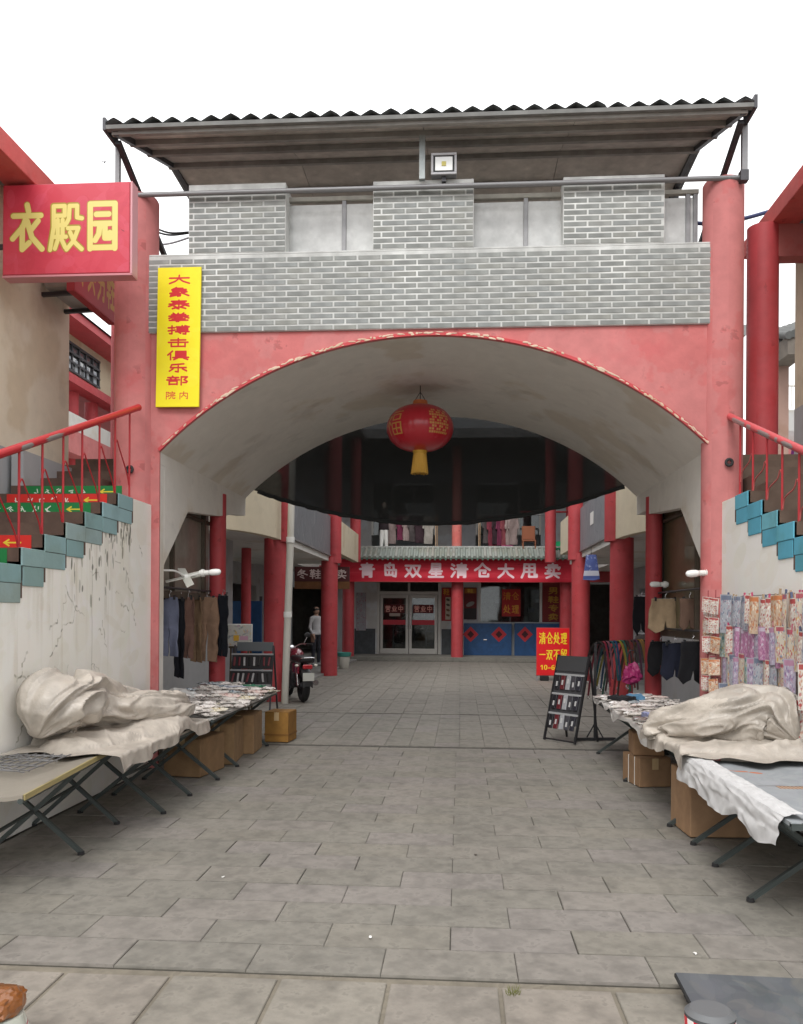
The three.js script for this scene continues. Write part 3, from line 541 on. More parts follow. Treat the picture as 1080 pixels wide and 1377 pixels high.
// ================================================================ houses beside the stairs
for (const s of [-1, 1]) {
  const X = s < 0 ? BL : BR, u = s < 0 ? 93 : 1069, dEnd = -px(u, 480, X).z;
  const b = thing('shop_house', s < 0 ? 'cream house wall with a grey lower band behind the arrow stickers' : 'house with red eaves and cream wall beside the bright blue steps', 'building');
  const xe = X - s * 0.42, hE = s < 0 ? px(0, 168, xe).y : px(1080, 220, xe).y, eEnd = s < 0 ? -px(84, 248, xe).z : -px(999, 312, xe).z;
  const yD = s < 0 ? px(20, 606, X).y : 3.9;
  part(b, 'wall', mbx(X, X + s * 3, yD, hE - 0.1, -1.5, -dEnd), s < 0 ? mat([0.80, 0.72, 0.57], { map: blotch, bump: 0.004 }) : K.cream);
  part(b, 'lower_band', mbx(X - s * 0.003, X + s * 3, 0, yD - 0.001, -1.5, -dEnd - 0.003), K.greyWall);
  part(b, 'eave', rbx(xe, X - s * 0.12, hE - 0.2, hE, -1, -eEnd, 0.01), mat([0.66, 0.13, 0.12], { map: paint, bump: 0.003 }));
  part(b, 'soffit', mbx(X - s * 0.115, X + s * 3.2, hE - 0.12, hE - 0.02, -1, -eEnd - 0.3), mat([0.42, 0.43, 0.43], { map: blotch }));
  part(b, 'roof', metric(poly([[0, 0], [3.6, 0], [3.6, 1.3]], 8.5).scale(s, 1, 1).translate(xe + s * 0.02, hE + 0.002, -eEnd)), K.slate);
  const cu = s < 0 ? 169 : 1025, c = pz(cu, 500, s < 0 ? 9.75 : 9.5), r = 0.165;
  part(b, 'column', metric(new THREE.CylinderGeometry(r, r, hE - 0.2 - LANDY, 28).translate(c.x, (hE - 0.2 + LANDY) / 2, c.z)), K.columnRed, 'red round column under the eaves');
  if (s > 0) part(b, 'column_beam', mbx(c.x - 0.1, c.x + 2.4, hE - 0.55, hE - 0.2, c.z - 0.1, c.z + 0.1), mat([0.45, 0.13, 0.12], { map: paint }));
}

// ================================================================ two wings of the courtyard with galleries
const wings = {};
for (const s of [-1, 1]) {
  const gx = s < 0 ? -3.32 : 2.78, bxk = gx + s * 2.5, w = thing('courtyard_wing', s < 0 ? 'two storey courtyard wing with red columns behind the motorbike' : 'two storey courtyard wing with red columns behind the belt rack', 'building');
  wings[s] = { gx, bxk };
  const d0 = D2 + 1.6, d1 = 28.6;
  part(w, 'upper_floor', mbx(gx + s * 0.1, bxk + s * 4, LANDY - 0.3, LANDY - 0.1, -d0 - 0.003, -22.7), K.white);
  part(w, 'upper_floor', mbx(gx + s * 1.4, bxk + s * 4, LANDY - 0.3, LANDY - 0.1, -22.701, -d1), K.white);
  // shop fronts behind the arcade: wall, dark openings with real depth
  const wallM = mat([0.40, 0.41, 0.42], { map: blotch }), holes = s < 0 ? [[15.5, 18.2], [20.2, 23.9], [25, 27.4]] : [[12.8, 15.6], [16.6, 20.3], [21.5, 25.5]];
  const cuts = [d0 - 1.2, ...holes.flat(), d1];
  for (let k = 0; k < cuts.length; k += 2) part(w, 'shop_wall', mbx(bxk, bxk + s * 0.2, 0, LANDY - 0.31, -cuts[k], -cuts[k + 1]), wallM);
  for (const [a, b] of holes) part(w, 'lintel', mbx(bxk + s * 0.003, bxk + s * 0.2, 2.35, LANDY - 0.311, -a - 0.002, -b + 0.002), wallM);
  part(w, 'shop_back', mbx(bxk + s * 3.4, bxk + s * 3.6, 0, LANDY - 0.31, -d0 + 1.2, -d1), mat([0.36, 0.36, 0.36], { map: grain }));
  part(w, 'shop_end', mbx(bxk + s * 0.2, bxk + s * 3.4, 0, LANDY - 0.31, -d1 + 0.1, -d1), mat([0.36, 0.36, 0.36], { map: grain }));
  part(w, 'shop_floor', mbx(bxk + s * 0.2, bxk + s * 3.4, 0.0, 0.08, -d0 + 1.2, -d1), K.concrete);
  part(w, 'arcade_floor', rbx(gx + s * 0.1, bxk, -0.012, 0.06, -d0 - 0.4, -d1, 0.01), K.concrete);
  // upper storey
  part(w, 'upper_wall', mbx(bxk, bxk + s * 0.2, LANDY - 0.099, 7.1, -17.2, -d1), K.greyWall);
  part(w, 'eave_slab', mbx(gx - s * 0.3, gx + s * 0.4, 7.101, 7.28, -14.6, -17.1), mat([0.3, 0.3, 0.3], { map: grain }));
  part(w, 'upper_roof', mbx(gx - s * 0.3, bxk + s * 0.3, 7.101, 7.3, -17.101, -d1 - 3), mat([0.3, 0.3, 0.3], { map: grain }));
  for (let d = 18.2; d < 26; d += 3.7) { const f = part(w, 'upper_window', mbx(bxk - s * 0.004, bxk - s * 0.05, LANDY + 0.7, LANDY + 2.4, -d, -d - 1.9), mat([0.4, 0.42, 0.42], { rough: 0.5 })); part(f, 'pane', mbx(bxk - s * 0.052, bxk - s * 0.06, LANDY + 0.78, LANDY + 2.32, -d - 0.08, -d - 1.82), mat([0.03, 0.04, 0.045], { rough: 0.1, coat: 1 })); }
  // columns
  const us = s < 0 ? [[370, 0.2], [443, 0.21]] : [[836, 0.2], [781, 0.21]];
  const ds = us.map(([u]) => -px(u, 800, gx).z);
  wings[s].ds = ds;
  console.log('wing', s, ds);
  us.forEach(([u, r], i) => { part(w, 'column', metric(new THREE.CylinderGeometry(r, r, LANDY - 0.302, 30).translate(gx, (LANDY - 0.302) / 2, -ds[i])), K.columnRed); part(w, 'upper_column', metric(new THREE.CylinderGeometry(0.17, 0.17, 7.1 - LANDY + 0.45, 24).translate(gx - s * 0.13, (7.1 + LANDY - 0.45) / 2, -ds[i])), K.columnRed); });
  part(w, 'upper_column', metric(new THREE.CylinderGeometry(0.17, 0.17, 7.1 - LANDY + 0.1, 24).translate(gx, (7.1 + LANDY - 0.1) / 2, -26.6)), K.columnRed);
  // cream parapet with a rounded end towards the gateway
  const yB = LANDY - 0.42, yT = LANDY + 0.75, turn = [];
  const q = (t) => V(gx + s * 0.62 * (1 - Math.cos(t * 1.5)), 0, -(ds[0] - 0.1) + 2.0 * Math.sin(t * 1.5));
  const pts = []; for (let i = 0; i <= 18; i++) pts.push(q(1 - i / 18)); pts.push(V(gx, 0, -(ds[0] + 0.05)));
  const outl = (pp, off) => pp.map((p, i) => { const a = pp[Math.max(0, i - 1)], b = pp[Math.min(pp.length - 1, i + 1)], t = b.clone().sub(a).normalize(); return [p.x + off * -t.z * s * -1, -(p.z + off * t.x * s * -1)]; });
  const L1 = pts.map((p) => [p.x, -p.z]), L2 = outl(pts, 0.14).reverse();
  const gp = poly([...L1, ...L2], yT - yB); gp.rotateX(-Math.PI / 2).translate(0, yB, 0);
  part(w, 'parapet', metric(gp), K.cream, 'cream rounded gallery parapet');
  part(w, 'parapet', mbx(gx - s * 0.12, gx + s * 0.06, LANDY - 0.12, yT, -(ds[1] + 0.25), s < 0 ? -26.4 : -22.9), K.cream);
  part(w, 'parapet', mbx(gx - s * 0.005, gx + s * 0.1, yB + 0.02, LANDY + 0.6, -(ds[0] + 0.06), -(ds[1] + 0.249)), K.white);
  part(w, 'soffit', mbx(gx + s * 0.101, bxk, yB + 0.03, LANDY - 0.301, -(d0 + 0.01), -22.7), K.white);
  // dark marbled board hung on the parapet between the columns
  const mt = canvasTex(512, 256, (c) => { c.fillStyle = s < 0 ? '#6f7478' : '#7c8186'; c.fillRect(0, 0, 512, 256); for (let i = 0; i < 260; i++) { c.strokeStyle = pick(['#8b9094', '#5b6064', '#9da2a5', '#4f5458']); c.globalAlpha = rr(0.08, 0.4); c.lineWidth = rr(1, 6); const x = rnd() * 512, y = rnd() * 256; c.beginPath(); c.moveTo(x, y); c.quadraticCurveTo(x + rr(-10, 30), y + rr(0, 40), x + rr(-30, 40), y + rr(20, 110)); c.stroke(); } c.globalAlpha = 1; });
  const bd = one('slate_board', s < 0 ? 'dark marbled board on the gallery front behind the white drainpipe' : 'dark marbled board with a small white notice on the gallery front', 'board', rbx(gx - s * 0.02, gx - s * 0.05, LANDY - 0.24, LANDY + 0.72, -(ds[0] + 0.24), -(ds[1] - 0.2), 0.006), printed(mt, 0.45));
  bd.geometry = (() => { const g = bd.geometry, p = g.attributes.position, a = []; for (let i = 0; i < p.count; i++) a.push((-p.getZ(i) - ds[0]) / (ds[1] - ds[0]), (p.getY(i) - LANDY + 0.3) / 1.1); g.setAttribute('uv', new THREE.Float32BufferAttribute(a, 2)); return g; })();
  part(bd, 'bottom_edge', mbx(gx - s * 0.018, gx - s * 0.065, LANDY - 0.275, LANDY - 0.242, -(ds[0] + 0.22), -(ds[1] - 0.19)), K.steel);
  if (s > 0) { const p = px(796, 697, gx - 0.055); one('paper_notice', 'small white paper notice stuck on the dark marbled board', 'notice', mbx(p.x, p.x - 0.004, p.y - 0.13, p.y + 0.13, p.z - 0.22, p.z + 0.22), K.whitePlastic); }
}
// white drainpipe in front of the wing
{
  const a = V(pz(383, 936, 14.6).x, 0, -14.6), b = pz(391, 690, 14.6), c = V(b.x + 0.05, 7.05, -14.75), dp = thing('drainpipe', 'slightly leaning white drainpipe beside the red column', 'pipe');
  part(dp, 'pipe', rod(a, V(b.x, 2.9, -14.6), 0.062, 0.062, 14), mat([0.62, 0.6, 0.54], { map: blotch, rough: 0.5 }));
  part(dp, 'pipe', rod(V(b.x, 2.9, -14.6), c, 0.058, 0.058, 14), mat([0.62, 0.6, 0.54], { map: blotch, rough: 0.5 }));
  for (const y of [1.55, 2.85]) { const t = y / 2.9; part(dp, 'collar', new THREE.CylinderGeometry(0.074, 0.074, 0.1, 16).translate(a.x + (b.x - a.x) * t, y, -14.6), K.whitePlastic); }
}

// ================================================================ building at the far end of the courtyard
const dC = 28.3, dW = 30, scaleAt = (d) => F / d;
{
  const fb = thing('far_shop', 'far two storey shop building with glass doors and red columns', 'building');
  const z = -dW, x = (u, d = dW) => pz(u, 820, d).x, y = (v, d = dW) => pz(600, v, d).y;
  const yF = 0.14, top = LANDY - 0.12;
  part(fb, 'floor', rbx(-7, 7, 0, yF, -dC + 0.35, -dW - 4, 0.01), mat([0.24, 0.235, 0.22], { map: stone }));
  const wm = mat([0.58, 0.60, 0.62], { map: blotch });
  const xd0 = x(507), xd1 = x(593), xw0 = x(643), xw1 = x(729), yw0 = 1.3, yDr = y(789);
  part(fb, 'wall', mbx(-7, x(392), yF, top, z, z - 0.2), wm); part(fb, 'wall', mbx(x(440), xd0, yF, top, z, z - 0.2), wm); part(fb, 'lintel', mbx(x(392) + 0.001, x(440) - 0.001, y(790), top, z - 0.002, z - 0.2), wm);
  part(fb, 'wall', mbx(xd1, xw0, yF, top, z, z - 0.2), wm);
  part(fb, 'wall', mbx(xw1, x(776), yF, top, z, z - 0.2), mat([0.33, 0.05, 0.05], { map: paint })); part(fb, 'wall', mbx(x(846), 7, yF, top, z, z - 0.2), wm); part(fb, 'lintel', mbx(x(776) + 0.001, x(846) - 0.001, y(785), top, z - 0.002, z - 0.2), wm);
  part(fb, 'wall', mbx(xw0 + 0.001, xw1 - 0.001, yF, yw0, z - 0.001, z - 0.2), wm);
  part(fb, 'wall', mbx(xd0 + 0.001, xw1 - 0.001, yDr + 0.25, top, z - 0.002, z - 0.2), wm);
  for (const [a, b] of [[x(477), x(505)], [x(594), x(608)]]) part(fb, 'dado', mbx(a, b, yF, y(846), z + 0.02, z + 0.001), K.dado);
  part(fb, 'room_back', mbx(-7, 7, yF, top, -dW - 4, -dW - 4.1), mat([0.36, 0.34, 0.31], { map: grain }));
  part(fb, 'room_ceiling', mbx(-7, 7, top, top + 0.2, -dC + 0.22, -dW - 4), K.white);
  for (const q of [-7.0, 6.9]) part(fb, 'room_side', mbx(q, q + 0.1, yF, top - 0.001, -dW - 0.201, -dW - 3.999), wm);
  // aluminium double door
  const al = mat([0.48, 0.47, 0.44], { rough: 0.45, metal: 0.3 }), xm = (xd0 + xd1) / 2, yTr = y(800);
  for (const [a, b, c, d] of [[xd0, xd0 + 0.1, yF, yDr + 0.25], [xd1 - 0.1, xd1, yF, yDr + 0.25], [xd0 + 0.1, xd1 - 0.1, yTr, yTr + 0.12], [xd0 + 0.1, xd1 - 0.1, yDr + 0.15, yDr + 0.25], [xm - 0.04, xm + 0.04, yTr + 0.121, yDr + 0.149]]) part(fb, 'door_frame', rbx(a, b, c, d, z + 0.03, z - 0.08, 0.006), al);
  for (const [a, b, t] of [[xd0 + 0.12, xm - 0.01, 0], [xm + 0.01, xd1 - 0.12, 1]]) {
    const dr = part(fb, 'door', rbx(a, b, yF + 0.01, yF + 0.2, z + 0.02, z - 0.03, 0.005), al);
    part(dr, 'pane', mbx(a + 0.1, b - 0.1, yF + 0.2, yTr - 0.12, z - 0.002, z - 0.01), K.glass);
    for (const [p, q] of [[a, a + 0.1], [b - 0.1, b]]) part(dr, 'stile', rbx(p, q, yF + 0.2, yTr - 0.01, z + 0.02, z - 0.03, 0.005), al);
    part(dr, 'top_rail', rbx(a + 0.1, b - 0.1, yTr - 0.12, yTr - 0.01, z + 0.02, z - 0.03, 0.005), al);
    part(dr, 'red_band', mbx(a + 0.1, b - 0.1, y(840.5), y(834), z + 0.004, z + 0.001), mat([0.5, 0.02, 0.04], { rough: 0.5 }));
    part(dr, 'handle', rod(V(t ? a + 0.05 : b - 0.05, y(846), z + 0.06), V(t ? a + 0.05 : b - 0.05, y(826), z + 0.06), 0.016, 0.016, 8), K.chrome);
    const tx = canvasTex(256, 96, (c) => { c.fillStyle = '#5c1318'; c.fillRect(0, 0, 256, 96); [...'营业中'].forEach((ch, i) => glyph(c, ch, 12 + i * 80, 10, 70, 74, 9, '#e7a79a')); });
    part(dr, 'lettering', face((b - a) * 0.72, 0.3).translate((a + b) / 2, y(819), z + 0.006), printed(tx));
    part(dr, 'paper', mbx((a + b) / 2 - 0.18 * (t ? -0.2 : 1), (a + b) / 2 + 0.2 * (t ? 0.2 : 1), y(829), y(825), z + 0.005, z + 0.002), mat([0.45, 0.38, 0.33]));
  }
  // steel stair seen inside, dark
  for (const q of [0.55, 1.75]) { const a = xd0 + q; part(fb, 'inner_rail', tube([V(a, yF, z - 0.9), V(a, yF + 0.9, z - 0.9), V(a + 0.5, yF + 1.5, z - 1.2)], 0.025, 12, 6), K.steel); part(fb, 'inner_rail', rod(V(a, yF + 0.8, z - 0.9), V(a + 0.6, yF + 0.8, z - 0.9), 0.02), K.steel); part(fb, 'inner_rail', rod(V(a, yF + 0.35, z - 0.9), V(a + 0.6, yF + 0.35, z - 0.9), 0.02), K.steel); }
  // window
  for (const [a, b] of [[xw0, xw0 + 0.09], [xw1 - 0.09, xw1]]) part(fb, 'window_post', rbx(a, b, yw0, yDr + 0.25, z + 0.03, z - 0.08, 0.006), mat([0.62, 0.62, 0.6], { rough: 0.5 }));
  part(fb, 'window_pane', mbx(xw0 + 0.09, xw1 - 0.09, yw0, yDr + 0.25, z - 0.02, z - 0.028), K.glass);
  part(fb, 'window_mullion', mbx((xw0 + xw1) / 2 - 0.03, (xw0 + xw1) / 2 + 0.03, yw0, yDr + 0.25, z, z - 0.05), K.darkSteel);
  for (let k = 0; k < 9; k++) { const a = xw0 + 0.15 + k * 0.24, h = rr(0.25, 0.6), yy = yw0 + (k % 3) * 0.35; part(fb, 'stored_goods', rbx(a, a + 0.2, yy, yy + h * 0.5, z - 0.7 - rnd() * 0.6, z - 1.0 - rnd() * 0.5, 0.02), mat(pick([[0.2, 0.2, 0.22], [0.35, 0.33, 0.3], [0.12, 0.14, 0.13], [0.4, 0.4, 0.4]]))); }
  // columns, upper gallery
  for (const u of [468.5, 615, 761]) part(fb, 'column', metric(new THREE.CylinderGeometry(0.2, 0.2, 2.75, 26).translate(pz(u, 820, dC).x, 1.375, -dC)), K.columnRed);
  part(fb, 'beam', mbx(-5, 5, 2.65, top, -dC + 0.2, -dC - 0.2), K.columnRed);
  part(fb, 'gallery_floor', mbx(-7, 7, top + 0.201, LANDY + 0.28, -dC + 0.22, -dW - 2.8), K.concrete);
  const yG = LANDY + 0.28, uw = -31.2;
  const uWin = [[500, 586], [640, 728]].map(([a, b]) => [pz(a, 650, 31.2).x, pz(b, 650, 31.2).x]);
  const gm = mat([0.40, 0.41, 0.43], { map: blotch }), yS = pz(600, 697, 31.2).y - 0.35, yL = pz(600, 628, 31.2).y;
  const segs = [-7, uWin[0][0], uWin[0][1], uWin[1][0], uWin[1][1], 7];
  for (let k = 0; k < 6; k += 2) part(fb, 'gallery_wall', mbx(segs[k], segs[k + 1], yG, 8.6, uw, uw - 0.2), gm);
  for (const [a, b] of uWin) {
    part(fb, 'gallery_wall', mbx(a + 0.001, b - 0.001, yL, 8.6, uw - 0.002, uw - 0.2), gm);
    const f = part(fb, 'gallery_window', mbx(a, b, yL - 0.1, yL - 0.001, uw + 0.03, uw - 0.1), al);
    for (let k = 0; k <= 3; k++) part(f, 'mullion', mbx(a + (b - a - 0.07) * k / 3, a + (b - a - 0.07) * k / 3 + 0.07, yG + 0.9, yL - 0.101, uw + 0.02, uw - 0.06), al);
    part(f, 'pane', mbx(a, b, yG + 0.9, yL - 0.1, uw - 0.02, uw - 0.03), K.glass);
  }
  part(fb, 'upper_back', mbx(-7, 7, yG, 8.6, uw - 2.6, uw - 2.7), gm);
  for (const q of [-7.0, 6.9]) part(fb, 'upper_side', mbx(q, q + 0.1, yG, 8.6, uw - 0.201, uw - 2.599), gm);
  part(fb, 'eave', mbx(-8, 8, 7.2, 7.5, -dC + 1.2, uw - 3), mat([0.3, 0.3, 0.3], { map: grain }));
  part(fb, 'upper_roof', metric(poly([[0, 0], [6, 3], [6, 0]], 16).rotateY(Math.PI / 2).translate(-8, 7.501, -dC + 1.2)), K.slate);
  part(fb, 'sign_beam', mbx(-4, 4, 6.0, 6.7, -dC - 0.3, -dC - 0.38), mat([0.05, 0.05, 0.06], { rough: 0.5 }));
  part(fb, 'upper_column', metric(new THREE.CylinderGeometry(0.17, 0.17, 7.2 - yG, 22).translate(pz(614.5, 700, dC + 0.1).x, (7.2 + yG) / 2, -dC - 0.35)), mat([0.72, 0.22, 0.19], { map: paint }));
  for (const u of [440, 770]) part(fb, 'upper_column', metric(new THREE.CylinderGeometry(0.17, 0.17, 7.2 - yG, 22).translate(pz(u, 700, dC).x, (7.2 + yG) / 2, -dC - 0.35)), K.columnRed);
  part(fb, 'gallery_rail', rod(V(pz(700, 686, dC).x, pz(700, 688, dC).y, -dC - 0.1), V(pz(768, 686, dC).x, pz(740, 688, dC).y, -dC - 0.1), 0.03), K.railRed);
  // little tiled eave above the banner
  const ty0 = pz(600, 750.5, dC - 0.7).y, ty1 = pz(600, 738, dC - 0.1).y, xa = pz(452, 745, dC - 0.7).x, xb = pz(764, 745, dC - 0.7).x, slope = bar(V((xa + xb) / 2, ty1, -dC + 0.1), V((xa + xb) / 2, ty0, -dC + 0.72), xb - xa, 0.03);
  const ev = part(fb, 'tiled_eave', metric(slope), mat([0.30, 0.33, 0.30], { map: blotch }));
  for (let k = 0; k < 44; k++) { const xx = xa + (xb - xa) * (k + 0.5) / 44; part(ev, 'roof_tile', metric(rod(V(xx, ty0 + 0.02, -dC + 0.76), V(xx, ty1 + 0.02, -dC + 0.1), 0.055, 0.05, 9)), mat(pick([[0.33, 0.36, 0.33], [0.28, 0.32, 0.29], [0.37, 0.38, 0.35]]), { map: blotch })); part(ev, 'drip_tile', poly([[-0.07, 0.02], [0.07, 0.02], [0, -0.08]], 0.015).translate(xx + (xb - xa) / 88, ty0 - 0.005, -dC + 0.735), mat([0.12, 0.19, 0.15], { map: grain })); }
  part(ev, 'ridge', rbx(xa, xb, ty1 + 0.02, ty1 + 0.09, -dC + 0.12, -dC - 0.02, 0.02), mat([0.40, 0.41, 0.39], { map: blotch }));
}
// banner
{
  const d = dC - 0.42, a = pz(457.5, 752, d), b = pz(769, 783, d), t = canvasTex(2048, 212, (c, w, h) => {
    c.fillStyle = '#c61c34'; c.fillRect(0, 0, w, h);
    c.strokeStyle = '#d84a58'; c.globalAlpha = 0.5; for (let i = 0; i < 5; i++) { c.lineWidth = rr(1, 3); c.beginPath(); c.moveTo(0, rr(10, 200)); c.lineTo(w, rr(10, 200)); c.stroke(); } c.globalAlpha = 1;
    [...'青岛双星清仓大甩卖'].forEach((ch, i) => glyph(c, ch, 168 + i * 205, 34, 148, 146, 21, '#eccfd6'));
  });
  const bn = thing('banner', 'long red cloth banner with nine pale characters over the glass doors', 'banner');
  const g = new THREE.PlaneGeometry(b.x - a.x, a.y - b.y, 60, 8), p = g.attributes.position;
  for (let i = 0; i < p.count; i++) p.setZ(i, 0.025 * noise3(p.getX(i) * 0.7, p.getY(i) * 3, 7) + 0.012 * Math.sin(p.getY(i) * 22 + p.getX(i) * 0.4));
  g.computeVertexNormals();
  part(bn, 'cloth', g.translate((a.x + b.x) / 2, (a.y + b.y) / 2, -d), printed(t, 0.7));
  part(bn, 'top_cord', rod(V(a.x - 0.05, a.y, -d), V(b.x + 0.05, a.y, -d), 0.012), K.railRed);
  part(bn, 'bottom_cord', rod(V(a.x, b.y, -d), V(b.x, b.y, -d), 0.01), K.railRed);
}
// blue counter panels with red paper diamonds, posters on the far shop
{
  const d = dW - 0.35, blue = mat([0.02, 0.10, 0.28], { map: grain, rough: 0.45 });
  [[624, 688, [633, 671], 'blue metal counter panel with two red paper diamonds'], [692, 752, [706], 'blue metal counter panel half behind the red clearance board']].forEach(([u0, u1, dia, label]) => {
    const a = pz(u0, 838, d), b = pz(u1, 886, d), c = thing('counter_panel', label, 'counter', 'blue counter panels at the far shop');
    part(c, 'panel', rbx(a.x, b.x, 0.14, a.y, -d, -d - 0.06, 0.01), blue);
    part(c, 'top_edge', rbx(a.x, b.x, a.y + 0.001, a.y + 0.04, -d + 0.02, -d - 0.2, 0.008), mat([0.34, 0.38, 0.42], { rough: 0.4 }));
    for (const u of dia) { const p = pz(u, 853, d), q = part(c, 'red_diamond', poly([[0, 0.27], [0.27, 0], [0, -0.27], [-0.27, 0]], 0.004).translate(p.x, p.y, -d + 0.001), mat([0.45, 0.02, 0.03], { rough: 0.6 })); part(q, 'dark_centre', poly([[0, 0.13], [0.12, 0], [0, -0.13], [-0.12, 0]], 0.003).translate(p.x, p.y, -d + 0.0055), mat([0.06, 0.015, 0.02])); }
    if (dia.length > 1) part(c, 'handle', rbx(pz(650, 859, d).x, pz(655, 859, d).x, pz(650, 861, d).y, pz(650, 859.5, d).y, -d + 0.001, -d + 0.03, 0.008), K.chrome);
  });
  const f1 = canvasTex(256, 384, (c) => { c.fillStyle = '#b3201d'; c.fillRect(0, 0, 256, 384); [...'清仓'].forEach((ch, i) => glyph(c, ch, 20 + i * 116, 40, 100, 120, 13, '#d8882c')); [...'处理'].forEach((ch, i) => glyph(c, ch, 20 + i * 116, 220, 100, 130, 13, '#e0a034')); });
  const put = (name, label, u0, u1, v0, v1, dd, t, cat) => { const a = pz(u0, v0, dd), b = pz(u1, v1, dd), m = thing(name, label, cat); part(m, 'backing', mbx(a.x, b.x, b.y, a.y, -dd, -dd - 0.012), mat([0.3, 0.05, 0.05])); part(m, 'print', face(b.x - a.x - 0.01, a.y - b.y - 0.01).translate((a.x + b.x) / 2, (a.y + b.y) / 2, -dd + 0.003), printed(t)); };
  put('window_poster', 'red poster with orange characters in the far shop window', 675, 700, 792, 829, dW - 0.02, f1, 'poster');
  put('door_poster', 'narrow red and white poster with photos beside the far glass doors', 594, 607, 790, 835, dW - 0.03, canvasTex(128, 384, (c) => { c.fillStyle = '#9a1f24'; c.fillRect(0, 0, 128, 384); c.fillStyle = '#b9ad9c'; c.fillRect(50, 110, 70, 260); glyph(c, '鞋', 20, 10, 80, 80, 9, '#d6912c'); for (let i = 0; i < 4; i++) { c.fillStyle = pick(['#4a4038', '#6d4b38']); c.beginPath(); c.ellipse(84, 140 + i * 60, 26, 14, 0.3, 0, 7); c.fill(); } }), 'poster');
  put('shoe_poster', 'dark red poster with a shoe picture beside the far window', 624, 641, 790, 833, dW - 0.03, canvasTex(160, 384, (c) => { c.fillStyle = '#6d1a20'; c.fillRect(0, 0, 160, 384); c.fillStyle = '#a8671f'; c.fillRect(6, 10, 148, 60); glyph(c, '鞋', 40, 14, 74, 50, 7, '#d9b040'); c.fillStyle = '#8d8a88'; c.beginPath(); c.ellipse(80, 200, 56, 26, -0.4, 0, 7); c.fill(); c.fillStyle = '#2a2326'; c.fillRect(0, 250, 160, 134); }), 'poster');
  put('vertical_shop_sign', 'red upright sign with worn yellow characters by the far column', 731, 757, 788, 836, dW - 0.03, canvasTex(192, 512, (c) => { c.fillStyle = '#7d1e1b'; c.fillRect(0, 0, 192, 512); [...'男鞋专卖'].forEach((ch, i) => glyph(c, ch, 44, 16 + i * 126, 104, 104, 13, '#b5882c')); }), 'sign');
  put('flower_poster', 'faded pink flower poster on the pale far wall', 479, 492, 797, 848, dW - 0.02, canvasTex(128, 420, (c) => { c.fillStyle = '#9a9aa0'; c.fillRect(0, 0, 128, 420); speckle(c, 128, 420, 120, ['#a05a66', '#c9c0c0', '#8b4753', '#b9a9ac'], 5, 16); }), 'poster');
}
// shop sign over the wing arcade
{
  const { bxk, ds } = wings[-1], d = ds[1] - 0.3;
  const t = canvasTex(512, 160, (c) => { c.fillStyle = '#4a1517'; c.fillRect(0, 0, 512, 160); ['冬', '鞋', '专', '卖'].forEach((ch, i) => glyph(c, ch, 20 + i * 122, 24, 104, 112, 12, '#c9b7b2')); });
  const a = pz(396, 762, 24.4), b = pz(470, 782, 24.4), m = thing('arcade_sign', 'dark red shop sign with pale characters under the gallery', 'sign');
  part(m, 'board', rbx(a.x, b.x, b.y, a.y, -24.4, -24.48, 0.01), mat([0.08, 0.02, 0.02]));
  part(m, 'print', face(b.x - a.x - 0.02, a.y - b.y - 0.02).translate((a.x + b.x) / 2, (a.y + b.y) / 2, -24.396), printed(t));
  part(m, 'lower_strip', rbx(a.x, b.x, b.y - 0.22, b.y - 0.002, -24.4, -24.46, 0.01), mat([0.26, 0.11, 0.04], { map: grain }));
}
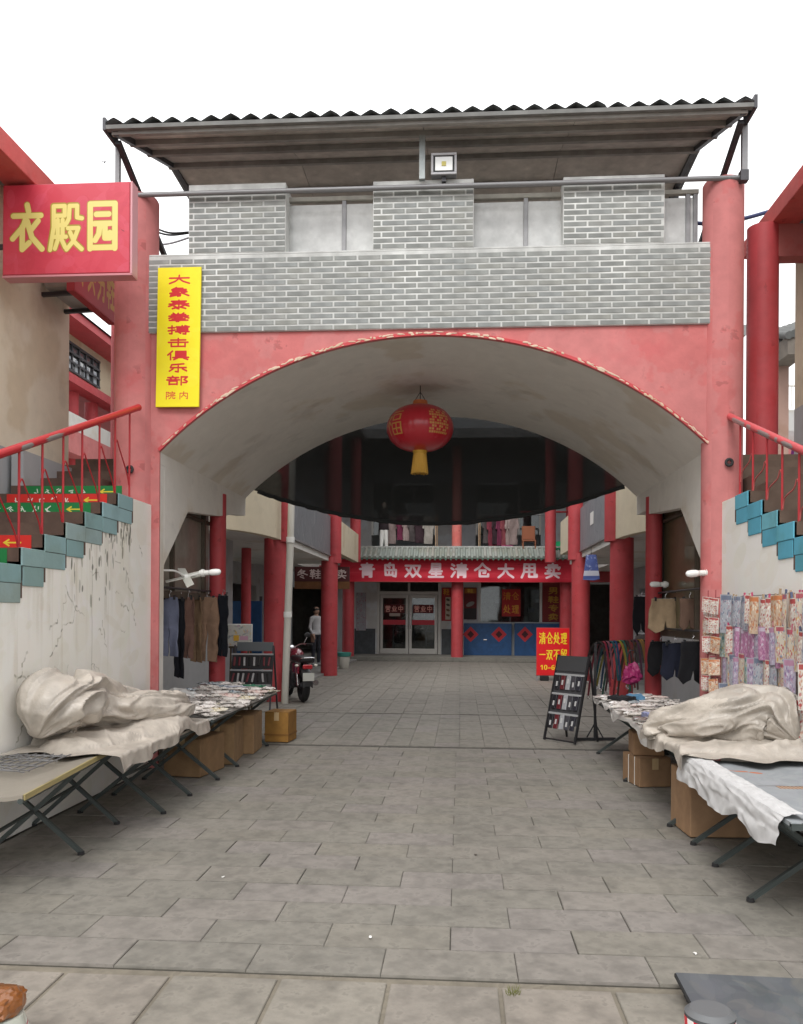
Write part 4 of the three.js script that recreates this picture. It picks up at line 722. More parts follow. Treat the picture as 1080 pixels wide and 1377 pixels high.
// far wing beyond the house (seen past the cream wall), pavilion on the other side
{
  const X = -7.6, w = thing('far_wing', 'distant cream and red wing with a barred window past the cream house', 'building');
  const P = (u, v) => px(u, v, X), dN = 12.5, dFar = 26;
  const eT = P(115, 447).y, eB = P(115, 464).y, wt = P(95, 463).y, wb = P(95, 500).y, b1 = P(112, 516).y, b2 = P(112, 527).y;
  part(w, 'wall', mbx(X, X - 0.25, b1, eB, -dN, -dFar), mat([0.66, 0.56, 0.40], { map: blotch }));
  part(w, 'eave', mbx(X + 0.5, X - 3, eB, eT - 0.1, -dN, -dFar), K.columnRed);
  part(w, 'roof_edge', metric(poly([[0, 0], [3.5, 1.4], [3.5, 0]], dFar - dN).scale(-1, 1, 1).translate(X + 0.55, eT - 0.099, -dFar)), mat([0.5, 0.36, 0.34], { map: blotch }));
  part(w, 'band', mbx(X + 0.12, X - 0.2, b2, b1 - 0.001, -dN, -dFar), K.columnRed);
  part(w, 'lower_wall', mbx(X - 2, X - 2.2, 0, b2 - 0.001, -dN, -dFar), mat([0.22, 0.22, 0.23], { map: grain }));
  const g1 = P(112, 566).y, g2 = P(112, 588).y;
  part(w, 'parapet', mbx(X + 0.1, X - 0.05, g2, g1, -dN, -dFar), K.white);
  part(w, 'floor_band', mbx(X + 0.12, X - 2, g2 - 0.45, g2 - 0.001, -dN, -dFar), K.wallRed);
  part(w, 'ground_wall', mbx(X - 1, X - 1.2, 0, g2 - 0.451, -dN, -dFar), K.columnRed);
  for (const u of [112, 138]) { const p = P(u, 600); part(w, 'column', metric(new THREE.CylinderGeometry(0.14, 0.14, b2 - 0.01, 18).translate(X - 0.25, b2 / 2, p.z)), K.columnRed); }
  const zA = P(94, 480).z + 0.6, zB = P(131, 480).z, fr = part(w, 'window', mbx(X + 0.003, X + 0.02, wb, wt, zA, zB), mat([0.06, 0.065, 0.07], { rough: 0.15, coat: 1 }), 'barred window with grey panes');
  for (let k = 0; k <= 6; k++) part(fr, 'window_bar', mbx(X + 0.021, X + 0.05, wb, wt, zA + (zB - zA) * k / 6 - 0.02, zA + (zB - zA) * k / 6 + 0.02), K.darkSteel);
  for (let k = 0; k <= 3; k++) part(fr, 'window_bar', mbx(X + 0.0515, X + 0.07, wb + (wt - wb) * k / 3 - 0.02, wb + (wt - wb) * k / 3 + 0.02, zA, zB), K.darkSteel);
  for (let k = 0; k < 5; k++) part(fr, 'curtain', mbx(X + 0.0205, X + 0.0208, wb + 0.05, wt - 0.25, zA + (zB - zA) * (k + 0.15) / 5, zA + (zB - zA) * (k + 0.8) / 5), mat([0.42, 0.46, 0.5]));

  const d = 16, pv = thing('tiled_pavilion', 'distant pavilion with a grey tiled roof past the dark red column', 'building'), q = (u, v, dd = d) => pz(u, v, dd);
  part(pv, 'pier', mbx(q(1046, 500).x, q(1061, 500).x, 0, q(1050, 486).y, -d, -d - 0.3), mat([0.34, 0.22, 0.18], { map: blotch }));
  const ya = q(1060, 492).y, y2 = q(1060, 462).y;
  part(pv, 'eave', metric(poly([[q(1040, 480).x, q(1040, 492).y], [q(1064, 480).x, q(1064, 492).y], [q(1100, 480).x, q(1100, 462).y], [q(1100, 440).x, q(1100, 448).y], [q(1040, 440).x, q(1040, 468).y]], 1.2).translate(0, 0, -d - 0.5)), mat([0.22, 0.19, 0.16], { map: grain }));
  for (let k = 0; k < 9; k++) { const a = q(1040 + k * 7, 470 - k * 2.3), b = q(1040 + k * 7, 455 - k * 2.3); part(pv, 'roof_tile', metric(rod(V(a.x, a.y + 0.02, -d + 0.75), V(b.x, b.y + 0.22, -d - 0.5), 0.07, 0.06, 9)), mat([0.16, 0.165, 0.16], { map: grain })); }
  for (const u of [1047, 1064]) { const a = q(u, 458); part(pv, 'ridge_ornament', metric(new THREE.ConeGeometry(0.06, 0.28, 8).rotateZ(0.4).translate(a.x, a.y + 0.1, -d)), K.slate); }
  part(pv, 'low_wall', mbx(q(1050, 560).x, q(1150, 560).x, q(1060, 578).y, q(1060, 556).y, -d - 1.5, -d - 1.7), mat([0.5, 0.5, 0.49], { map: blotch }));
  part(pv, 'floor_band', mbx(q(1050, 560).x, q(1150, 560).x, q(1060, 594).y, q(1060, 578).y - 0.002, -d - 1.2, -d - 1.7), K.wallRed);
  part(pv, 'lower_wall', mbx(q(1048, 560).x, q(1150, 560).x, 0, LANDY, -d - 1.0, -d - 1.2), K.wallRed);
  part(pv, 'floor', mbx(q(1020, 560).x, q(1150, 560).x, LANDY - 0.15, LANDY, -d + 1.5, -d - 0.999), K.concrete);
  for (const k of [0, 1]) part(pv, 'floor_support', mbx(q(1032 + k * 80, 560).x, q(1038 + k * 80, 560).x, 0, LANDY - 0.151, -d + 1.0, -d + 0.8), K.columnRed);
  const rl = thing('white_railing', 'white metal railing against the sky beyond the tiled pavilion', 'railing'), dr = 18.5;
  part(rl, 'top_bar', rod(q(1056, 518, dr), q(1160, 521, dr), 0.03), K.whitePlastic); part(rl, 'bottom_bar', rod(q(1056, 551, dr), q(1160, 554, dr), 0.025), K.whitePlastic);
  for (let k = 0; k < 16; k++) part(rl, 'baluster', rod(q(1058 + k * 6.5, 518.2, dr), q(1058 + k * 6.5, 551, dr), 0.014, 0.014, 6), K.whitePlastic);
  part(rl, 'base', mbx(q(1056, 555, dr).x, q(1160, 555, dr).x, 0, q(1056, 552, dr).y - 0.03, -dr + 0.1, -dr - 0.1), mat([0.5, 0.5, 0.49], { map: blotch }));
}

// ================================================================ signs on the gateway
{
  const t = canvasTex(1024, 704, (c, w, h) => {
    c.fillStyle = '#c83a4d'; c.fillRect(0, 0, w, h); speckle(c, w, h, 130, ['#d05066', '#bf3045', '#cc465a'], 20, 110);
    [...'衣殿园'].forEach((ch, i) => { const x = [52, 370, 682][i], ww = [280, 280, 250][i], hh = [430, 420, 410][i]; glyph(c, ch, x, 128, ww, hh, 52, '#a08a2a'); glyph(c, ch, x + 2, 130, ww, hh, i === 1 ? 34 : 44, '#e2d27c'); });
    c.strokeStyle = '#5a1a22'; c.lineWidth = 4; c.beginPath(); c.moveTo(962, 372); c.lineTo(984, 384); c.stroke();
  });
  const d = 7.55, a = pz(4, 249, d), b = pz(175, 367, d), sg = thing('shop_sign', 'red projecting sign board with three large yellow characters', 'sign');
  part(sg, 'board', rbx(a.x, b.x, b.y, a.y, -d, -d - 0.14, 0.008), mat([0.55, 0.06, 0.09], { rough: 0.5, map: paint }));
  part(sg, 'print', face(b.x - a.x - 0.02, a.y - b.y - 0.02).translate((a.x + b.x) / 2, (a.y + b.y) / 2, -d + 0.003), printed(t, 0.45, 0.15));
  part(sg, 'edge_trim', rbx(b.x + 0.001, b.x + 0.02, b.y - 0.012, a.y, -d + 0.006, -d - 0.13, 0.004), mat([0.62, 0.30, 0.33], { rough: 0.4 }));
  part(sg, 'edge_trim', rbx(a.x, b.x + 0.02, b.y - 0.022, b.y - 0.001, -d + 0.006, -d - 0.13, 0.004), mat([0.55, 0.22, 0.25], { rough: 0.4 }));
  part(sg, 'bracket', bar(V(BL, b.y + 0.3, -d - 0.08), V(a.x + 0.02, b.y + 0.3, -d - 0.08), 0.04, 0.04), K.darkSteel);
}
{
  const t = canvasTex(400, 1210, (c, w, h) => {
    c.fillStyle = '#f4e414'; c.fillRect(0, 0, w, h); speckle(c, w, h, 60, ['#f7ea3a', '#eedb10'], 20, 90);
    [...'大象泰拳搏击俱乐部'].forEach((ch, i) => { const y = 62 + i * 110; glyph(c, ch, 92, y, 216, 84, 15, '#d2262a'); glyph(c, ch, 97, y, 206, 84, 10, '#cf1f27'); });
    glyph(c, '院', 88, 1076, 96, 72, 8, '#d4442c'); glyph(c, '内', 214, 1076, 92, 72, 8, '#d4442c');
  });
  const d = D - 0.06, a = pz(212, 360, d), b = pz(268, 547, d), w = b.x - a.x + 0.015, h = a.y - b.y, sg = thing('yellow_sign', 'tall yellow sign with a column of red characters over the brick edge', 'sign');
  sg.position.set((a.x + b.x) / 2, (a.y + b.y) / 2, -d); sg.rotation.z = -0.012; sg.rotation.y = -0.03;
  part(sg, 'board', rbx(-w / 2, w / 2, -h / 2, h / 2, -0.02, 0, 0.004), mat([0.75, 0.62, 0.03], { rough: 0.5 }));
  part(sg, 'print', face(w - 0.006, h - 0.006).translate(0, 0, 0.002), printed(t, 0.5));
}
{ // second red sign running back along the house, and the small awning below the big sign
  const t = canvasTex(512, 160, (c) => { c.fillStyle = '#a81d2b'; c.fillRect(0, 0, 512, 160); [...'专卖男鞋'].forEach((ch, i) => glyph(c, ch, 16 + i * 124, 20, 108, 120, 14, '#c08a34')); });
  const xs = BL + 0.52, A = px(100, 400, xs), B = px(156, 400, xs), y1 = px(152, 372, xs).y + 0.25, y0 = px(152, 434, xs).y, sg = thing('side_sign', 'red sign with ochre characters seen edge on behind the projecting sign', 'sign');
  part(sg, 'board', mbx(xs, xs - 0.08, y0, y1, A.z, B.z), mat([0.45, 0.05, 0.06], { map: paint }));
  part(sg, 'print', face(Math.abs(B.z - A.z) - 0.02, y1 - y0 - 0.02).rotateY(Math.PI / 2).translate(xs + 0.003, (y0 + y1) / 2, (A.z + B.z) / 2), printed(t));
  const aw = thing('air_conditioner', 'grey box unit on a bracket below the big red sign', 'box unit'), c = px(100, 380, BL + 0.25);
  part(aw, 'body', rbx(BL + 0.06, BL + 0.5, c.y - 0.16, c.y + 0.2, c.z - 0.4, c.z + 0.3, 0.02), mat([0.38, 0.37, 0.35], { map: blotch, rough: 0.5 }));
  for (let k = 0; k < 7; k++) part(aw, 'slat', mbx(BL + 0.501, BL + 0.512, c.y - 0.12 + k * 0.04, c.y - 0.1 + k * 0.04, c.z - 0.36, c.z + 0.26), K.darkSteel);
  for (const q of [-0.3, 0.2]) part(aw, 'bracket', bar(V(BL, c.y - 0.2, c.z + q), V(BL + 0.5, c.y - 0.18, c.z + q), 0.04, 0.04), K.darkSteel);
}
// cables
[[[[207, 306], [228, 313], [258, 312]], 10.5, 'black twin cable between the red pillar and brick pier'], [[[207, 311], [228, 316], [258, 313]], 10.7, 'second black cable strung under the twin cable'], [[[205, 330], [230, 327], [256, 319]], 10.3, 'thin pale cable rising to the brick pier'], [[[934, 300], [962, 301], [1000, 294], [1046, 281]], 9.9, 'dark blue cable between the gateway and red eaves']].forEach(([pts, d, label], i) => one('cable', label, 'cable', tube(pts.map(([u, v]) => pz(u, v, d)), i === 3 ? 0.022 : 0.012, 20, 6), i === 3 ? mat([0.05, 0.06, 0.14]) : i === 2 ? mat([0.35, 0.35, 0.38]) : K.rubber));

// ================================================================ lantern
{
  const d = 10.2, c = pz(565, 576, d), R = 45 / F * d, hh = 31 / F * d, ln = thing('lantern', 'round red paper lantern with gold characters and a yellow tassel', 'lantern');
  const t = canvasTex(1024, 512, (cx, w, h) => {
    cx.fillStyle = '#b21528'; cx.fillRect(0, 0, w, h);
    for (let k = 0; k < 4; k++) { const x = 128 + k * 256; if (k % 2 === 0) { glyph(cx, '福', x - 62, 150, 124, 190, 9, '#bd8a42'); } else { for (let i = 0; i < 9; i++) for (let j = 0; j < 9; j++) if ((i * 7 + j * 5 + i * j) % 3) { cx.fillStyle = '#c08a4a'; cx.fillRect(x - 58 + i * 13, 155 + j * 20, 11, 15); } } }
  });
  const g = new THREE.SphereGeometry(1, 96, 40), p = g.attributes.position;
  for (let i = 0; i < p.count; i++) { const a = Math.atan2(p.getZ(i), p.getX(i)), rib = 1 - 0.012 * Math.pow(Math.abs(Math.sin(a * 16)), 0.5) * Math.sqrt(Math.max(0, 1 - p.getY(i) ** 2)), y = p.getY(i), k = Math.sqrt(Math.max(0, 1 - y * y)), q = Math.pow(k, 0.82) / Math.max(k, 1e-4); p.setXYZ(i, p.getX(i) * R * rib * q, y * hh, p.getZ(i) * R * rib * q); }
  g.computeVertexNormals(); g.rotateY(-0.1);
  const lm = printed(t, 0.35, 0.4); part(ln, 'shade', g, lm);
  const gold = mat([0.62, 0.36, 0.05], { rough: 0.4, metal: 0.2 });
  part(ln, 'top_cap', new THREE.CylinderGeometry(0.085, 0.1, 0.075, 28).translate(0, hh + 0.015, 0), mat([0.55, 0.16, 0.05], { rough: 0.4 }));
  part(ln, 'bottom_cap', new THREE.CylinderGeometry(0.1, 0.075, 0.06, 28).translate(0, -hh - 0.005, 0), gold);
  const fr = []; for (let i = 0; i < 60; i++) { const a = i / 60 * 6.283, r = 0.092; fr.push(rod(V(Math.cos(a) * r * 0.8, -hh - 0.035, Math.sin(a) * r * 0.8), V(Math.cos(a) * r * rr(1.0, 1.15), -hh - 0.26 - rr(0, 0.015), Math.sin(a) * r * rr(1.0, 1.15)), 0.007, 0.005, 5)); }
  part(ln, 'tassel', merge(fr), gold, 'yellow thread tassel').userData.kind = 'stuff';
  part(ln, 'cord', rod(V(0, hh + 0.05, 0), V(0, hCrown - c.y - 0.001, 0), 0.006, 0.006, 6), K.dark);
  for (const q of [-1, 1]) part(ln, 'cord', rod(V(q * 0.08, hh + 0.03, 0), V(0, hh + 0.16, 0), 0.004, 0.004, 5), K.dark);
  ln.position.copy(c);
}

// ================================================================ lamps and the small ceiling-fan-like lamp
function bulb(parent, p, dir, len = 0.24) {
  const q = p.clone().addScaledVector(dir, len * 0.42);
  part(parent, 'socket', rod(p, q, 0.032, 0.028, 14), K.whitePlastic);
  part(parent, 'collar', rod(p.clone().addScaledVector(dir, 0.02), p.clone().addScaledVector(dir, 0.05), 0.042, 0.042, 14), K.whitePlastic);
  const b = new THREE.LatheGeometry([[0, 0], [0.026, 0.0], [0.034, 0.03], [0.036, 0.08], [0.03, 0.115], [0.015, 0.13], [0, 0.134]].map(([x, y]) => new THREE.Vector2(x, y)), 18);
  b.applyQuaternion(new THREE.Quaternion().setFromUnitVectors(V(0, 1, 0), dir)).translate(q.x, q.y, q.z);
  part(parent, 'bulb', b, mat([0.85, 0.85, 0.83], { rough: 0.25 }));
}
{
  const l1 = thing('wall_lamp', 'white bulb in a socket on the red post edge above the hanging packets', 'lamp'); bulb(l1, pz(950, 770, D + 0.02).setX(XR + 0.01), V(-1, -0.06, 0.1).normalize(), 0.26);
  const l2 = thing('wall_lamp', 'white bulb sticking out of the brown stall board above the shorts', 'lamp'); bulb(l2, px(898, 786, XR + 0.15), V(-1, 0, 0.12).normalize(), 0.22);
  const d = D + 0.6, c = pz(250, 776, d), f = thing('fan_lamp', 'white four bladed lamp on a bent cable above the hanging trousers', 'lamp');
  for (let k = 0; k < 4; k++) { const a = 0.5 + k * Math.PI / 2, g = new RoundedBoxGeometry(0.2, 0.012, 0.085, 2, 0.005).translate(0.12, 0, 0).rotateX(0.25).rotateY(a).rotateX(0.55).translate(c.x, c.y, c.z); part(f, 'blade', g, mat([0.55, 0.55, 0.5], { rough: 0.4 })); }
  part(f, 'hub', new THREE.SphereGeometry(0.035, 16, 12).translate(c.x, c.y, c.z), K.whitePlastic);
  bulb(f, c.clone().add(V(0.16, 0.04, 0.02)), V(1, 0.08, 0).normalize(), 0.24);
  part(f, 'arm', rod(c, c.clone().add(V(0.17, 0.04, 0.02)), 0.014), K.whitePlastic);
  const e = pz(206, 765, D + 0.02);
  part(f, 'cable', tube([e, pz(222, 767, D + 0.2), pz(236, 768, D + 0.4), c], 0.011, 20, 8), K.whitePlastic);
}

// ================================================================ folding camp tables
function campTable(name, label, x0, x1, d0, d1, top, frames, topMat, yaw = 0) {
  const t = thing(name, label, 'table'), cx = (x0 + x1) / 2, cz = -(d0 + d1) / 2, w = x1 - x0, l = d1 - d0;
  t.position.set(cx, 0, cz); t.rotation.y = yaw;
  const g = new THREE.BoxGeometry(w, 0.022, l, 8, 1, 24), p = g.attributes.position;
  for (let i = 0; i < p.count; i++) { const sx = p.getX(i) / w * 2; p.setY(i, p.getY(i) - 0.018 * (1 - sx * sx) + 0.006 * noise3(p.getX(i) * 4, p.getZ(i) * 3, d0)); }
  g.computeVertexNormals();
  part(t, 'tabletop', metric(g.translate(0, top, 0)), topMat);
  for (const s of [-1, 1]) part(t, 'side_rail', rod(V(s * (w / 2 - 0.012), top - 0.02, -l / 2), V(s * (w / 2 - 0.012), top - 0.02, l / 2), 0.016), K.legGreen);
  for (const f of frames) {
    const z = -(f - (d0 + d1) / 2);
    part(t, 'leg', bar(V(-w / 2 + 0.02, top - 0.03, z), V(w / 2 - 0.01, 0.012, z), 0.028, 0.028), K.legGreen);
    part(t, 'leg', bar(V(w / 2 - 0.02, top - 0.03, z + 0.034), V(-w / 2 + 0.01, 0.012, z + 0.034), 0.028, 0.028), K.legGreen);
    part(t, 'pivot', rod(V(0, top / 2 - 0.005, z - 0.03), V(0, top / 2 - 0.005, z + 0.06), 0.014), K.darkSteel);
    for (const s of [-1, 1]) part(t, 'foot', new THREE.CylinderGeometry(0.021, 0.023, 0.02, 12).translate(s * (w / 2 - 0.012), 0.01, s > 0 ? z : z + 0.034), K.rubber);
  }
  part(t, 'stretcher', rod(V(0, top / 2, -l / 2 + 0.1), V(0, top / 2, l / 2 - 0.1), 0.012), K.legGreen);
  return t;
}
const boardMat = mat([0.30, 0.27, 0.225], { map: blotch, rough: 0.5, bump: 0.004 });
const TH = 0.6;
{
  const t = campTable('camp_table', 'bare brown folding table before the cracked white wall', -3.06, -2.44, 4.35, 6.3, TH - 0.02, [5.33, 6.12], boardMat, 0.11);
  part(t, 'front_trim', bar(V(0.312, TH - 0.022, -0.96), V(0.312, TH - 0.022, 0.96), 0.014, 0.03), mat([0.55, 0.45, 0.2], { map: grain, rough: 0.5 }), 'worn yellow wooden edge strip');
}
campTable('camp_table', 'folding table under the crumpled beige sheet by the red post edge', -2.98, -2.3, 6.36, 7.6, TH - 0.03, [6.5, 7.15], boardMat);
campTable('camp_table', 'folding table covered with sock packets beside the hanging trousers', -2.98, -2.26, 7.66, 10.35, TH, [7.85, 8.55, 9.9], mat([0.5, 0.49, 0.47], { map: blotch, rough: 0.35 }));
campTable('camp_table', 'folding table with plastic wrapped goods before the hanging shorts', 1.56, 2.36, 6.3, 10.1, TH, [6.5, 8.2, 9.8], mat([0.55, 0.54, 0.53], { map: blotch, rough: 0.3 }));
{ // grey canvas cot with orange marks and a mended tear
  const ct = canvasTex(512, 1024, (c, w, h) => {
    c.fillStyle = '#93979a'; c.fillRect(0, 0, w, h); speckle(c, w, h, 300, ['#8c9094', '#9b9fa2', '#878b8e'], 10, 70);
    c.fillStyle = '#b9673f'; for (const [x, y, a, b] of [[150, 230, 34, 12], [205, 250, 30, 13], [110, 214, 40, 4]]) { c.beginPath(); c.ellipse(x, y, a * 0.9, b, 0.25, 0, 7); c.fill(); }
    c.fillStyle = '#a88a72'; c.fillRect(190, 470, 322, 44); c.strokeStyle = '#4e4038'; c.lineWidth = 3; for (let x = 190; x < 512; x += 16) { c.beginPath(); c.moveTo(x, 466); c.lineTo(x + 5, 518); c.stroke(); } c.lineWidth = 5; c.beginPath(); c.moveTo(120, 480); c.lineTo(200, 468); c.lineTo(512, 462); c.stroke();
  });
  const cm = printed(ct, 0.8), t = campTable('canvas_cot', 'grey canvas folding cot with orange marks and a stitched tear', 1.6, 2.36, 4.22, 6.05, TH - 0.03, [4.85, 5.5, 6.0], K.steel);
  const top = t.children[0], g = top.geometry, p = g.attributes.position, uv = []; for (let i = 0; i < p.count; i++) uv.push((p.getX(i) + 0.38) / 0.76, 1 - (p.getZ(i) + 0.915) / 1.83); g.setAttribute('uv', new THREE.Float32BufferAttribute(uv, 2)); top.material = cm;
  part(t, 'end_rail', bar(V(-0.38, TH - 0.04, 0.915), V(0.38, TH - 0.04, 0.915), 0.03, 0.03), K.legGreen);
}
// ---------------------------------------------------------------- sheets of plastic and cloth
function drape(path, along, ny, seed0, amp = 0.03, cut = 0) {          // path: cross-section points [x,y]; along: [d0,d1]
  const nx = 40, pos = [], idx = [], c = new THREE.CatmullRomCurve3(path.map(([x, y]) => V(x, y, 0)), false, 'catmullrom', 0.2);
  for (let j = 0; j <= ny; j++) for (let i = 0; i <= nx; i++) {
    const d = along[0] + (along[1] - along[0]) * j / ny, hang = 1 - cut * (0.5 + 0.5 * noise3(d * 1.6, seed0, 1)), q = c.getPoint(i / nx * hang), fall = Math.max(0, (TH - q.y) * 5);
    pos.push(q.x + amp * (0.25 + fall) * (Math.abs(noise3(d * 3, i * 0.09, seed0)) - 0.3) + 0.3 * amp * fall * noise3(d * 9, i * 0.2, seed0), q.y + amp * 0.5 * (1 - Math.abs(noise3(d * 5, i * 0.15, seed0 + 9))) * (fall > 0.02 ? 0.3 : 1), -d + amp * noise3(i * 0.1, d * 2, seed0 + 4));
  }
  const r = nx + 1; for (let j = 0; j < ny; j++) for (let i = 0; i < nx; i++) { const a = j * r + i; idx.push(a, a + 1, a + r, a + 1, a + r + 1, a + r); }
  const g = new THREE.BufferGeometry(); g.setAttribute('position', new THREE.Float32BufferAttribute(pos, 3)); g.setIndex(idx); g.computeVertexNormals(); return metric(g);
}
const sheetL = mat([0.68, 0.615, 0.535], { rough: 0.42, map: grain, coat: 0.15, bump: 0.012 }), sheetR = mat([0.63, 0.57, 0.495], { rough: 0.42, map: grain, coat: 0.15, bump: 0.012 });
// a loose plastic sheet thrown over a table: ridges [d, x, height, width] -> [d, x, height, width], sharp folds, hanging past the table edge
function loose(xa, xe, da, db, ridges, drop, sd, base = TH + 0.012) {
  const out = Math.sign(xe - xa), nI = 96, nJ = 60, L = Math.abs(xe - xa), hang = drop, pos = [], idx = [];
  const fold = (x, d, ang, st, fr, q) => { const c = Math.cos(ang), s = Math.sin(ang), a = x * c + d * s, b = -x * s + d * c; return Math.pow(1 - Math.abs(noise3(a * st, b * fr, q)), 2.2); };
  for (let i = 0; i <= nI; i++) for (let j = 0; j <= nJ; j++) {
    let d = da + (db - da) * i / nI; const endHang = hang * (0.55 + 0.45 * noise3(d * 1.3, sd, 2)), t = j / nJ * (L + endHang), x0 = xa + out * Math.min(t, L), over = Math.max(0, t - L);
    let h = 0;
    for (const [[d0, x1, h0, w0], [d1, x2, h1, w1]] of ridges) { const vx = x2 - x1, vd = d1 - d0, k = Math.max(0, Math.min(1, ((x0 - x1) * vx + (d - d0) * vd) / (vx * vx + vd * vd))), dist = Math.hypot(x0 - x1 - vx * k, d - d0 - vd * k), w = w0 + (w1 - w0) * k, hh = h0 + (h1 - h0) * k, e = dist / w; h = Math.max(h, hh * (e < 1.5 ? Math.pow(Math.max(0, 1 - Math.pow(e / 1.5, 2.6)), 0.75) : 0)); }
    const edge = Math.min(1, Math.min(i, nI - i) / 9) , amp = (0.022 + 0.26 * h) * edge;
    const f = 0.7 * fold(x0, d, 0.5 + sd, 0.9, 2.6, sd) + 0.4 * fold(x0, d, 2.0 + sd, 1.2, 4.0, sd + 4) + 0.12 * fold(x0, d, 1.1, 2.4, 8, sd + 8);
    let y = base + h * edge * 0.85 + amp * (f - 0.35), x = x0 + out * (0.05 * h * 2 * noise3(x0 * 3, d * 3, sd) + 0.0);
    if (y < base) y = base + 0.002;
    if (over > 0) { y = base + Math.min(0.03, y - base) - over; x = xe + out * (0.012 + 0.045 * Math.abs(noise3(d * 2.2, 0, sd)) * Math.min(1, over * 8) + 0.008 * noise3(d * 6, over * 4, sd)); }
    pos.push(x, y, -d + 0.03 * noise3(x0 * 4, d * 2, sd + 1) * edge + 0.16 * noise3(x0 * 2.6, sd, 1) * (1 - edge));
  }
  for (let i = 0; i < nI; i++) for (let j = 0; j < nJ; j++) { const a = i * (nJ + 1) + j; idx.push(a, a + 1, a + nJ + 1, a + 1, a + nJ + 2, a + nJ + 1); }
  let g = new THREE.BufferGeometry(); g.setAttribute('position', new THREE.Float32BufferAttribute(pos, 3)); g.setIndex(idx); g.computeVertexNormals(); return metric(g);
}
// a thick roll of bunched sheet: long folds that run along and wind round it, ends tucked in
function roll(spine, radii, sd, floor, tw = 2.2, squash = 0.85) {
  const cv = new THREE.CatmullRomCurve3(spine), nu = 150, nv = 120, pos = [], idx = [], rd = (a, b, c) => 1 - Math.abs(noise3(a, b, c));
  for (let i = 0; i <= nu; i++) {
    const u = i / nu, c = cv.getPoint(u), T = cv.getTangent(u), side = V(0, 1, 0).cross(T).normalize(), up = T.clone().cross(side).normalize();
    const k = u * (radii.length - 1), f = Math.min(radii.length - 2, Math.floor(k)), e = k - f, sm = e * e * (3 - 2 * e), R = (radii[f] + (radii[f + 1] - radii[f]) * sm) * Math.pow(Math.min(1, Math.min(u, 1 - u) / 0.09), 0.5);
    for (let j = 0; j <= nv; j++) {
      const a = j / nv * Math.PI * 2, w = a + tw * u + 0.5 * noise3(Math.cos(a), Math.sin(a), u * 3 + sd), X = Math.cos(w), Y = Math.sin(w);
      const fo = 0.30 * noise3(X * 0.9, Y * 0.9, u * 1.7 + sd) + 0.20 * Math.pow(rd(X * 1.25 + 7, Y * 1.25, u * 1.5 + sd), 1.6) + 0.075 * Math.pow(rd(X * 2.6, Y * 2.6 + 3, u * 2.2 + sd), 2) + 0.028 * noise3(X * 4, Y * 4, u * 7 + sd);
      const r = R * (0.86 + fo), P = c.clone().addScaledVector(side, Math.cos(a) * r).addScaledVector(up, Math.sin(a) * r * squash);
      if (P.y < floor) { P.addScaledVector(side, Math.cos(a) * (floor - P.y) * 0.4); P.y = floor + 0.004 * (1 + noise3(P.x * 9, P.z * 9, sd)); }
      pos.push(P.x, P.y, P.z);
    }
  }
  for (let i = 0; i < nu; i++) for (let j = 0; j < nv; j++) { const a = i * (nv + 1) + j; (i * 7 + j * 3) % 5 < 2 ? idx.push(a, a + nv + 1, a + nv + 2, a, a + nv + 2, a + 1) : idx.push(a, a + nv + 1, a + 1, a + 1, a + nv + 1, a + nv + 2); }
  let g = new THREE.BufferGeometry(); g.setAttribute('position', new THREE.Float32BufferAttribute(pos, 3)); g.setIndex(idx); g.computeVertexNormals(); return metric(g);
}
{
  const b = thing('plastic_sheet', 'crumpled beige plastic sheet heaped against the cracked white wall', 'sheet');
  part(b, 'upper_roll', roll([V(-2.95, 0.7, -5.72), V(-2.9, 0.9, -5.86), V(-2.86, 0.9, -6.2), V(-2.74, 0.82, -6.6), V(-2.56, 0.77, -7.0), V(-2.42, 0.72, -7.5)], [0.16, 0.25, 0.24, 0.19, 0.18, 0.15], 3.1, TH + 0.014), sheetL);
  part(b, 'spread_layer', loose(-3.1, -2.285, 5.6, 7.62, [[[5.9, -2.75, 0.09, 0.16], [7.0, -2.42, 0.1, 0.14]], [[6.2, -2.95, 0.1, 0.2], [7.3, -2.6, 0.08, 0.16]]], 0.17, 3.3), sheetL);
  const w = thing('wire_grid', 'grey wire mesh panel lying on the bare brown table', 'mesh panel');
  for (let k = 0; k < 11; k++) part(w, 'wire', rod(V(-2.98, TH + 0.012 + 0.01 * Math.sin(k), -5.0 - k * 0.055), V(-2.6, TH + 0.02 + 0.012 * Math.cos(k * 2), -4.85 - k * 0.06), 0.0045, 0.0045, 5), K.steel);
  for (let k = 0; k < 7; k++) part(w, 'wire', rod(V(-2.96 + k * 0.06, TH + 0.018, -4.95), V(-2.96 + k * 0.06, TH + 0.022, -5.52), 0.0045, 0.0045, 5), K.steel);
}
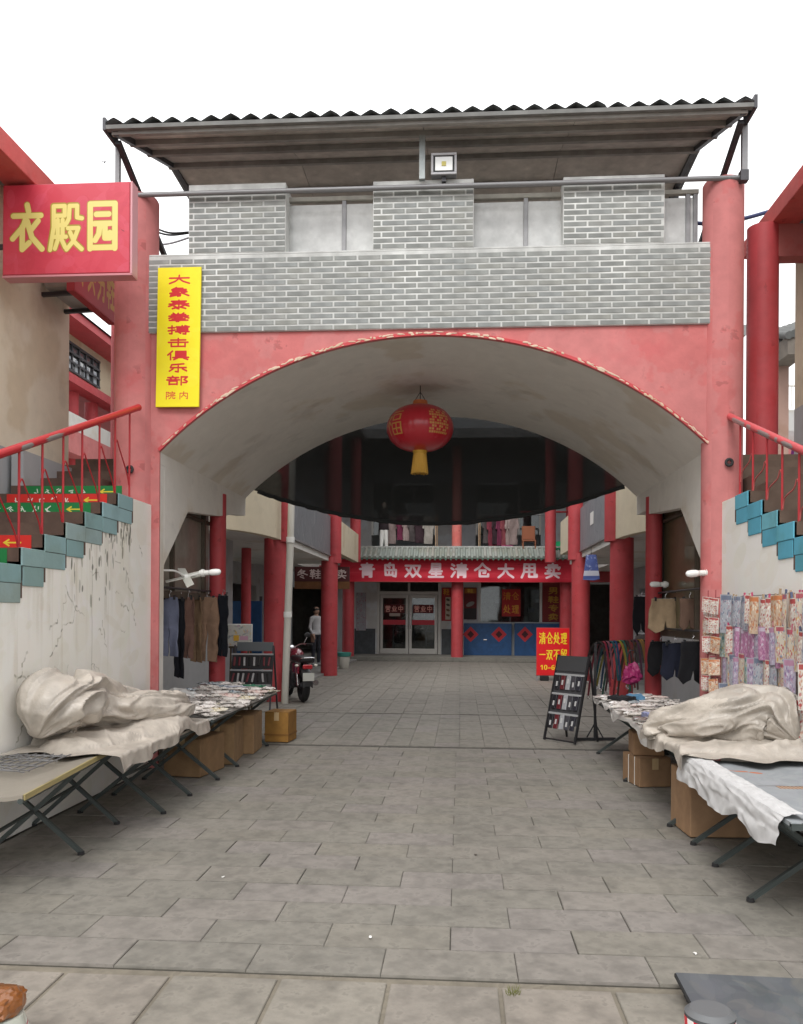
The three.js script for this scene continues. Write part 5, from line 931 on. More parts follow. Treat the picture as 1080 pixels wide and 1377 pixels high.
{
  const b = thing('plastic_sheet', 'rolled beige plastic sheet between the packet table and grey canvas cot', 'sheet');
  part(b, 'upper_roll', roll([V(1.52, 0.62, -7.0), V(1.66, 0.68, -6.85), V(1.9, 0.76, -6.65), V(2.14, 0.84, -6.5), V(2.34, 0.84, -6.36), V(2.4, 0.68, -6.2)], [0.13, 0.18, 0.21, 0.23, 0.24, 0.16], 9.4, TH - 0.012, 1.6), sheetR);
  part(b, 'spread_layer', loose(2.44, 1.545, 5.85, 7.2, [[[6.9, 1.66, 0.06, 0.17], [6.5, 2.3, 0.1, 0.2]], [[6.25, 1.62, 0.06, 0.14], [6.05, 2.4, 0.1, 0.14]]], 0.14, 9.1), sheetR);
  one('white_cloth', 'white cloth hanging along the front of the grey canvas cot', 'cloth', drape([[1.7, TH - 0.004], [1.64, TH - 0.003], [1.59, TH - 0.008], [1.57, TH - 0.04], [1.555, TH - 0.1], [1.54, TH - 0.2]], [4.28, 6.15], 70, 21, 0.02, 0.14), mat([0.80, 0.80, 0.80], { map: woven, rough: 0.9 }));
  one('table_cover', 'pale plastic cover hanging over the front of the packet table', 'cloth', drape([[2.34, TH + 0.016], [1.8, TH + 0.018], [1.56, TH + 0.016], [1.535, TH - 0.03], [1.525, TH - 0.12]], [6.7, 10.1], 60, 33, 0.02, 0.5), mat([0.66, 0.64, 0.61], { map: blotch, rough: 0.3, coat: 0.3 }));
}
// ---------------------------------------------------------------- packets on the tables
const packG = [[0.12, 0.22], [0.16, 0.26], [0.11, 0.19]].map(([w, l], q) => { const g = new THREE.BoxGeometry(w, 0.03, l, 6, 1, 8), p = g.attributes.position; for (let i = 0; i < p.count; i++) { const a = 1 - Math.pow(Math.abs(p.getX(i)) / (w / 2), 3), b = 1 - Math.pow(Math.abs(p.getZ(i)) / (l / 2), 4); p.setY(i, p.getY(i) * (0.25 + a * b) + 0.01 * noise3(p.getX(i) * 22, p.getZ(i) * 22, q)); } g.computeVertexNormals(); return g; });
const packTex = [['#d9d3cf', ['#b7a9a4', '#f2efec', '#8f8380']], ['#c9c3bd', ['#7c7a78', '#e8e4e0', '#55524f']], ['#d6c4bd', ['#c48f8f', '#efe3dc', '#a67a74']], ['#a9aeb2', ['#4f6f82', '#dfe5e8', '#31434f']], ['#8b8683', ['#3d3a3a', '#c9c4c0', '#2a2626']], ['#d8d2c2', ['#b89a62', '#f3eddb', '#8c7a55']]].map(([bg, cs]) => printed(canvasTex(128, 128, (c) => { c.fillStyle = bg; c.fillRect(0, 0, 128, 128); for (let i = 0; i < 26; i++) { c.fillStyle = pick(cs); c.globalAlpha = rr(0.3, 0.9); c.fillRect(rnd() * 120, rnd() * 120, rr(4, 34), rr(3, 16)); } c.globalAlpha = 1; }), 0.2, 0.7));
const kindWords = ['pale pink', 'light grey', 'rosy', 'blue grey', 'dark grey', 'cream'];
function packet(x, y, z, yaw, where, group, kinds) {
  const k = pick(kinds), m = one('sock_packet', `${kindWords[k]} sock packet in clear film on ${where}`, 'packet', pick(packG), packTex[k], group);
  m.position.set(x, y, z); m.rotation.set(rr(-0.1, 0.1), yaw, rr(-0.1, 0.1)); return m;
}
for (let r = 0; r < 13; r++) for (let c = 0; c < 6; c++) {
  packet(-2.33 - c * 0.115 + rr(-0.04, 0.04), TH + 0.03 + 0.016 * ((r + c) % 4) + 0.014 * c, -7.75 - r * 0.2 + rr(-0.05, 0.05), rr(-1.9, -0.6), 'the table by the trousers', 'sock packets by the trousers', c < 2 ? [0, 1, 2, 5] : [0, 1, 3, 4, 1]);
}
{ // grey sheet covering part of the heap by the red post
  one('grey_sheet', 'grey plastic sheet lying over the sock packets by the red post edge', 'sheet', loose(-3.0, -2.62, 7.68, 9.35, [[[7.85, -2.95, 0.2, 0.14], [8.7, -2.88, 0.16, 0.16]], [[8.6, -2.85, 0.12, 0.12], [9.2, -2.75, 0.08, 0.12]]], 0.0, 5.7), mat([0.40, 0.395, 0.385], { rough: 0.3, map: blotch, coat: 0.3 }));
}
for (let r = 0; r < 13; r++) for (let c = 0; c < 4; c++) {
  if (rnd() < 0.1) continue;
  packet(1.66 + c * 0.18 + rr(-0.05, 0.05), TH + 0.045 + 0.01 * ((r + c) % 3), -7.15 - r * 0.22 + rr(-0.06, 0.06), rr(0.5, 2.0), 'the table by the shorts', 'sock packets by the shorts', [0, 1, 1, 2, 3, 4, 0]);
}
// bright odd packets
[[-2.45, -9.95, [0.05, 0.25, 0.14], 'green folded cloth at the end of the sock table', 'cloth'], [-2.62, -9.75, [0.55, 0.56, 0.66], 'pale lilac folded cloth on the sock table', 'cloth'], [-2.8, -10.1, [0.02, 0.025, 0.05], 'black folded cloth at the end of the sock table', 'cloth'], [-2.95, -9.6, [0.5, 0.03, 0.08], 'crimson folded cloth on the sock table', 'cloth'], [1.9, -9.35, [0.12, 0.3, 0.5], 'blue folded cloth on the shorts table', 'cloth'], [1.72, -9.2, [0.015, 0.015, 0.02], 'black folded cloth on the shorts table', 'cloth'], [1.86, -7.3, [0.55, 0.2, 0.15], 'brick red folded cloth on the shorts table', 'cloth'], [1.72, -7.6, [0.32, 0.34, 0.55], 'blue patterned folded cloth on the shorts table', 'cloth']].forEach(([x, z, c, l, k], i) => {
  const g = new THREE.BoxGeometry(0.24, 0.04, 0.16, 10, 3, 8), p = g.attributes.position;
  for (let q = 0; q < p.count; q++) { p.setY(q, p.getY(q) * (1 + 0.5 * noise3(p.getX(q) * 9, p.getZ(q) * 9, i)) + 0.012 * noise3(p.getX(q) * 14, p.getZ(q) * 14, i + 5)); p.setX(q, p.getX(q) * (1 + 0.16 * noise3(p.getZ(q) * 12, i, 2))); }
  g.computeVertexNormals();
  const m = one('folded_cloth', l, k, metric(g.rotateY(rr(0, 3)).translate(x, TH + 0.09, z)), mat(c, { map: woven, rough: 0.9 }));
});

{ // small bird in the air beside the canopy post
  const p = pz(141, 218, 24), b = thing('bird', 'small dark bird flying beside the canopy post', 'bird'); b.position.copy(p); b.rotation.set(0.2, 0.6, 0.3);
  part(b, 'body', new THREE.LatheGeometry([[0, -0.085], [0.012, -0.06], [0.022, 0], [0.018, 0.045], [0.013, 0.06], [0.005, 0.075], [0, 0.085]].map(([x, y]) => new THREE.Vector2(x, y)), 12).rotateX(Math.PI / 2), K.rubber);
  for (const s of [-1, 1]) part(b, 'wing', poly([[0, 0.03], [s * 0.06, 0.045], [s * 0.13, 0.0], [s * 0.06, -0.01], [0, -0.03]], 0.004).rotateX(-Math.PI / 2).rotateZ(s * 0.4), K.rubber);
}

// ================================================================ boxes under the tables
function carton(label, x0, x1, y1, d0, d1, rgb, yaw = 0, open = false) {
  const b = thing('cardboard_box', label, 'box', undefined), w = x1 - x0, l = d1 - d0, m = mat(rgb, { map: grain, rough: 0.9, bump: 0.003 });
  b.position.set((x0 + x1) / 2, 0.004, -(d0 + d1) / 2); b.rotation.y = yaw;
  part(b, 'box_body', rbx(-w / 2, w / 2, 0, y1, -l / 2, l / 2, 0.008), m);
  part(b, 'tape', mbx(-0.03, 0.03, y1 - 0.1, y1 + 0.0015, -l / 2 - 0.0015, l / 2 + 0.0015), mat([0.5, 0.36, 0.2], { rough: 0.3 }));
  for (const s of [-1, 1]) part(b, 'flap', new RoundedBoxGeometry(w / 2 - 0.004, 0.005, l - 0.004, 1, 0.002).translate(s * (w / 4 + 0.001), y1 + 0.004, 0).rotateZ(0), m);
  return b;
}
carton('tall plain cardboard box under the sock table', -2.72, -2.36, 0.42, 8.62, 9.25, [0.40, 0.25, 0.125], 0.1);
carton('sagging cardboard box behind the table legs under the sock table', -2.8, -2.42, 0.36, 7.95, 8.5, [0.36, 0.22, 0.11], -0.15);
carton('plain cardboard box beside the yellow carton under the sock table', -2.66, -2.3, 0.43, 9.3, 9.8, [0.42, 0.26, 0.13], 0.05);
{ const b = carton('yellow brown printed carton at the end of the sock table', -2.36, -2.06, 0.36, 10.2, 10.55, [0.42, 0.21, 0.045], -0.1); part(b, 'stripe', mbx(-0.155, 0.155, 0.08, 0.1, -0.18, 0.18), mat([0.22, 0.1, 0.02])); }
{ const b = carton('large cardboard box standing under the white cloth', 1.62, 2.06, 0.44, 6.15, 6.6, [0.46, 0.28, 0.155], 0.06);
  const t = canvasTex(256, 128, (c) => { c.fillStyle = '#b4865e'; c.fillRect(0, 0, 256, 128); c.strokeStyle = '#8d3f33'; c.lineWidth = 7; for (let i = 0; i < 4; i++) for (let q = 0; q < 3; q++) { c.beginPath(); c.moveTo(16 + i * 60 + rr(0, 40), rr(30, 100)); c.lineTo(16 + i * 60 + rr(0, 40), rr(30, 100)); c.stroke(); } });
  part(b, 'print', face(0.26, 0.1).translate(0.05, 0.29, 0.228), printed(t, 0.9)); }
{ const b = carton('squat cardboard bundle tied with string under the shorts table', 1.6, 1.9, 0.26, 7.9, 8.3, [0.40, 0.24, 0.13], 0.2); for (const q of [-0.06, 0.08]) part(b, 'string', mbx(-0.153, 0.153, -0.001, 0.262, q, q + 0.008), K.whitePlastic); }
{ const b = carton('upper cardboard carton resting on the tied bundle under the shorts table', 1.62, 1.9, 0.2, 8.0, 8.32, [0.38, 0.225, 0.12], -0.05); b.position.y = 0.275; }

// ================================================================ clothes hung in the side openings
function garmentGeo(kind, w, h, id) {
  const s = new THREE.Shape();
  if (kind === 'trousers') { s.moveTo(-w * 0.42, 0); s.lineTo(w * 0.42, 0); s.lineTo(w * 0.5, -h * 0.3); s.lineTo(w * 0.46, -h); s.lineTo(w * 0.08, -h * 0.985); s.lineTo(w * 0.02, -h * 0.34); s.lineTo(-w * 0.02, -h * 0.34); s.lineTo(-w * 0.1, -h * 0.99); s.lineTo(-w * 0.47, -h * 0.97); s.lineTo(-w * 0.5, -h * 0.3); }
  else if (kind === 'shorts') { s.moveTo(-w * 0.4, 0); s.lineTo(w * 0.4, 0); s.lineTo(w * 0.5, -h * 0.85); s.lineTo(w * 0.3, -h); s.lineTo(w * 0.08, -h * 0.9); s.lineTo(0, -h * 0.62); s.lineTo(-w * 0.08, -h * 0.9); s.lineTo(-w * 0.3, -h); s.lineTo(-w * 0.5, -h * 0.85); }
  else { s.moveTo(-w * 0.15, 0); s.quadraticCurveTo(0, -h * 0.06, w * 0.15, 0); s.lineTo(w * 0.42, -h * 0.07); s.lineTo(w * 0.5, -h * 0.45); s.lineTo(w * 0.4, -h * 0.46); s.lineTo(w * 0.37, -h * 0.2); s.lineTo(w * 0.38, -h); s.lineTo(-w * 0.38, -h); s.lineTo(-w * 0.37, -h * 0.2); s.lineTo(-w * 0.4, -h * 0.46); s.lineTo(-w * 0.5, -h * 0.45); s.lineTo(-w * 0.42, -h * 0.07); }
  let g = new THREE.ExtrudeGeometry(s, { depth: 0.02, bevelEnabled: true, bevelSize: 0.008, bevelThickness: 0.01, bevelSegments: 2, steps: 1 });
  g = tess(g, 0.07);
  const p = g.attributes.position;
  for (let i = 0; i < p.count; i++) { const x = p.getX(i), y = p.getY(i); p.setZ(i, p.getZ(i) + 0.03 * noise3(x * 7, y * 1.6, id) + 0.012 * noise3(x * 20, y * 4, id + 3)); p.setX(i, x + 0.012 * noise3(y * 5, id, x * 3)); }
  g = mergeVertices(g.deleteAttribute('uv').deleteAttribute('normal'), 1e-4); g.computeVertexNormals();
  return metric(g);
}
function tess(geo, most) {                                            // split long edges
  let g = geo.index ? geo.toNonIndexed() : geo;
  for (let k = 0; k < 6; k++) {
    const p = g.attributes.position, out = [], a = V(), b = V(), c = V(); let cut = 0;
    for (let i = 0; i < p.count; i += 3) {
      a.fromBufferAttribute(p, i); b.fromBufferAttribute(p, i + 1); c.fromBufferAttribute(p, i + 2);
      const L = [a.distanceTo(b), b.distanceTo(c), c.distanceTo(a)], m = L.indexOf(Math.max(...L));
      const T = [[a, b, c], [b, c, a], [c, a, b]][m].map((q) => q.clone());
      if (L[m] > most) { const h = T[0].clone().lerp(T[1], 0.5); for (const q of [T[0], h, T[2], h, T[1], T[2]]) out.push(q.x, q.y, q.z); cut++; } else for (const q of T) out.push(q.x, q.y, q.z);
    }
    const n = new THREE.BufferGeometry(); n.setAttribute('position', new THREE.Float32BufferAttribute(out, 3)); n.computeVertexNormals(); n.setAttribute('uv', new THREE.Float32BufferAttribute(new Float32Array(out.length / 3 * 2), 2)); g = n;
    if (!cut) break;
  }
  return g;
}
let gid = 0;
function garment(kind, label, u0, u1, v0, v1, xPlane, rgb, yaw = 0) {
  const c = px((u0 + u1) / 2, v0, xPlane), d = -c.z, w = (u1 - u0) / F * d, h = (v1 - v0) / F * d;
  const t = thing(kind === 'shirt' ? 'shirt' : kind, label, kind === 'shirt' ? 'shirt' : kind);
  t.position.set(c.x, c.y, c.z); t.rotation.y = yaw;
  const m = part(t, 'cloth', garmentGeo(kind, w, h, ++gid * 3.7), mat(rgb, { map: woven, rough: 0.95 }));
  part(t, 'hanger', rod(V(-w * 0.36, 0.012, 0.01), V(w * 0.36, 0.012, 0.01), 0.005, 0.005, 6), K.chrome);
  part(t, 'hook', tube([V(0, 0.012, 0.01), V(0, 0.05, 0.01), V(0.02, 0.07, 0.01), V(0, 0.085, 0.01)], 0.004, 12, 5), K.chrome);
  for (const s of [-1, 1]) part(t, 'clip', bx(s * w * 0.3 - 0.012, s * w * 0.3 + 0.012, -0.02, 0.03, -0.006, 0.032), K.black);
  return t;
}
{
  const r = thing('clothes_rail', 'dark steel rail carrying the hanging trousers', 'rail'), a = px(208, 800, XL - 0.15), b = px(303, 800, XL - 0.15);
  part(r, 'rail_bar', rod(V(a.x, a.y + 0.09, -D - 0.16), V(b.x, a.y + 0.09, b.z - 0.1), 0.012), K.darkSteel);
  for (const d of [D + 0.2, 10.4]) part(r, 'rail_hook', rod(V(a.x - 0.08, a.y + 0.09, -d), V(a.x, a.y + 0.09, -d), 0.01), K.darkSteel);
}
garment('trousers', 'blue grey trousers hung at the end of the rail by the red post edge', 217, 240, 804, 884, XL - 0.15, [0.22, 0.25, 0.36], 0.1);
garment('trousers', 'long black trousers between the blue grey and brown pairs', 236, 248, 806, 914, XL - 0.17, [0.012, 0.013, 0.02], 0.1);
garment('trousers', 'dusty brown trousers behind the tan pair', 246, 261, 804, 887, XL - 0.15, [0.24, 0.13, 0.10], 0.1);
garment('trousers', 'narrow ochre trousers half hidden by the tan pair', 258, 272, 804, 892, XL - 0.18, [0.30, 0.19, 0.11], 0.0);
garment('trousers', 'tan wide leg trousers at the front of the rail', 264, 294, 804, 891, XL - 0.12, [0.40, 0.25, 0.165], 0.0);
garment('trousers', 'black trousers hung against the red post', 293, 307, 802, 884, XL + 0.04, [0.010, 0.012, 0.02], 0.0);
{
  const r = thing('clothes_rail', 'dark steel rail carrying the beige and black shorts', 'rail'), a = px(940, 803, XR + 0.12);
  part(r, 'rail_bar', rod(V(a.x, a.y + 0.09, -D - 0.16), V(a.x, a.y + 0.09, -12.2), 0.012), K.darkSteel);
  part(r, 'rail_bar', rod(V(a.x, a.y - 0.36, -D - 0.16), V(a.x, a.y - 0.36, -11.2), 0.012), K.darkSteel);
  for (const d of [D + 0.2, 10.6]) for (const q of [0.09, -0.36]) part(r, 'rail_hook', rod(V(a.x + 0.1, a.y + q, -d), V(a.x, a.y + q, -d), 0.01), K.darkSteel);
}
garment('shorts', 'black shorts hung against the red post above the belts', 852, 873, 803, 851, XR + 0.02, [0.010, 0.011, 0.016], 0);
garment('shorts', 'light beige shorts on the upper rail', 873, 916, 806, 850, XR + 0.10, [0.55, 0.40, 0.25], 0);
garment('shorts', 'dull brown shorts beside the light beige pair', 914, 940, 806, 846, XR + 0.14, [0.20, 0.12, 0.085], 0);
[[871, 905], [890, 924], [914, 948]].forEach(([a, b], i) => garment('shorts', ['black shorts on the lower rail beside the belt rack', 'navy shorts with a blue tag on the lower rail', 'black shorts beside the packet strings on the lower rail'][i], a, b, 864 + (i % 2) * 2, 908 + (i % 3) * 5, XR + 0.10 + 0.03 * (i % 2), [[0.012, 0.012, 0.015], [0.014, 0.018, 0.04], [0.010, 0.010, 0.014]][i], 0));
garment('shirt', 'plain grey shirt hung low behind the red post', 853, 872, 853, 890, XR + 0.16, [0.30, 0.28, 0.29], 0);

// ================================================================ packets hung on the white wall in rows
{
  const wire = thing('hanging_wire', 'thin wires strung along the white stair wall for the packets', 'wire');
  const X = WR - 0.03, prints = [['#c2b9aa', ['#a8505c', '#c89a52', '#6f88a4', '#e2dacd']], ['#a4a8b0', ['#6a7488', '#c9ccd2', '#a07f8c']], ['#b07a9c', ['#d2a8c2', '#8a4a7a', '#c9c2cf']], ['#d0cac2', ['#a84444', '#e6e0d6', '#c48a70']], ['#bfa892', ['#bd7346', '#ddd0bc', '#965a4c']], ['#aca6b6', ['#7d6890', '#d0cad6', '#b0809a']], ['#9fb0ab', ['#568888', '#ccd6d2', '#b59a58']]].map(([bg, cs]) => printed(canvasTex(96, 160, (c) => { c.fillStyle = bg; c.fillRect(0, 0, 96, 160); for (let i = 0; i < 90; i++) { c.fillStyle = pick(cs); c.globalAlpha = rr(0.3, 0.95); c.beginPath(); c.ellipse(rr(6, 90), rr(18, 154), rr(2, 9), rr(2, 8), rnd() * 3, 0, 7); c.fill(); } c.globalAlpha = 0.9; c.fillStyle = pick(cs); c.fillRect(6, 4, 84, 18); c.globalAlpha = 1; }), 0.3, 0.35));
  const words = ['flower sprinkled cream', 'silver blue', 'magenta', 'white and red', 'orange', 'lilac', 'mint'];
  const geo = (w, h) => { const g = new THREE.BoxGeometry(0.012, h, w, 1, 8, 4), p = g.attributes.position; for (let i = 0; i < p.count; i++) { const k = 1 - Math.pow(Math.abs(p.getZ(i)) / (w / 2), 2); p.setX(i, p.getX(i) * (0.35 + k) + 0.006 * noise3(p.getY(i) * 12, p.getZ(i) * 12, w * 50)); } g.computeVertexNormals(); return g; };
  const gs = [geo(0.15, 0.29), geo(0.18, 0.32), geo(0.13, 0.27)];
  const rows = [[806, 845], [845, 884], [884, 924], [924, 964], [964, 1004]];
  const levels = rows.map(([v]) => px(1000, v, X).y);
  rows.forEach(([v], r) => {
    part(wire, 'wire', rod(V(X - 0.01, levels[r] + 0.03, -8.3), V(X - 0.01, levels[r] + 0.02, -4.9), 0.003, 0.003, 5), K.darkSteel);
    for (let k = 0; k < 31; k++) {
      const d = 7.95 - k * 0.094 + rr(-0.02, 0.02), kind = r === 1 && k < 15 && k > 2 ? (rnd() < 0.8 ? 2 : 5) : r === 0 ? pick([0, 1, 1, 3, 4]) : r === 2 ? pick([1, 3, 5, 6, 0]) : pick([3, 0, 1, 6]);
      const m = one('hanging_packet', `${words[kind]} packet hanging on the white stair wall, ${['top row', 'second row', 'third row', 'fourth row', 'lowest row'][r]}`, 'packet', gs[(k + r) % 3], prints[kind], 'packets hanging on the white wall');
      m.position.set(X - 0.012 - 0.012 * (k % 2) - rr(0, 0.012), levels[r] - 0.13 + rr(-0.025, 0.02), -d); m.rotation.set(rr(-0.07, 0.07), rr(0.05, 0.75), 0); m.position.x -= Math.sin(m.rotation.y) * 0.06; m.scale.set(1, rr(0.72, 1.15), rr(0.36, 0.72)); m.position.y -= (m.scale.y - 1) * 0.13;
      if (r < 2) { const q = part(m, 'peg', bx(-0.005, 0.01, 0.12, 0.18, -0.008, 0.008), mat(pick([[0.5, 0.08, 0.16], [0.4, 0.3, 0.2], [0.1, 0.12, 0.2]]))); q.rotation.x = rr(-0.3, 0.3); }
    }
  });
  // strings of small card packs by the red post edge
  for (let s = 0; s < 4; s++) {
    const d = 8.34 - s * 0.12, x = XR - 0.035 - (s % 2) * 0.03;
    part(wire, 'string', rod(V(x, px(950, 795, XR).y, -d), V(x, px(950, 950, XR).y, -d), 0.0025, 0.0025, 5), mat([0.3, 0.06, 0.07]));
    for (let k = 0; k < 6; k++) {
      const y = px(950, 806 + k * 25, XR).y, m = one('card_pack', `small hair clip card on the packet string, ${['topmost', 'second', 'third', 'fourth', 'fifth', 'lowest'][k]} level`, 'card', gs[2], prints[pick([3, 0, 4, 3])], 'hair clip cards on strings');
      m.scale.set(0.8, rr(0.5, 0.62), rr(0.6, 0.85)); m.position.set(x - 0.014, y - 0.08 + rr(-0.03, 0.03), -d + rr(-0.03, 0.03)); m.rotation.set(rr(-0.25, 0.25), rr(0.2, 1.1), 0);
    }
  }
}

// ================================================================ display racks, belts, boards in the passage
{
  const rk = thing('display_rack', 'black leaning display stand with rows of small goods near the passage end', 'display stand'), c = py(752, 999, 0), w = 0.5, h = 1.07;
  rk.position.set(c.x, 0, c.z); rk.rotation.y = -0.85;
  const tilt = 0.24, lean = (y) => -y * Math.tan(tilt);
  for (const s of [-1, 1]) { part(rk, 'front_leg', bar(V(s * w / 2, 0.012, 0), V(s * w / 2, h, lean(h)), 0.024, 0.024), K.black); part(rk, 'rear_leg', bar(V(s * w / 2, 0.012, -0.42), V(s * w / 2, h * 0.95, lean(h * 0.95) - 0.02), 0.02, 0.02), K.black); }
  part(rk, 'base_bar', bar(V(-w / 2, 0.03, -0.02), V(w / 2, 0.03, -0.02), 0.02, 0.02), K.black);
  const bp = (y0, y1, m, name, pad = 0) => { const g = new THREE.BoxGeometry(w - 0.03, (y1 - y0) / Math.cos(tilt), 0.012).rotateX(-tilt).translate(0, (y0 + y1) / 2, lean((y0 + y1) / 2) + pad); part(rk, name, g, m); };
  bp(0.22, h - 0.01, mat([0.05, 0.05, 0.055], { rough: 0.6 }), 'back_panel'); bp(h - 0.2, h - 0.012, mat([0.06, 0.062, 0.066], { rough: 0.4 }), 'header', 0.012);
  for (let r = 0; r < 3; r++) { const y = h - 0.24 - r * 0.24; part(rk, 'shelf_strip', new THREE.BoxGeometry(w - 0.03, 0.022, 0.02).translate(0, y, lean(y) + 0.016), mat([0.4, 0.41, 0.42], { rough: 0.4 })); }
  const pm = [[0.02, 0.02, 0.024], [0.35, 0.36, 0.38], [0.03, 0.03, 0.04], [0.12, 0.02, 0.025], [0.06, 0.06, 0.07]];
  rk.updateMatrixWorld(true);
  for (let r = 0; r < 3; r++) for (let k = 0; k < 5; k++) {
    const y = h - 0.34 - r * 0.24, g = new RoundedBoxGeometry(0.066, 0.18, 0.022, 2, 0.008), q = (r * 5 + k * 3) % 5;
    const t = thing('wallet_pack', ['glossy black', 'silver', 'black', 'dark red', 'charcoal'][q] + ` pack on the black display stand, ${['top', 'middle', 'lowest'][r]} row`, 'pack', 'packs on the black display stand');
    part(t, 'pack_body', g, mat(pm[q], { rough: 0.25, coat: 0.5 })); part(t, 'pale_label', bx(-0.012, 0.014, -0.05 + 0.02 * (k % 3), 0.01 + 0.02 * (k % 3), 0.0112, 0.0125), mat([0.5, 0.5, 0.5], { rough: 0.3 }));
    t.position.copy(rk.localToWorld(V(-w / 2 + 0.075 + k * 0.088, y, lean(y) + 0.02))); t.rotation.set(-tilt, -0.85, rr(-0.05, 0.05), 'YXZ');
  }
}
{ // belt rack
  const c = py(800, 996, 0), top = 1.22, rk = thing('belt_rack', 'black T-foot rack with a bar full of hanging belts', 'rack'), far = V(c.x + 1.02, 0, c.z - 1.55);
  const n = far.clone().sub(c).normalize();
  for (const p of [c, far]) { part(rk, 'post', bar(V(p.x, 0.02, p.z), V(p.x, top, p.z), 0.03, 0.03), K.black); part(rk, 'foot', bar(V(p.x - 0.26, 0.022, p.z + 0.04), V(p.x + 0.26, 0.022, p.z - 0.04), 0.035, 0.035), K.black); part(rk, 'gusset', bar(V(p.x - 0.1, 0.04, p.z), V(p.x, 0.22, p.z), 0.015, 0.015), K.black); part(rk, 'gusset', bar(V(p.x + 0.1, 0.04, p.z), V(p.x, 0.22, p.z), 0.015, 0.015), K.black); }
  part(rk, 'hanging_bar', rod(V(c.x, top, c.z), V(far.x, top, far.z), 0.014), K.black);
  const cols = [[[0.05, 0.04, 0.04], 'black'], [[0.32, 0.03, 0.06], 'wine red'], [[0.30, 0.12, 0.16], 'plum'], [[0.02, 0.16, 0.20], 'teal'], [[0.03, 0.12, 0.30], 'blue'], [[0.5, 0.42, 0.05], 'yellow'], [[0.02, 0.2, 0.14], 'green'], [[0.06, 0.03, 0.03], 'dark brown'], [[0.34, 0.05, 0.05], 'red'], [[0.10, 0.05, 0.04], 'brown'], [[0.16, 0.03, 0.10], 'purple'], [[0.48, 0.24, 0.03], 'ochre'], [[0.5, 0.28, 0.06], 'amber'], [[0.22, 0.17, 0.13], 'taupe'], [[0.3, 0.2, 0.1], 'tan']];
  cols.forEach(([rgb, word], i) => {
    const p = V(c.x, top, c.z).lerp(V(far.x, top, far.z), 0.06 + i * 0.062), L = rr(0.55, 0.85), sway = rr(0.16, 0.3), pts = [];
    const cr = V(n.z, 0, -n.x).multiplyScalar(-1);
    for (let k = 0; k <= 14; k++) { const t = k / 14; pts.push([sway * Math.pow(t, 0.6), 0.022 - L * Math.pow(t, 1.6)]); }
    const pos = [], idx = [];
    const path = [...pts.map(([a, b]) => [-a * 0.5, b * 0.8]).reverse(), ...pts];
    path.forEach(([a, b]) => { for (const s of [-1, 1]) { const q = p.clone().addScaledVector(cr, -a).addScaledVector(n, s * 0.032 + 0.01 * a); pos.push(q.x, q.y + b, q.z); } });
    for (let k = 0; k + 1 < path.length; k++) { const a = k * 2; idx.push(a, a + 1, a + 2, a + 1, a + 3, a + 2); }
    const g = new THREE.BufferGeometry(); g.setAttribute('position', new THREE.Float32BufferAttribute(pos, 3)); g.setIndex(idx); g.computeVertexNormals();
    const b = thing('belt', `${word} belt draped over the rack bar`, 'belt', 'belts on the rack');
    part(b, 'strap', merge([g, g.clone().translate(0.0, 0.004, 0.003)].map((q) => { q.setAttribute('uv', new THREE.Float32BufferAttribute(new Float32Array(q.attributes.position.count * 2), 2)); return q; })), mat(rgb, { rough: 0.4 }));
    const e = path[path.length - 1], q = p.clone().addScaledVector(cr, -e[0]); part(b, 'buckle', new THREE.TorusGeometry(0.022, 0.005, 6, 14).rotateY(0.6).translate(q.x, q.y + e[1] - 0.012, q.z), K.chrome);
  });
  const bag = thing('pink_bag', 'bright pink bag hanging at the end of the belt rack', 'bag'), q = px(850, 908, XR - 0.3); bag.position.set(q.x, q.y, q.z);
  const g = new THREE.IcosahedronGeometry(0.125, 5), P = g.attributes.position; for (let i = 0; i < P.count; i++) { const v = V().fromBufferAttribute(P, i), k = 0.72 + 0.5 * Math.pow(1 - Math.abs(noise3(v.x * 8, v.y * 4, v.z * 8)), 2) + 0.12 * noise3(v.x * 20, v.y * 12, v.z * 20); P.setXYZ(i, v.x * k * (0.85 - v.y * 1.6), v.y * k * (v.y > 0 ? 1.25 : 0.8), v.z * k * 0.6); } g.computeVertexNormals();
  part(bag, 'bag_body', g, mat([0.45, 0.03, 0.17], { rough: 0.5, map: woven })); part(bag, 'strap', tube([V(-0.06, 0.14, 0), V(-0.03, 0.3, 0), V(0.03, 0.3, 0), V(0.06, 0.14, 0)], 0.008, 16, 6), K.black);
}
{ // red clearance board
  const d = 20.4, a = pz(721.5, 844, d), b = pz(766, 909, d), w = b.x - a.x, h = a.y - b.y, t = canvasTex(512, 768, (c) => {
    c.fillStyle = '#e0131d'; c.fillRect(0, 0, 512, 768);
    [...'清仓处理'].forEach((ch, i) => { glyph(c, ch, 36 + i * 114, 60, 100, 210, 17, '#f7dc2a'); });
    [...'一双不留'].forEach((ch, i) => { glyph(c, ch, 36 + i * 114, 330, 100, 200, 17, '#f7dc2a'); });
    c.fillStyle = '#f7dc2a'; c.font = 'bold 110px sans-serif'; c.fillText('10–60', 50, 680);
  });
  const s = thing('clearance_board', 'red standing board with large yellow characters behind the display stand', 'board');
  s.position.set((a.x + b.x) / 2, 0, -d); const yb = b.y;
  part(s, 'board', rbx(-w / 2, w / 2, yb, a.y, -0.03, 0, 0.006), mat([0.5, 0.05, 0.05])); part(s, 'print', face(w - 0.03, h - 0.03).translate(0, (yb + a.y) / 2, 0.003), printed(t, 0.45));
  for (const q of [-1, 1]) { part(s, 'leg', bar(V(q * (w / 2 - 0.02), 0, -0.02), V(q * (w / 2 - 0.02), yb + 0.2, -0.045), 0.03, 0.03), K.steel); part(s, 'weight', rbx(q * 0.2 - 0.1, q * 0.2 + 0.1, 0.0, 0.12, -0.1, 0.08, 0.02), K.rubber); }
}
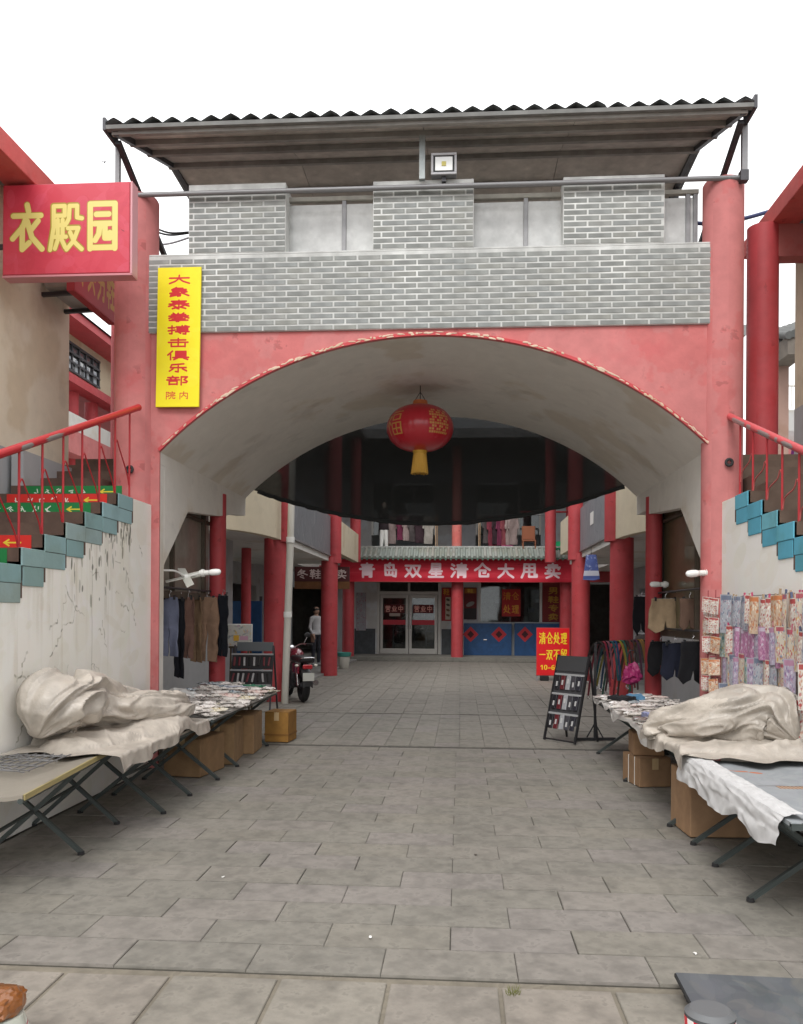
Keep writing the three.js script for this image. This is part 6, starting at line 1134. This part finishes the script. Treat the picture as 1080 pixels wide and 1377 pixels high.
{ // small rack and picture board behind the sock table
  const d = 11.6, a = pz(309, 880, d), b = pz(365, 918, d), w = b.x - a.x, s = thing('watch_rack', 'grey tray rack with rows of dark goods beside the red column', 'rack');
  s.position.set((a.x + b.x) / 2, 0, -d); const yT = pz(335, 864, d).y;
  part(s, 'header', rbx(-w / 2 + 0.05, w / 2 - 0.02, a.y + 0.04, yT, -0.22, -0.2, 0.004), mat([0.16, 0.18, 0.19], { rough: 0.3 }));
  for (const [y, q] of [[a.y, 0], [a.y - 0.22, 1], [a.y - 0.42, 2]]) { part(s, 'tray', new THREE.BoxGeometry(w, 0.022, 0.03).translate(0, y, -0.11 + q * 0.08), mat([0.42, 0.43, 0.44], { rough: 0.4 })); part(s, 'tray_back', new THREE.BoxGeometry(w - 0.02, 0.215, 0.012).rotateX(-0.38).translate(0, y - 0.1, -0.085 + q * 0.08), K.black);
    for (let k = 0; k < 8; k++) part(s, 'hung_item', new RoundedBoxGeometry(0.028, 0.13, 0.02, 1, 0.006).rotateX(-0.4).rotateZ(rr(-0.2, 0.2)).translate(-w / 2 + 0.05 + k * (w - 0.1) / 7, y - 0.1, -0.07 + q * 0.08), mat(pick([[0.03, 0.03, 0.03], [0.5, 0.5, 0.5], [0.2, 0.05, 0.06]]), { rough: 0.25 })); }
  for (const q of [-1, 1]) part(s, 'leg', bar(V(q * (w / 2 - 0.01), 0, 0.1), V(q * (w / 2 - 0.02), yT - 0.05, -0.21), 0.022, 0.022), K.darkSteel);
  for (const q of [-1, 1]) part(s, 'rear_leg', bar(V(q * (w / 2 - 0.01), 0, -0.5), V(q * (w / 2 - 0.02), yT - 0.05, -0.22), 0.022, 0.022), K.darkSteel);
  const d2 = 12.4, e = pz(306, 839, d2), f = pz(339, 869, d2), t = canvasTex(256, 256, (c) => { c.fillStyle = '#c3c2bb'; c.fillRect(0, 0, 256, 256); speckle(c, 256, 256, 60, ['#4b5a66', '#d8a234', '#b07fa0', '#7c8a92', '#e8e4da'], 8, 30); c.fillStyle = '#d9a93a'; c.fillRect(60, 130, 60, 70); c.fillStyle = '#c99ab0'; c.fillRect(130, 140, 90, 50); });
  const p = thing('picture_board', 'pale picture board propped on a stool behind the tray rack', 'board'); p.position.set((e.x + f.x) / 2, 0, -d2);
  part(p, 'board', rbx(-(f.x - e.x) / 2, (f.x - e.x) / 2, f.y, e.y, -0.03, 0, 0.005), K.whitePlastic); part(p, 'print', face(f.x - e.x - 0.02, e.y - f.y - 0.02).translate(0, (e.y + f.y) / 2, 0.003), printed(t));
  part(p, 'stand', rbx(-0.16, 0.16, f.y - 0.03, f.y - 0.001, -0.2, 0.04, 0.006), K.brown); for (const q of [-1, 1]) for (const z of [0, -0.16]) part(p, 'leg', bar(V(q * 0.15, 0, z), V(q * 0.13, f.y - 0.03, z), 0.025, 0.025), K.brown);
}
{ // blue hoarding and thin red post in the arcade
  const d = 17.6, a = pz(306, 808, d), b = pz(352, 842, d), s = thing('blue_hoarding', 'blue sheet hoarding inside the arcade behind the trousers', 'hoarding');
  part(s, 'sheet', rbx(a.x - 0.3, b.x, 0.06, a.y, -d, -d - 0.05, 0.01), mat([0.015, 0.09, 0.24], { rough: 0.5, map: grain })); for (const u of [308, 350]) part(s, 'post', mbx(pz(u, 820, d).x - 0.03, pz(u, 820, d).x + 0.03, 0.06, a.y + 0.1, -d - 0.051, -d - 0.1), K.darkSteel);
  one('arcade_post', 'thin red round post before the blue hoarding', 'post', metric(new THREE.CylinderGeometry(0.1, 0.1, LANDY - 0.43, 22).translate(pz(331, 800, d - 0.5).x, (LANDY - 0.43) / 2 + 0.03, -d + 0.5)), K.columnRed);
  const bg = thing('hanging_bag', 'blue and white printed bag hanging from the gallery edge', 'bag'), q = pz(795, 747, 16.5), q2 = pz(795, 780, 16.5);
  const t = canvasTex(128, 192, (c) => { c.fillStyle = '#4d5f9c'; c.fillRect(0, 0, 128, 192); c.fillStyle = '#c5c8d6'; c.fillRect(0, 120, 128, 40); speckle(c, 128, 120, 40, ['#d6d9e6', '#39498a'], 5, 16); });
  const bh2 = q.y - q2.y, g = poly([[-0.08, 0], [0.08, 0], [0.15, -bh2 * 0.95], [0.05, -bh2], [-0.14, -bh2 * 0.97]], 0.05, 0.012), p = g.attributes.position, uv2 = []; for (let i = 0; i < p.count; i++) { p.setZ(i, p.getZ(i) + 0.03 * noise3(p.getX(i) * 9, p.getY(i) * 6, 1)); uv2.push(p.getX(i) / 0.3 + 0.5, 1 + p.getY(i) / bh2); } g.setAttribute('uv', new THREE.Float32BufferAttribute(uv2, 2)); g.computeVertexNormals(); g.translate(q.x, q.y, q.z);
  part(bg, 'bag_body', g, printed(t, 0.5)); part(bg, 'string', rod(V(q.x, q.y, q.z), V(q.x, LANDY - 0.42, q.z), 0.006), K.dark);
}
{ // bucket
  const c = py(462.5, 899, 0), b = thing('bucket', 'white bucket with a green rim by the far red column', 'bucket'); b.position.copy(c).setY(0);
  part(b, 'pail', new THREE.LatheGeometry([[0, 0.0], [0.14, 0.0], [0.175, 0.34], [0.168, 0.34], [0.133, 0.012], [0, 0.012]].map(([x, y]) => new THREE.Vector2(x, y)), 26), mat([0.6, 0.58, 0.52], { rough: 0.5 }));
  part(b, 'rim', new THREE.LatheGeometry([[0.168, 0.34], [0.2, 0.36], [0.215, 0.46], [0.205, 0.465], [0.18, 0.37]].map(([x, y]) => new THREE.Vector2(x, y)), 26), mat([0.05, 0.26, 0.22], { rough: 0.5 }));
  part(b, 'handle', new THREE.TorusGeometry(0.18, 0.006, 6, 24, Math.PI).rotateX(1.2).translate(0, 0.36, 0), K.steel);
}

// ================================================================ motorbike
{
  const c = py(408, 944, 0), mb = thing('motorbike', 'black and red motorbike parked beside the white drainpipe', 'motorbike');
  mb.position.copy(c).setY(0); mb.rotation.y = 0.42;                // local +z points to its tail
  const R = 0.29, zR = 0, zF = -1.22;
  const wheel = (z, name) => { const w = part(mb, name, new THREE.TorusGeometry(R - 0.065, 0.065, 14, 36).rotateY(Math.PI / 2).translate(0, R, z), K.rubber); part(w, 'rim', new THREE.TorusGeometry(R - 0.11, 0.018, 8, 30).rotateY(Math.PI / 2).translate(0, R, z), K.chrome); part(w, 'hub', rod(V(-0.07, R, z), V(0.07, R, z), 0.05, 0.05, 14), K.darkSteel); for (let k = 0; k < 5; k++) { const a = k / 5 * 6.28; part(w, 'spoke', bar(V(0, R + Math.cos(a) * 0.04, z + Math.sin(a) * 0.04), V(0, R + Math.cos(a) * 0.18, z + Math.sin(a) * 0.18), 0.03, 0.02), K.darkSteel); } };
  wheel(zR, 'rear_wheel'); wheel(zF, 'front_wheel');
  const arc = (z, a0, a1, w, rad) => { const s = []; for (let k = 0; k <= 14; k++) { const a = a0 + (a1 - a0) * k / 14; s.push(V(0, R + Math.sin(a) * rad, z + Math.cos(a) * rad)); } const pos = [], idx = []; s.forEach((p) => { for (const [x, dy] of [[-w, -0.02], [-w * 0.5, 0.012], [w * 0.5, 0.012], [w, -0.02]]) pos.push(x, p.y + dy, p.z); }); for (let k = 0; k < 14; k++) for (let j = 0; j < 3; j++) { const a = k * 4 + j; idx.push(a, a + 1, a + 4, a + 1, a + 5, a + 4); } const g = new THREE.BufferGeometry(); g.setAttribute('position', new THREE.Float32BufferAttribute(pos, 3)); g.setIndex(idx); g.computeVertexNormals(); return g; };
  part(mb, 'rear_fender', arc(zR, 0.0, 2.4, 0.085, R + 0.05), K.black); part(mb, 'front_fender', arc(zF, 0.5, 2.6, 0.075, R + 0.04), mat([0.45, 0.02, 0.06], { rough: 0.3, coat: 0.8 }));
  part(mb, 'plate', rbx(-0.1, 0.1, 0.4, 0.54, 0.37, 0.38, 0.003), mat([0.6, 0.6, 0.55], { rough: 0.5 }));
  part(mb, 'tail_light', rbx(-0.085, 0.085, 0.6, 0.68, 0.26, 0.33, 0.02), mat([0.5, 0.02, 0.03], { rough: 0.2, coat: 1 }));
  for (const s of [-1, 1]) { part(mb, 'turn_signal', new THREE.SphereGeometry(0.032, 14, 10).scale(1, 0.8, 1.3).translate(s * 0.17, 0.66, 0.2), mat([0.7, 0.68, 0.6], { rough: 0.25 })); part(mb, 'shock_absorber', rod(V(s * 0.1, R, 0.02), V(s * 0.1, 0.64, -0.12), 0.028, 0.028, 12), K.chrome); part(mb, 'fork', rod(V(s * 0.085, R, zF), V(s * 0.085, 0.86, zF + 0.3), 0.022, 0.022, 10), K.chrome); part(mb, 'side_panel', rbx(s * 0.1 - 0.02, s * 0.1 + 0.02, 0.5, 0.68, -0.35, 0.05, 0.02), mat([0.3, 0.02, 0.05], { rough: 0.25, coat: 0.8 })); }
  part(mb, 'seat', rbx(-0.13, 0.13, 0.7, 0.82, -0.5, 0.24, 0.05), K.black);
  part(mb, 'luggage_rack', tube([V(-0.1, 0.76, 0.1), V(-0.1, 0.8, 0.38), V(0.1, 0.8, 0.38), V(0.1, 0.76, 0.1)], 0.011, 24, 6), K.chrome);
  part(mb, 'fuel_tank', (() => { const g = new THREE.SphereGeometry(1, 28, 18).scale(0.15, 0.14, 0.27).translate(0, 0.8, -0.66); return g; })(), mat([0.16, 0.015, 0.03], { rough: 0.2, coat: 1 }));
  part(mb, 'engine', rbx(-0.14, 0.14, 0.22, 0.52, -0.82, -0.42, 0.05), K.darkSteel); part(mb, 'cylinder_head', rod(V(0, 0.4, -0.72), V(0, 0.62, -0.86), 0.08, 0.07, 16), K.steel);
  part(mb, 'swing_arm', bar(V(-0.09, R, 0), V(-0.09, 0.36, -0.5), 0.03, 0.05), K.darkSteel); part(mb, 'exhaust', rod(V(0.14, 0.28, -0.5), V(0.17, 0.36, 0.22), 0.035, 0.05, 16), K.chrome);
  part(mb, 'frame', merge([bar(V(0, 0.4, -0.4), V(0, 0.68, -0.1), 0.04, 0.04), bar(V(0, 0.84, zF + 0.3), V(0, 0.4, -0.85), 0.04, 0.04), bar(V(0, 0.84, zF + 0.32), V(0, 0.72, -0.3), 0.04, 0.04)].map((g) => g)), K.black);
  part(mb, 'handlebar', tube([V(-0.33, 0.99, zF + 0.5), V(-0.16, 1.0, zF + 0.36), V(0, 0.93, zF + 0.3), V(0.16, 1.0, zF + 0.36), V(0.33, 0.99, zF + 0.5)], 0.013, 30, 8), K.chrome);
  for (const s of [-1, 1]) { part(mb, 'grip', rod(V(s * 0.25, 0.995, zF + 0.43), V(s * 0.34, 0.99, zF + 0.51), 0.019, 0.019, 10), K.rubber); part(mb, 'mirror', new THREE.SphereGeometry(0.055, 16, 10).scale(1.2, 0.8, 0.25).translate(s * 0.27, 1.17, zF + 0.4), K.black); part(mb, 'mirror_stem', rod(V(s * 0.2, 1.0, zF + 0.38), V(s * 0.27, 1.15, zF + 0.4), 0.007, 0.007, 6), K.chrome); }
  part(mb, 'headlight', new THREE.SphereGeometry(0.1, 18, 12).scale(1, 1, 0.8).translate(0, 0.88, zF + 0.18), K.chrome);
  part(mb, 'kick_stand', rod(V(-0.1, 0.28, -0.45), V(-0.26, 0.01, -0.42), 0.012), K.darkSteel);
}

// ================================================================ gallery goods above the banner
{
  const yG = LANDY + 0.28, dG = dC + 0.45, X = (u) => pz(u, 720, dG).x, cols = [[0.3, 0.05, 0.08], [0.45, 0.35, 0.33], [0.06, 0.03, 0.04], [0.5, 0.47, 0.42], [0.25, 0.04, 0.1], [0.12, 0.1, 0.1], [0.34, 0.08, 0.1]];
  const rack = (u0, u1, label) => { const r = thing('garment_rack', label, 'rack'), y = yG + 1.35; part(r, 'bar', rod(V(X(u0), y, -dG), V(X(u1), y, -dG), 0.02), K.steel); for (const u of [u0, u1]) { part(r, 'post', rod(V(X(u), yG, -dG), V(X(u), y, -dG), 0.02), mat([0.4, 0.28, 0.18])); part(r, 'post', rod(V(X(u + 2), yG, -dG - 0.25), V(X(u + 2), y, -dG), 0.018), mat([0.4, 0.28, 0.18])); part(r, 'foot', bar(V(X(u), yG + 0.015, -dG - 0.25), V(X(u), yG + 0.015, -dG + 0.25), 0.03, 0.03), K.darkSteel); } return y; };
  const hang = (us, y, w, h, where) => us.forEach((u, i) => { const k = (i * 3 + Math.floor(u)) % 7, t = thing('hung_coat', ['wine red', 'dusty pink', 'black', 'cream', 'burgundy', 'dark brown', 'red'][k] + ' garment ' + where, 'garment', 'garments on the far gallery'); t.position.set(X(u), y - 0.03, -dG); t.rotation.y = 0.5; part(t, 'cloth', garmentGeo('shirt', w, h * rr(0.85, 1), ++gid * 3.1), mat(cols[k], { map: woven, rough: 0.95 })); });
  const y1 = rack(644, 742, 'pale wooden garment rack on the far gallery above the banner');
  hang([656, 662, 668, 674, 680, 686, 690], y1, 0.42, 1.05, 'on the pale rack above the banner');
  const y2 = rack(520, 586, 'dark garment rack on the far gallery behind the mannequin legs');
  hang([526, 540, 548, 556, 564, 576], y2, 0.42, 0.95, 'on the rack behind the mannequin legs');
  // mannequin in white trousers
  const m = thing('mannequin', 'shop mannequin in white trousers and dark top on the far gallery', 'mannequin'), x = X(518); m.position.set(x, yG, -dG + 0.45);
  const leg = (s) => new THREE.LatheGeometry([[0.03, 0.04], [0.045, 0.1], [0.065, 0.4], [0.085, 0.75], [0.09, 0.84], [0.0, 0.85]].map(([a, b]) => new THREE.Vector2(a, b)), 14).rotateZ(s * 0.06).translate(s * 0.1, 0, 0);
  part(m, 'trouser_leg', leg(-1), K.whitePlastic); part(m, 'trouser_leg', leg(1), K.whitePlastic); part(m, 'top', new THREE.LatheGeometry([[0.0, 0.78], [0.17, 0.8], [0.15, 1.05], [0.19, 1.32], [0.06, 1.42], [0.05, 1.5], [0, 1.5]].map(([a, b]) => new THREE.Vector2(a, b)), 18).scale(1, 1, 0.6), mat([0.04, 0.025, 0.03], { map: woven }));
  part(m, 'head', new THREE.SphereGeometry(0.1, 18, 14).scale(0.85, 1.15, 1).translate(0, 1.61, 0), mat([0.6, 0.5, 0.42])); part(m, 'base', new THREE.CylinderGeometry(0.18, 0.18, 0.03, 24).translate(0, 0.015, 0), K.steel);
  const bowl = thing('green_basin', 'bright green plastic basin at the end of the far gallery', 'basin'); bowl.position.set(X(750), yG, -dG + 0.5); part(bowl, 'basin', new THREE.LatheGeometry([[0, 0], [0.14, 0], [0.24, 0.2], [0.23, 0.21], [0.13, 0.02], [0, 0.02]].map(([a, b]) => new THREE.Vector2(a, b)), 24).rotateX(0.6).translate(0, 0.12, 0), mat([0.03, 0.5, 0.2], { rough: 0.4 }));
  const ch = thing('wooden_chair', 'brown wooden chair among the goods on the far gallery', 'chair'); ch.position.set(X(710), yG, -dG + 0.4);
  part(ch, 'seat', rbx(-0.22, 0.22, 0.42, 0.46, -0.2, 0.2, 0.01), mat([0.28, 0.1, 0.05])); part(ch, 'backrest', rbx(-0.22, 0.22, 0.5, 0.95, -0.2, -0.17, 0.01), mat([0.28, 0.1, 0.05])); for (const a of [-1, 1]) for (const b of [-1, 1]) part(ch, 'leg', bar(V(a * 0.2, 0, b * 0.18), V(a * 0.2, b < 0 ? 0.95 : 0.42, b * 0.18), 0.035, 0.035), mat([0.24, 0.09, 0.045]));
  const box = one('magenta_crate', 'magenta plastic crate under the coats on the far gallery', 'crate', rbx(X(674), X(690), yG, yG + 0.3, -dG + 0.2, -dG - 0.1, 0.02), mat([0.35, 0.02, 0.16], { rough: 0.4 }));
}

// ================================================================ people
function person(label, at, yaw, J, colours, group) {                   // one skin of smoothly joined tapered bones, coloured by height
  const t = thing('person', label, 'person', group); t.position.copy(at); t.rotation.y = yaw;
  const res = 84, size = 1.0, mc = new MarchingCubes(res, K.dark, false, false, 200000), f = mc.field, bones = J;
  mc.isolation = 0;
  const cyv = 0.87;
  for (let z = 0; z < res; z++) for (let y = 0; y < res; y++) for (let x = 0; x < res; x++) {
    const X = (x - res / 2) / (res / 2) * size, Y = (y - res / 2) / (res / 2) * size + cyv, Z = (z - res / 2) / (res / 2) * size; let d = 1e3;
    for (const [ax, ay, az, ar, bx_, by, bz, br] of bones) { const vx = bx_ - ax, vy = by - ay, vz = bz - az, wx = X - ax, wy = Y - ay, wz = Z - az, h = Math.max(0, Math.min(1, (vx * wx + vy * wy + vz * wz) / (vx * vx + vy * vy + vz * vz + 1e-9))), q = Math.hypot(wx - vx * h, wy - vy * h, wz - vz * h) - (ar + (br - ar) * h), k = 0.035, m = Math.max(k - Math.abs(d - q), 0) / k; d = Math.min(d, q) - m * m * k * 0.25; }
    f[x + y * res + z * res * res] = -d;
  }
  mc.update();
  const n = mc.count, pos = mc.positionArray.slice(0, n * 3), g = new THREE.BufferGeometry(), col = new Float32Array(n * 3);
  for (let i = 0; i < n; i++) { pos[i * 3] *= size; pos[i * 3 + 1] = pos[i * 3 + 1] * size + cyv; pos[i * 3 + 2] *= size; const c = colours(pos[i * 3], pos[i * 3 + 1], pos[i * 3 + 2]); col.set(c, i * 3); }
  g.setAttribute('position', new THREE.BufferAttribute(pos, 3)); g.setAttribute('color', new THREE.BufferAttribute(col, 3)); g.computeVertexNormals();
  const m = mat([1, 1, 1], { rough: 0.85 }).clone(); m.vertexColors = true; part(t, 'body', g, m);
  const hair = new THREE.SphereGeometry(0.108, 22, 16, 0, 6.3, 0, 1.75).scale(0.92, 1.1, 1.05).rotateX(-0.35).translate(0, 1.585, -0.012); part(t, 'hair', hair, mat([0.012, 0.010, 0.010], { rough: 0.6 }));
  return t;
}
const standing = [[0, 0.95, 0, 0.13, 0, 1.12, 0, 0.115], [0, 1.12, 0, 0.115, 0, 1.34, 0, 0.13], [-0.13, 1.37, 0, 0.06, 0.13, 1.37, 0, 0.06], [0, 1.38, 0, 0.05, 0, 1.48, 0.01, 0.045], [0, 1.56, 0.01, 0.085, 0, 1.61, 0, 0.09], [0, 1.56, 0.09, 0.012, 0, 1.545, 0.105, 0.014],
  [-0.18, 1.36, 0, 0.052, -0.22, 1.1, -0.02, 0.042], [-0.22, 1.1, -0.02, 0.042, -0.18, 0.88, 0.1, 0.03], [-0.18, 0.88, 0.1, 0.03, -0.17, 0.79, 0.14, 0.025], [0.18, 1.36, 0, 0.052, 0.22, 1.1, -0.02, 0.042], [0.22, 1.1, -0.02, 0.042, 0.2, 0.87, 0.05, 0.03], [0.2, 0.87, 0.05, 0.03, 0.2, 0.77, 0.07, 0.025],
  [-0.09, 0.92, 0, 0.095, -0.1, 0.5, 0.01, 0.062], [-0.1, 0.5, 0.01, 0.062, -0.11, 0.08, -0.01, 0.042], [-0.11, 0.05, -0.02, 0.042, -0.12, 0.04, 0.14, 0.034], [0.09, 0.92, 0, 0.095, 0.1, 0.5, 0.01, 0.062], [0.1, 0.5, 0.01, 0.062, 0.11, 0.08, -0.01, 0.042], [0.11, 0.05, -0.02, 0.042, 0.12, 0.04, 0.14, 0.034]];
const dressed = (top, legs, shoe) => (x, y) => y > 1.44 ? [0.42, 0.26, 0.19] : Math.abs(x) > 0.13 && y < 0.93 && y > 0.7 ? [0.42, 0.26, 0.19] : y > 0.9 ? top : y > 0.09 ? legs : shoe;
{
  const d = 24.0, p = pz(425, 860, d); p.y = 0.062;
  person('person in a white shirt and dark trousers standing in the dark arcade', p, 0.9, standing, dressed([0.55, 0.55, 0.56], [0.03, 0.03, 0.04], [0.4, 0.4, 0.4]));
  const q = pz(1082, 603, 16.2); q.y = LANDY + 0.002;
  person('person in a purple top standing on the pavilion floor past the handrail', q, -0.6, standing, dressed([0.16, 0.02, 0.16], [0.05, 0.05, 0.06], [0.03, 0.03, 0.03]));
}

// ================================================================ things at the front edge of the pavement
{
  const y = 0.07, mt = canvasTex(512, 256, (c, w, h) => { c.fillStyle = '#53575b'; c.fillRect(0, 0, w, h); speckle(c, w, h, 260, ['#5d6165', '#4a4e52', '#666a6c', '#6c6a66'], 6, 50); c.fillStyle = '#242628'; c.beginPath(); c.moveTo(230, 190); for (const [x, q] of [[260, 178], [300, 192], [330, 178], [370, 190], [420, 186], [512, 196], [512, 208], [430, 204], [360, 208], [320, 222], [280, 214], [240, 200]]) c.lineTo(x, q); c.fill(); });
  const a = py(904, 1310, y), t = thing('dark_board', 'scuffed dark grey board lying flat on the border slabs', 'board');
  const w = 1.1, l = 0.75; t.position.set(a.x + w / 2, y, a.z + l / 2); t.rotation.y = -0.03;
  part(t, 'board', rbx(-w / 2, w / 2, -0.018, 0, -l / 2, l / 2, 0.005), K.rubber); part(t, 'top_sheet', new THREE.PlaneGeometry(w - 0.01, l - 0.01).rotateX(-Math.PI / 2).translate(0, 0.003, 0), printed(mt, 0.55));
  for (const s of [-1, 0, 1]) part(t, 'batten', mbx(-w / 2 + 0.03, w / 2 - 0.03, -y - 0.006, -0.019, s * 0.3 - 0.03, s * 0.3 + 0.03), K.rubber);
  const c = pz(955, 1362, 2.7), dt = canvasTex(512, 128, (g) => { g.fillStyle = '#e6e4e2'; g.fillRect(0, 0, 512, 128); g.fillStyle = '#cf1f31'; for (let k = 0; k < 8; k++) { g.beginPath(); g.moveTo(k * 64 + 32, 0); g.lineTo(k * 64 + 64, 0); g.lineTo(k * 64 + 96, 128); g.lineTo(k * 64 + 64, 128); g.fill(); } });
  const dr = thing('striped_post', 'short post with a red and white reflective band by the dark board', 'post'); dr.position.set(c.x, -0.012, -2.7);
  const hT = c.y + 0.012; part(dr, 'post_body', new THREE.CylinderGeometry(0.075, 0.078, hT, 30).translate(0, hT / 2, 0), mat([0.08, 0.085, 0.09], { rough: 0.6 })); part(dr, 'band', new THREE.CylinderGeometry(0.0765, 0.0772, 0.14, 30, 1, true).rotateY(1.0).translate(0, hT - 0.08, 0), printed(dt, 0.35)); part(dr, 'cap', new THREE.CylinderGeometry(0.06, 0.077, 0.014, 30).translate(0, hT + 0.007, 0), mat([0.12, 0.125, 0.13], { rough: 0.5 }));
}
{ // package with a brown baked top at the edge of the pavement
  const c = pz(6, 1352, 2.95), bt = canvasTex(256, 256, (g) => { g.fillStyle = '#b9bdb2'; g.fillRect(0, 0, 256, 256); speckle(g, 256, 256, 60, ['#5e7468', '#d9dcd4', '#8b9a90'], 8, 30); g.fillStyle = '#a8485a'; for (let k = 0; k < 6; k++) { g.save(); g.translate(20 + k * 42, 90); g.rotate(-0.6); g.fillRect(0, 0, 34, 12); g.restore(); } });
  const t = thing('brown_bundle', 'glossy brown bundle on top of a printed plastic bag', 'bundle'); t.position.set(c.x - 0.02, -0.012, c.z);
  const h = c.y + 0.012, g = new THREE.IcosahedronGeometry(1, 5), p = g.attributes.position;
  for (let i = 0; i < p.count; i++) { const v = V().fromBufferAttribute(p, i), k = 1 + 0.1 * noise3(v.x * 2, v.y * 2, v.z * 2) + 0.08 * (1 - Math.abs(noise3(v.x * 5, v.y * 5, v.z * 5))); p.setXYZ(i, Math.sign(v.x) * Math.pow(Math.abs(v.x), 0.7) * 0.075 * k, Math.sign(v.y) * Math.pow(Math.abs(v.y), 0.8) * 0.05 * k, v.z * 0.1 * k); }
  g.computeVertexNormals(); part(t, 'brown_top', metric(g.translate(0, h + 0.005, 0)), mat([0.26, 0.09, 0.022], { rough: 0.28, map: blotch, coat: 0.5 }));
  const b = new THREE.CylinderGeometry(0.085, 0.11, h - 0.03, 40, 24), q = b.attributes.position; for (let i = 0; i < q.count; i++) { const k = 1 + 0.09 * noise3(q.getX(i) * 14, q.getY(i) * 9, q.getZ(i) * 14); q.setX(i, q.getX(i) * k); q.setZ(i, q.getZ(i) * k); } b.computeVertexNormals(); part(t, 'plastic_bag', b.translate(0, (h - 0.03) / 2, 0), printed(bt, 0.25, 0.5));
}

scene.updateMatrixWorld(true);
renderer.render(scene, camera);
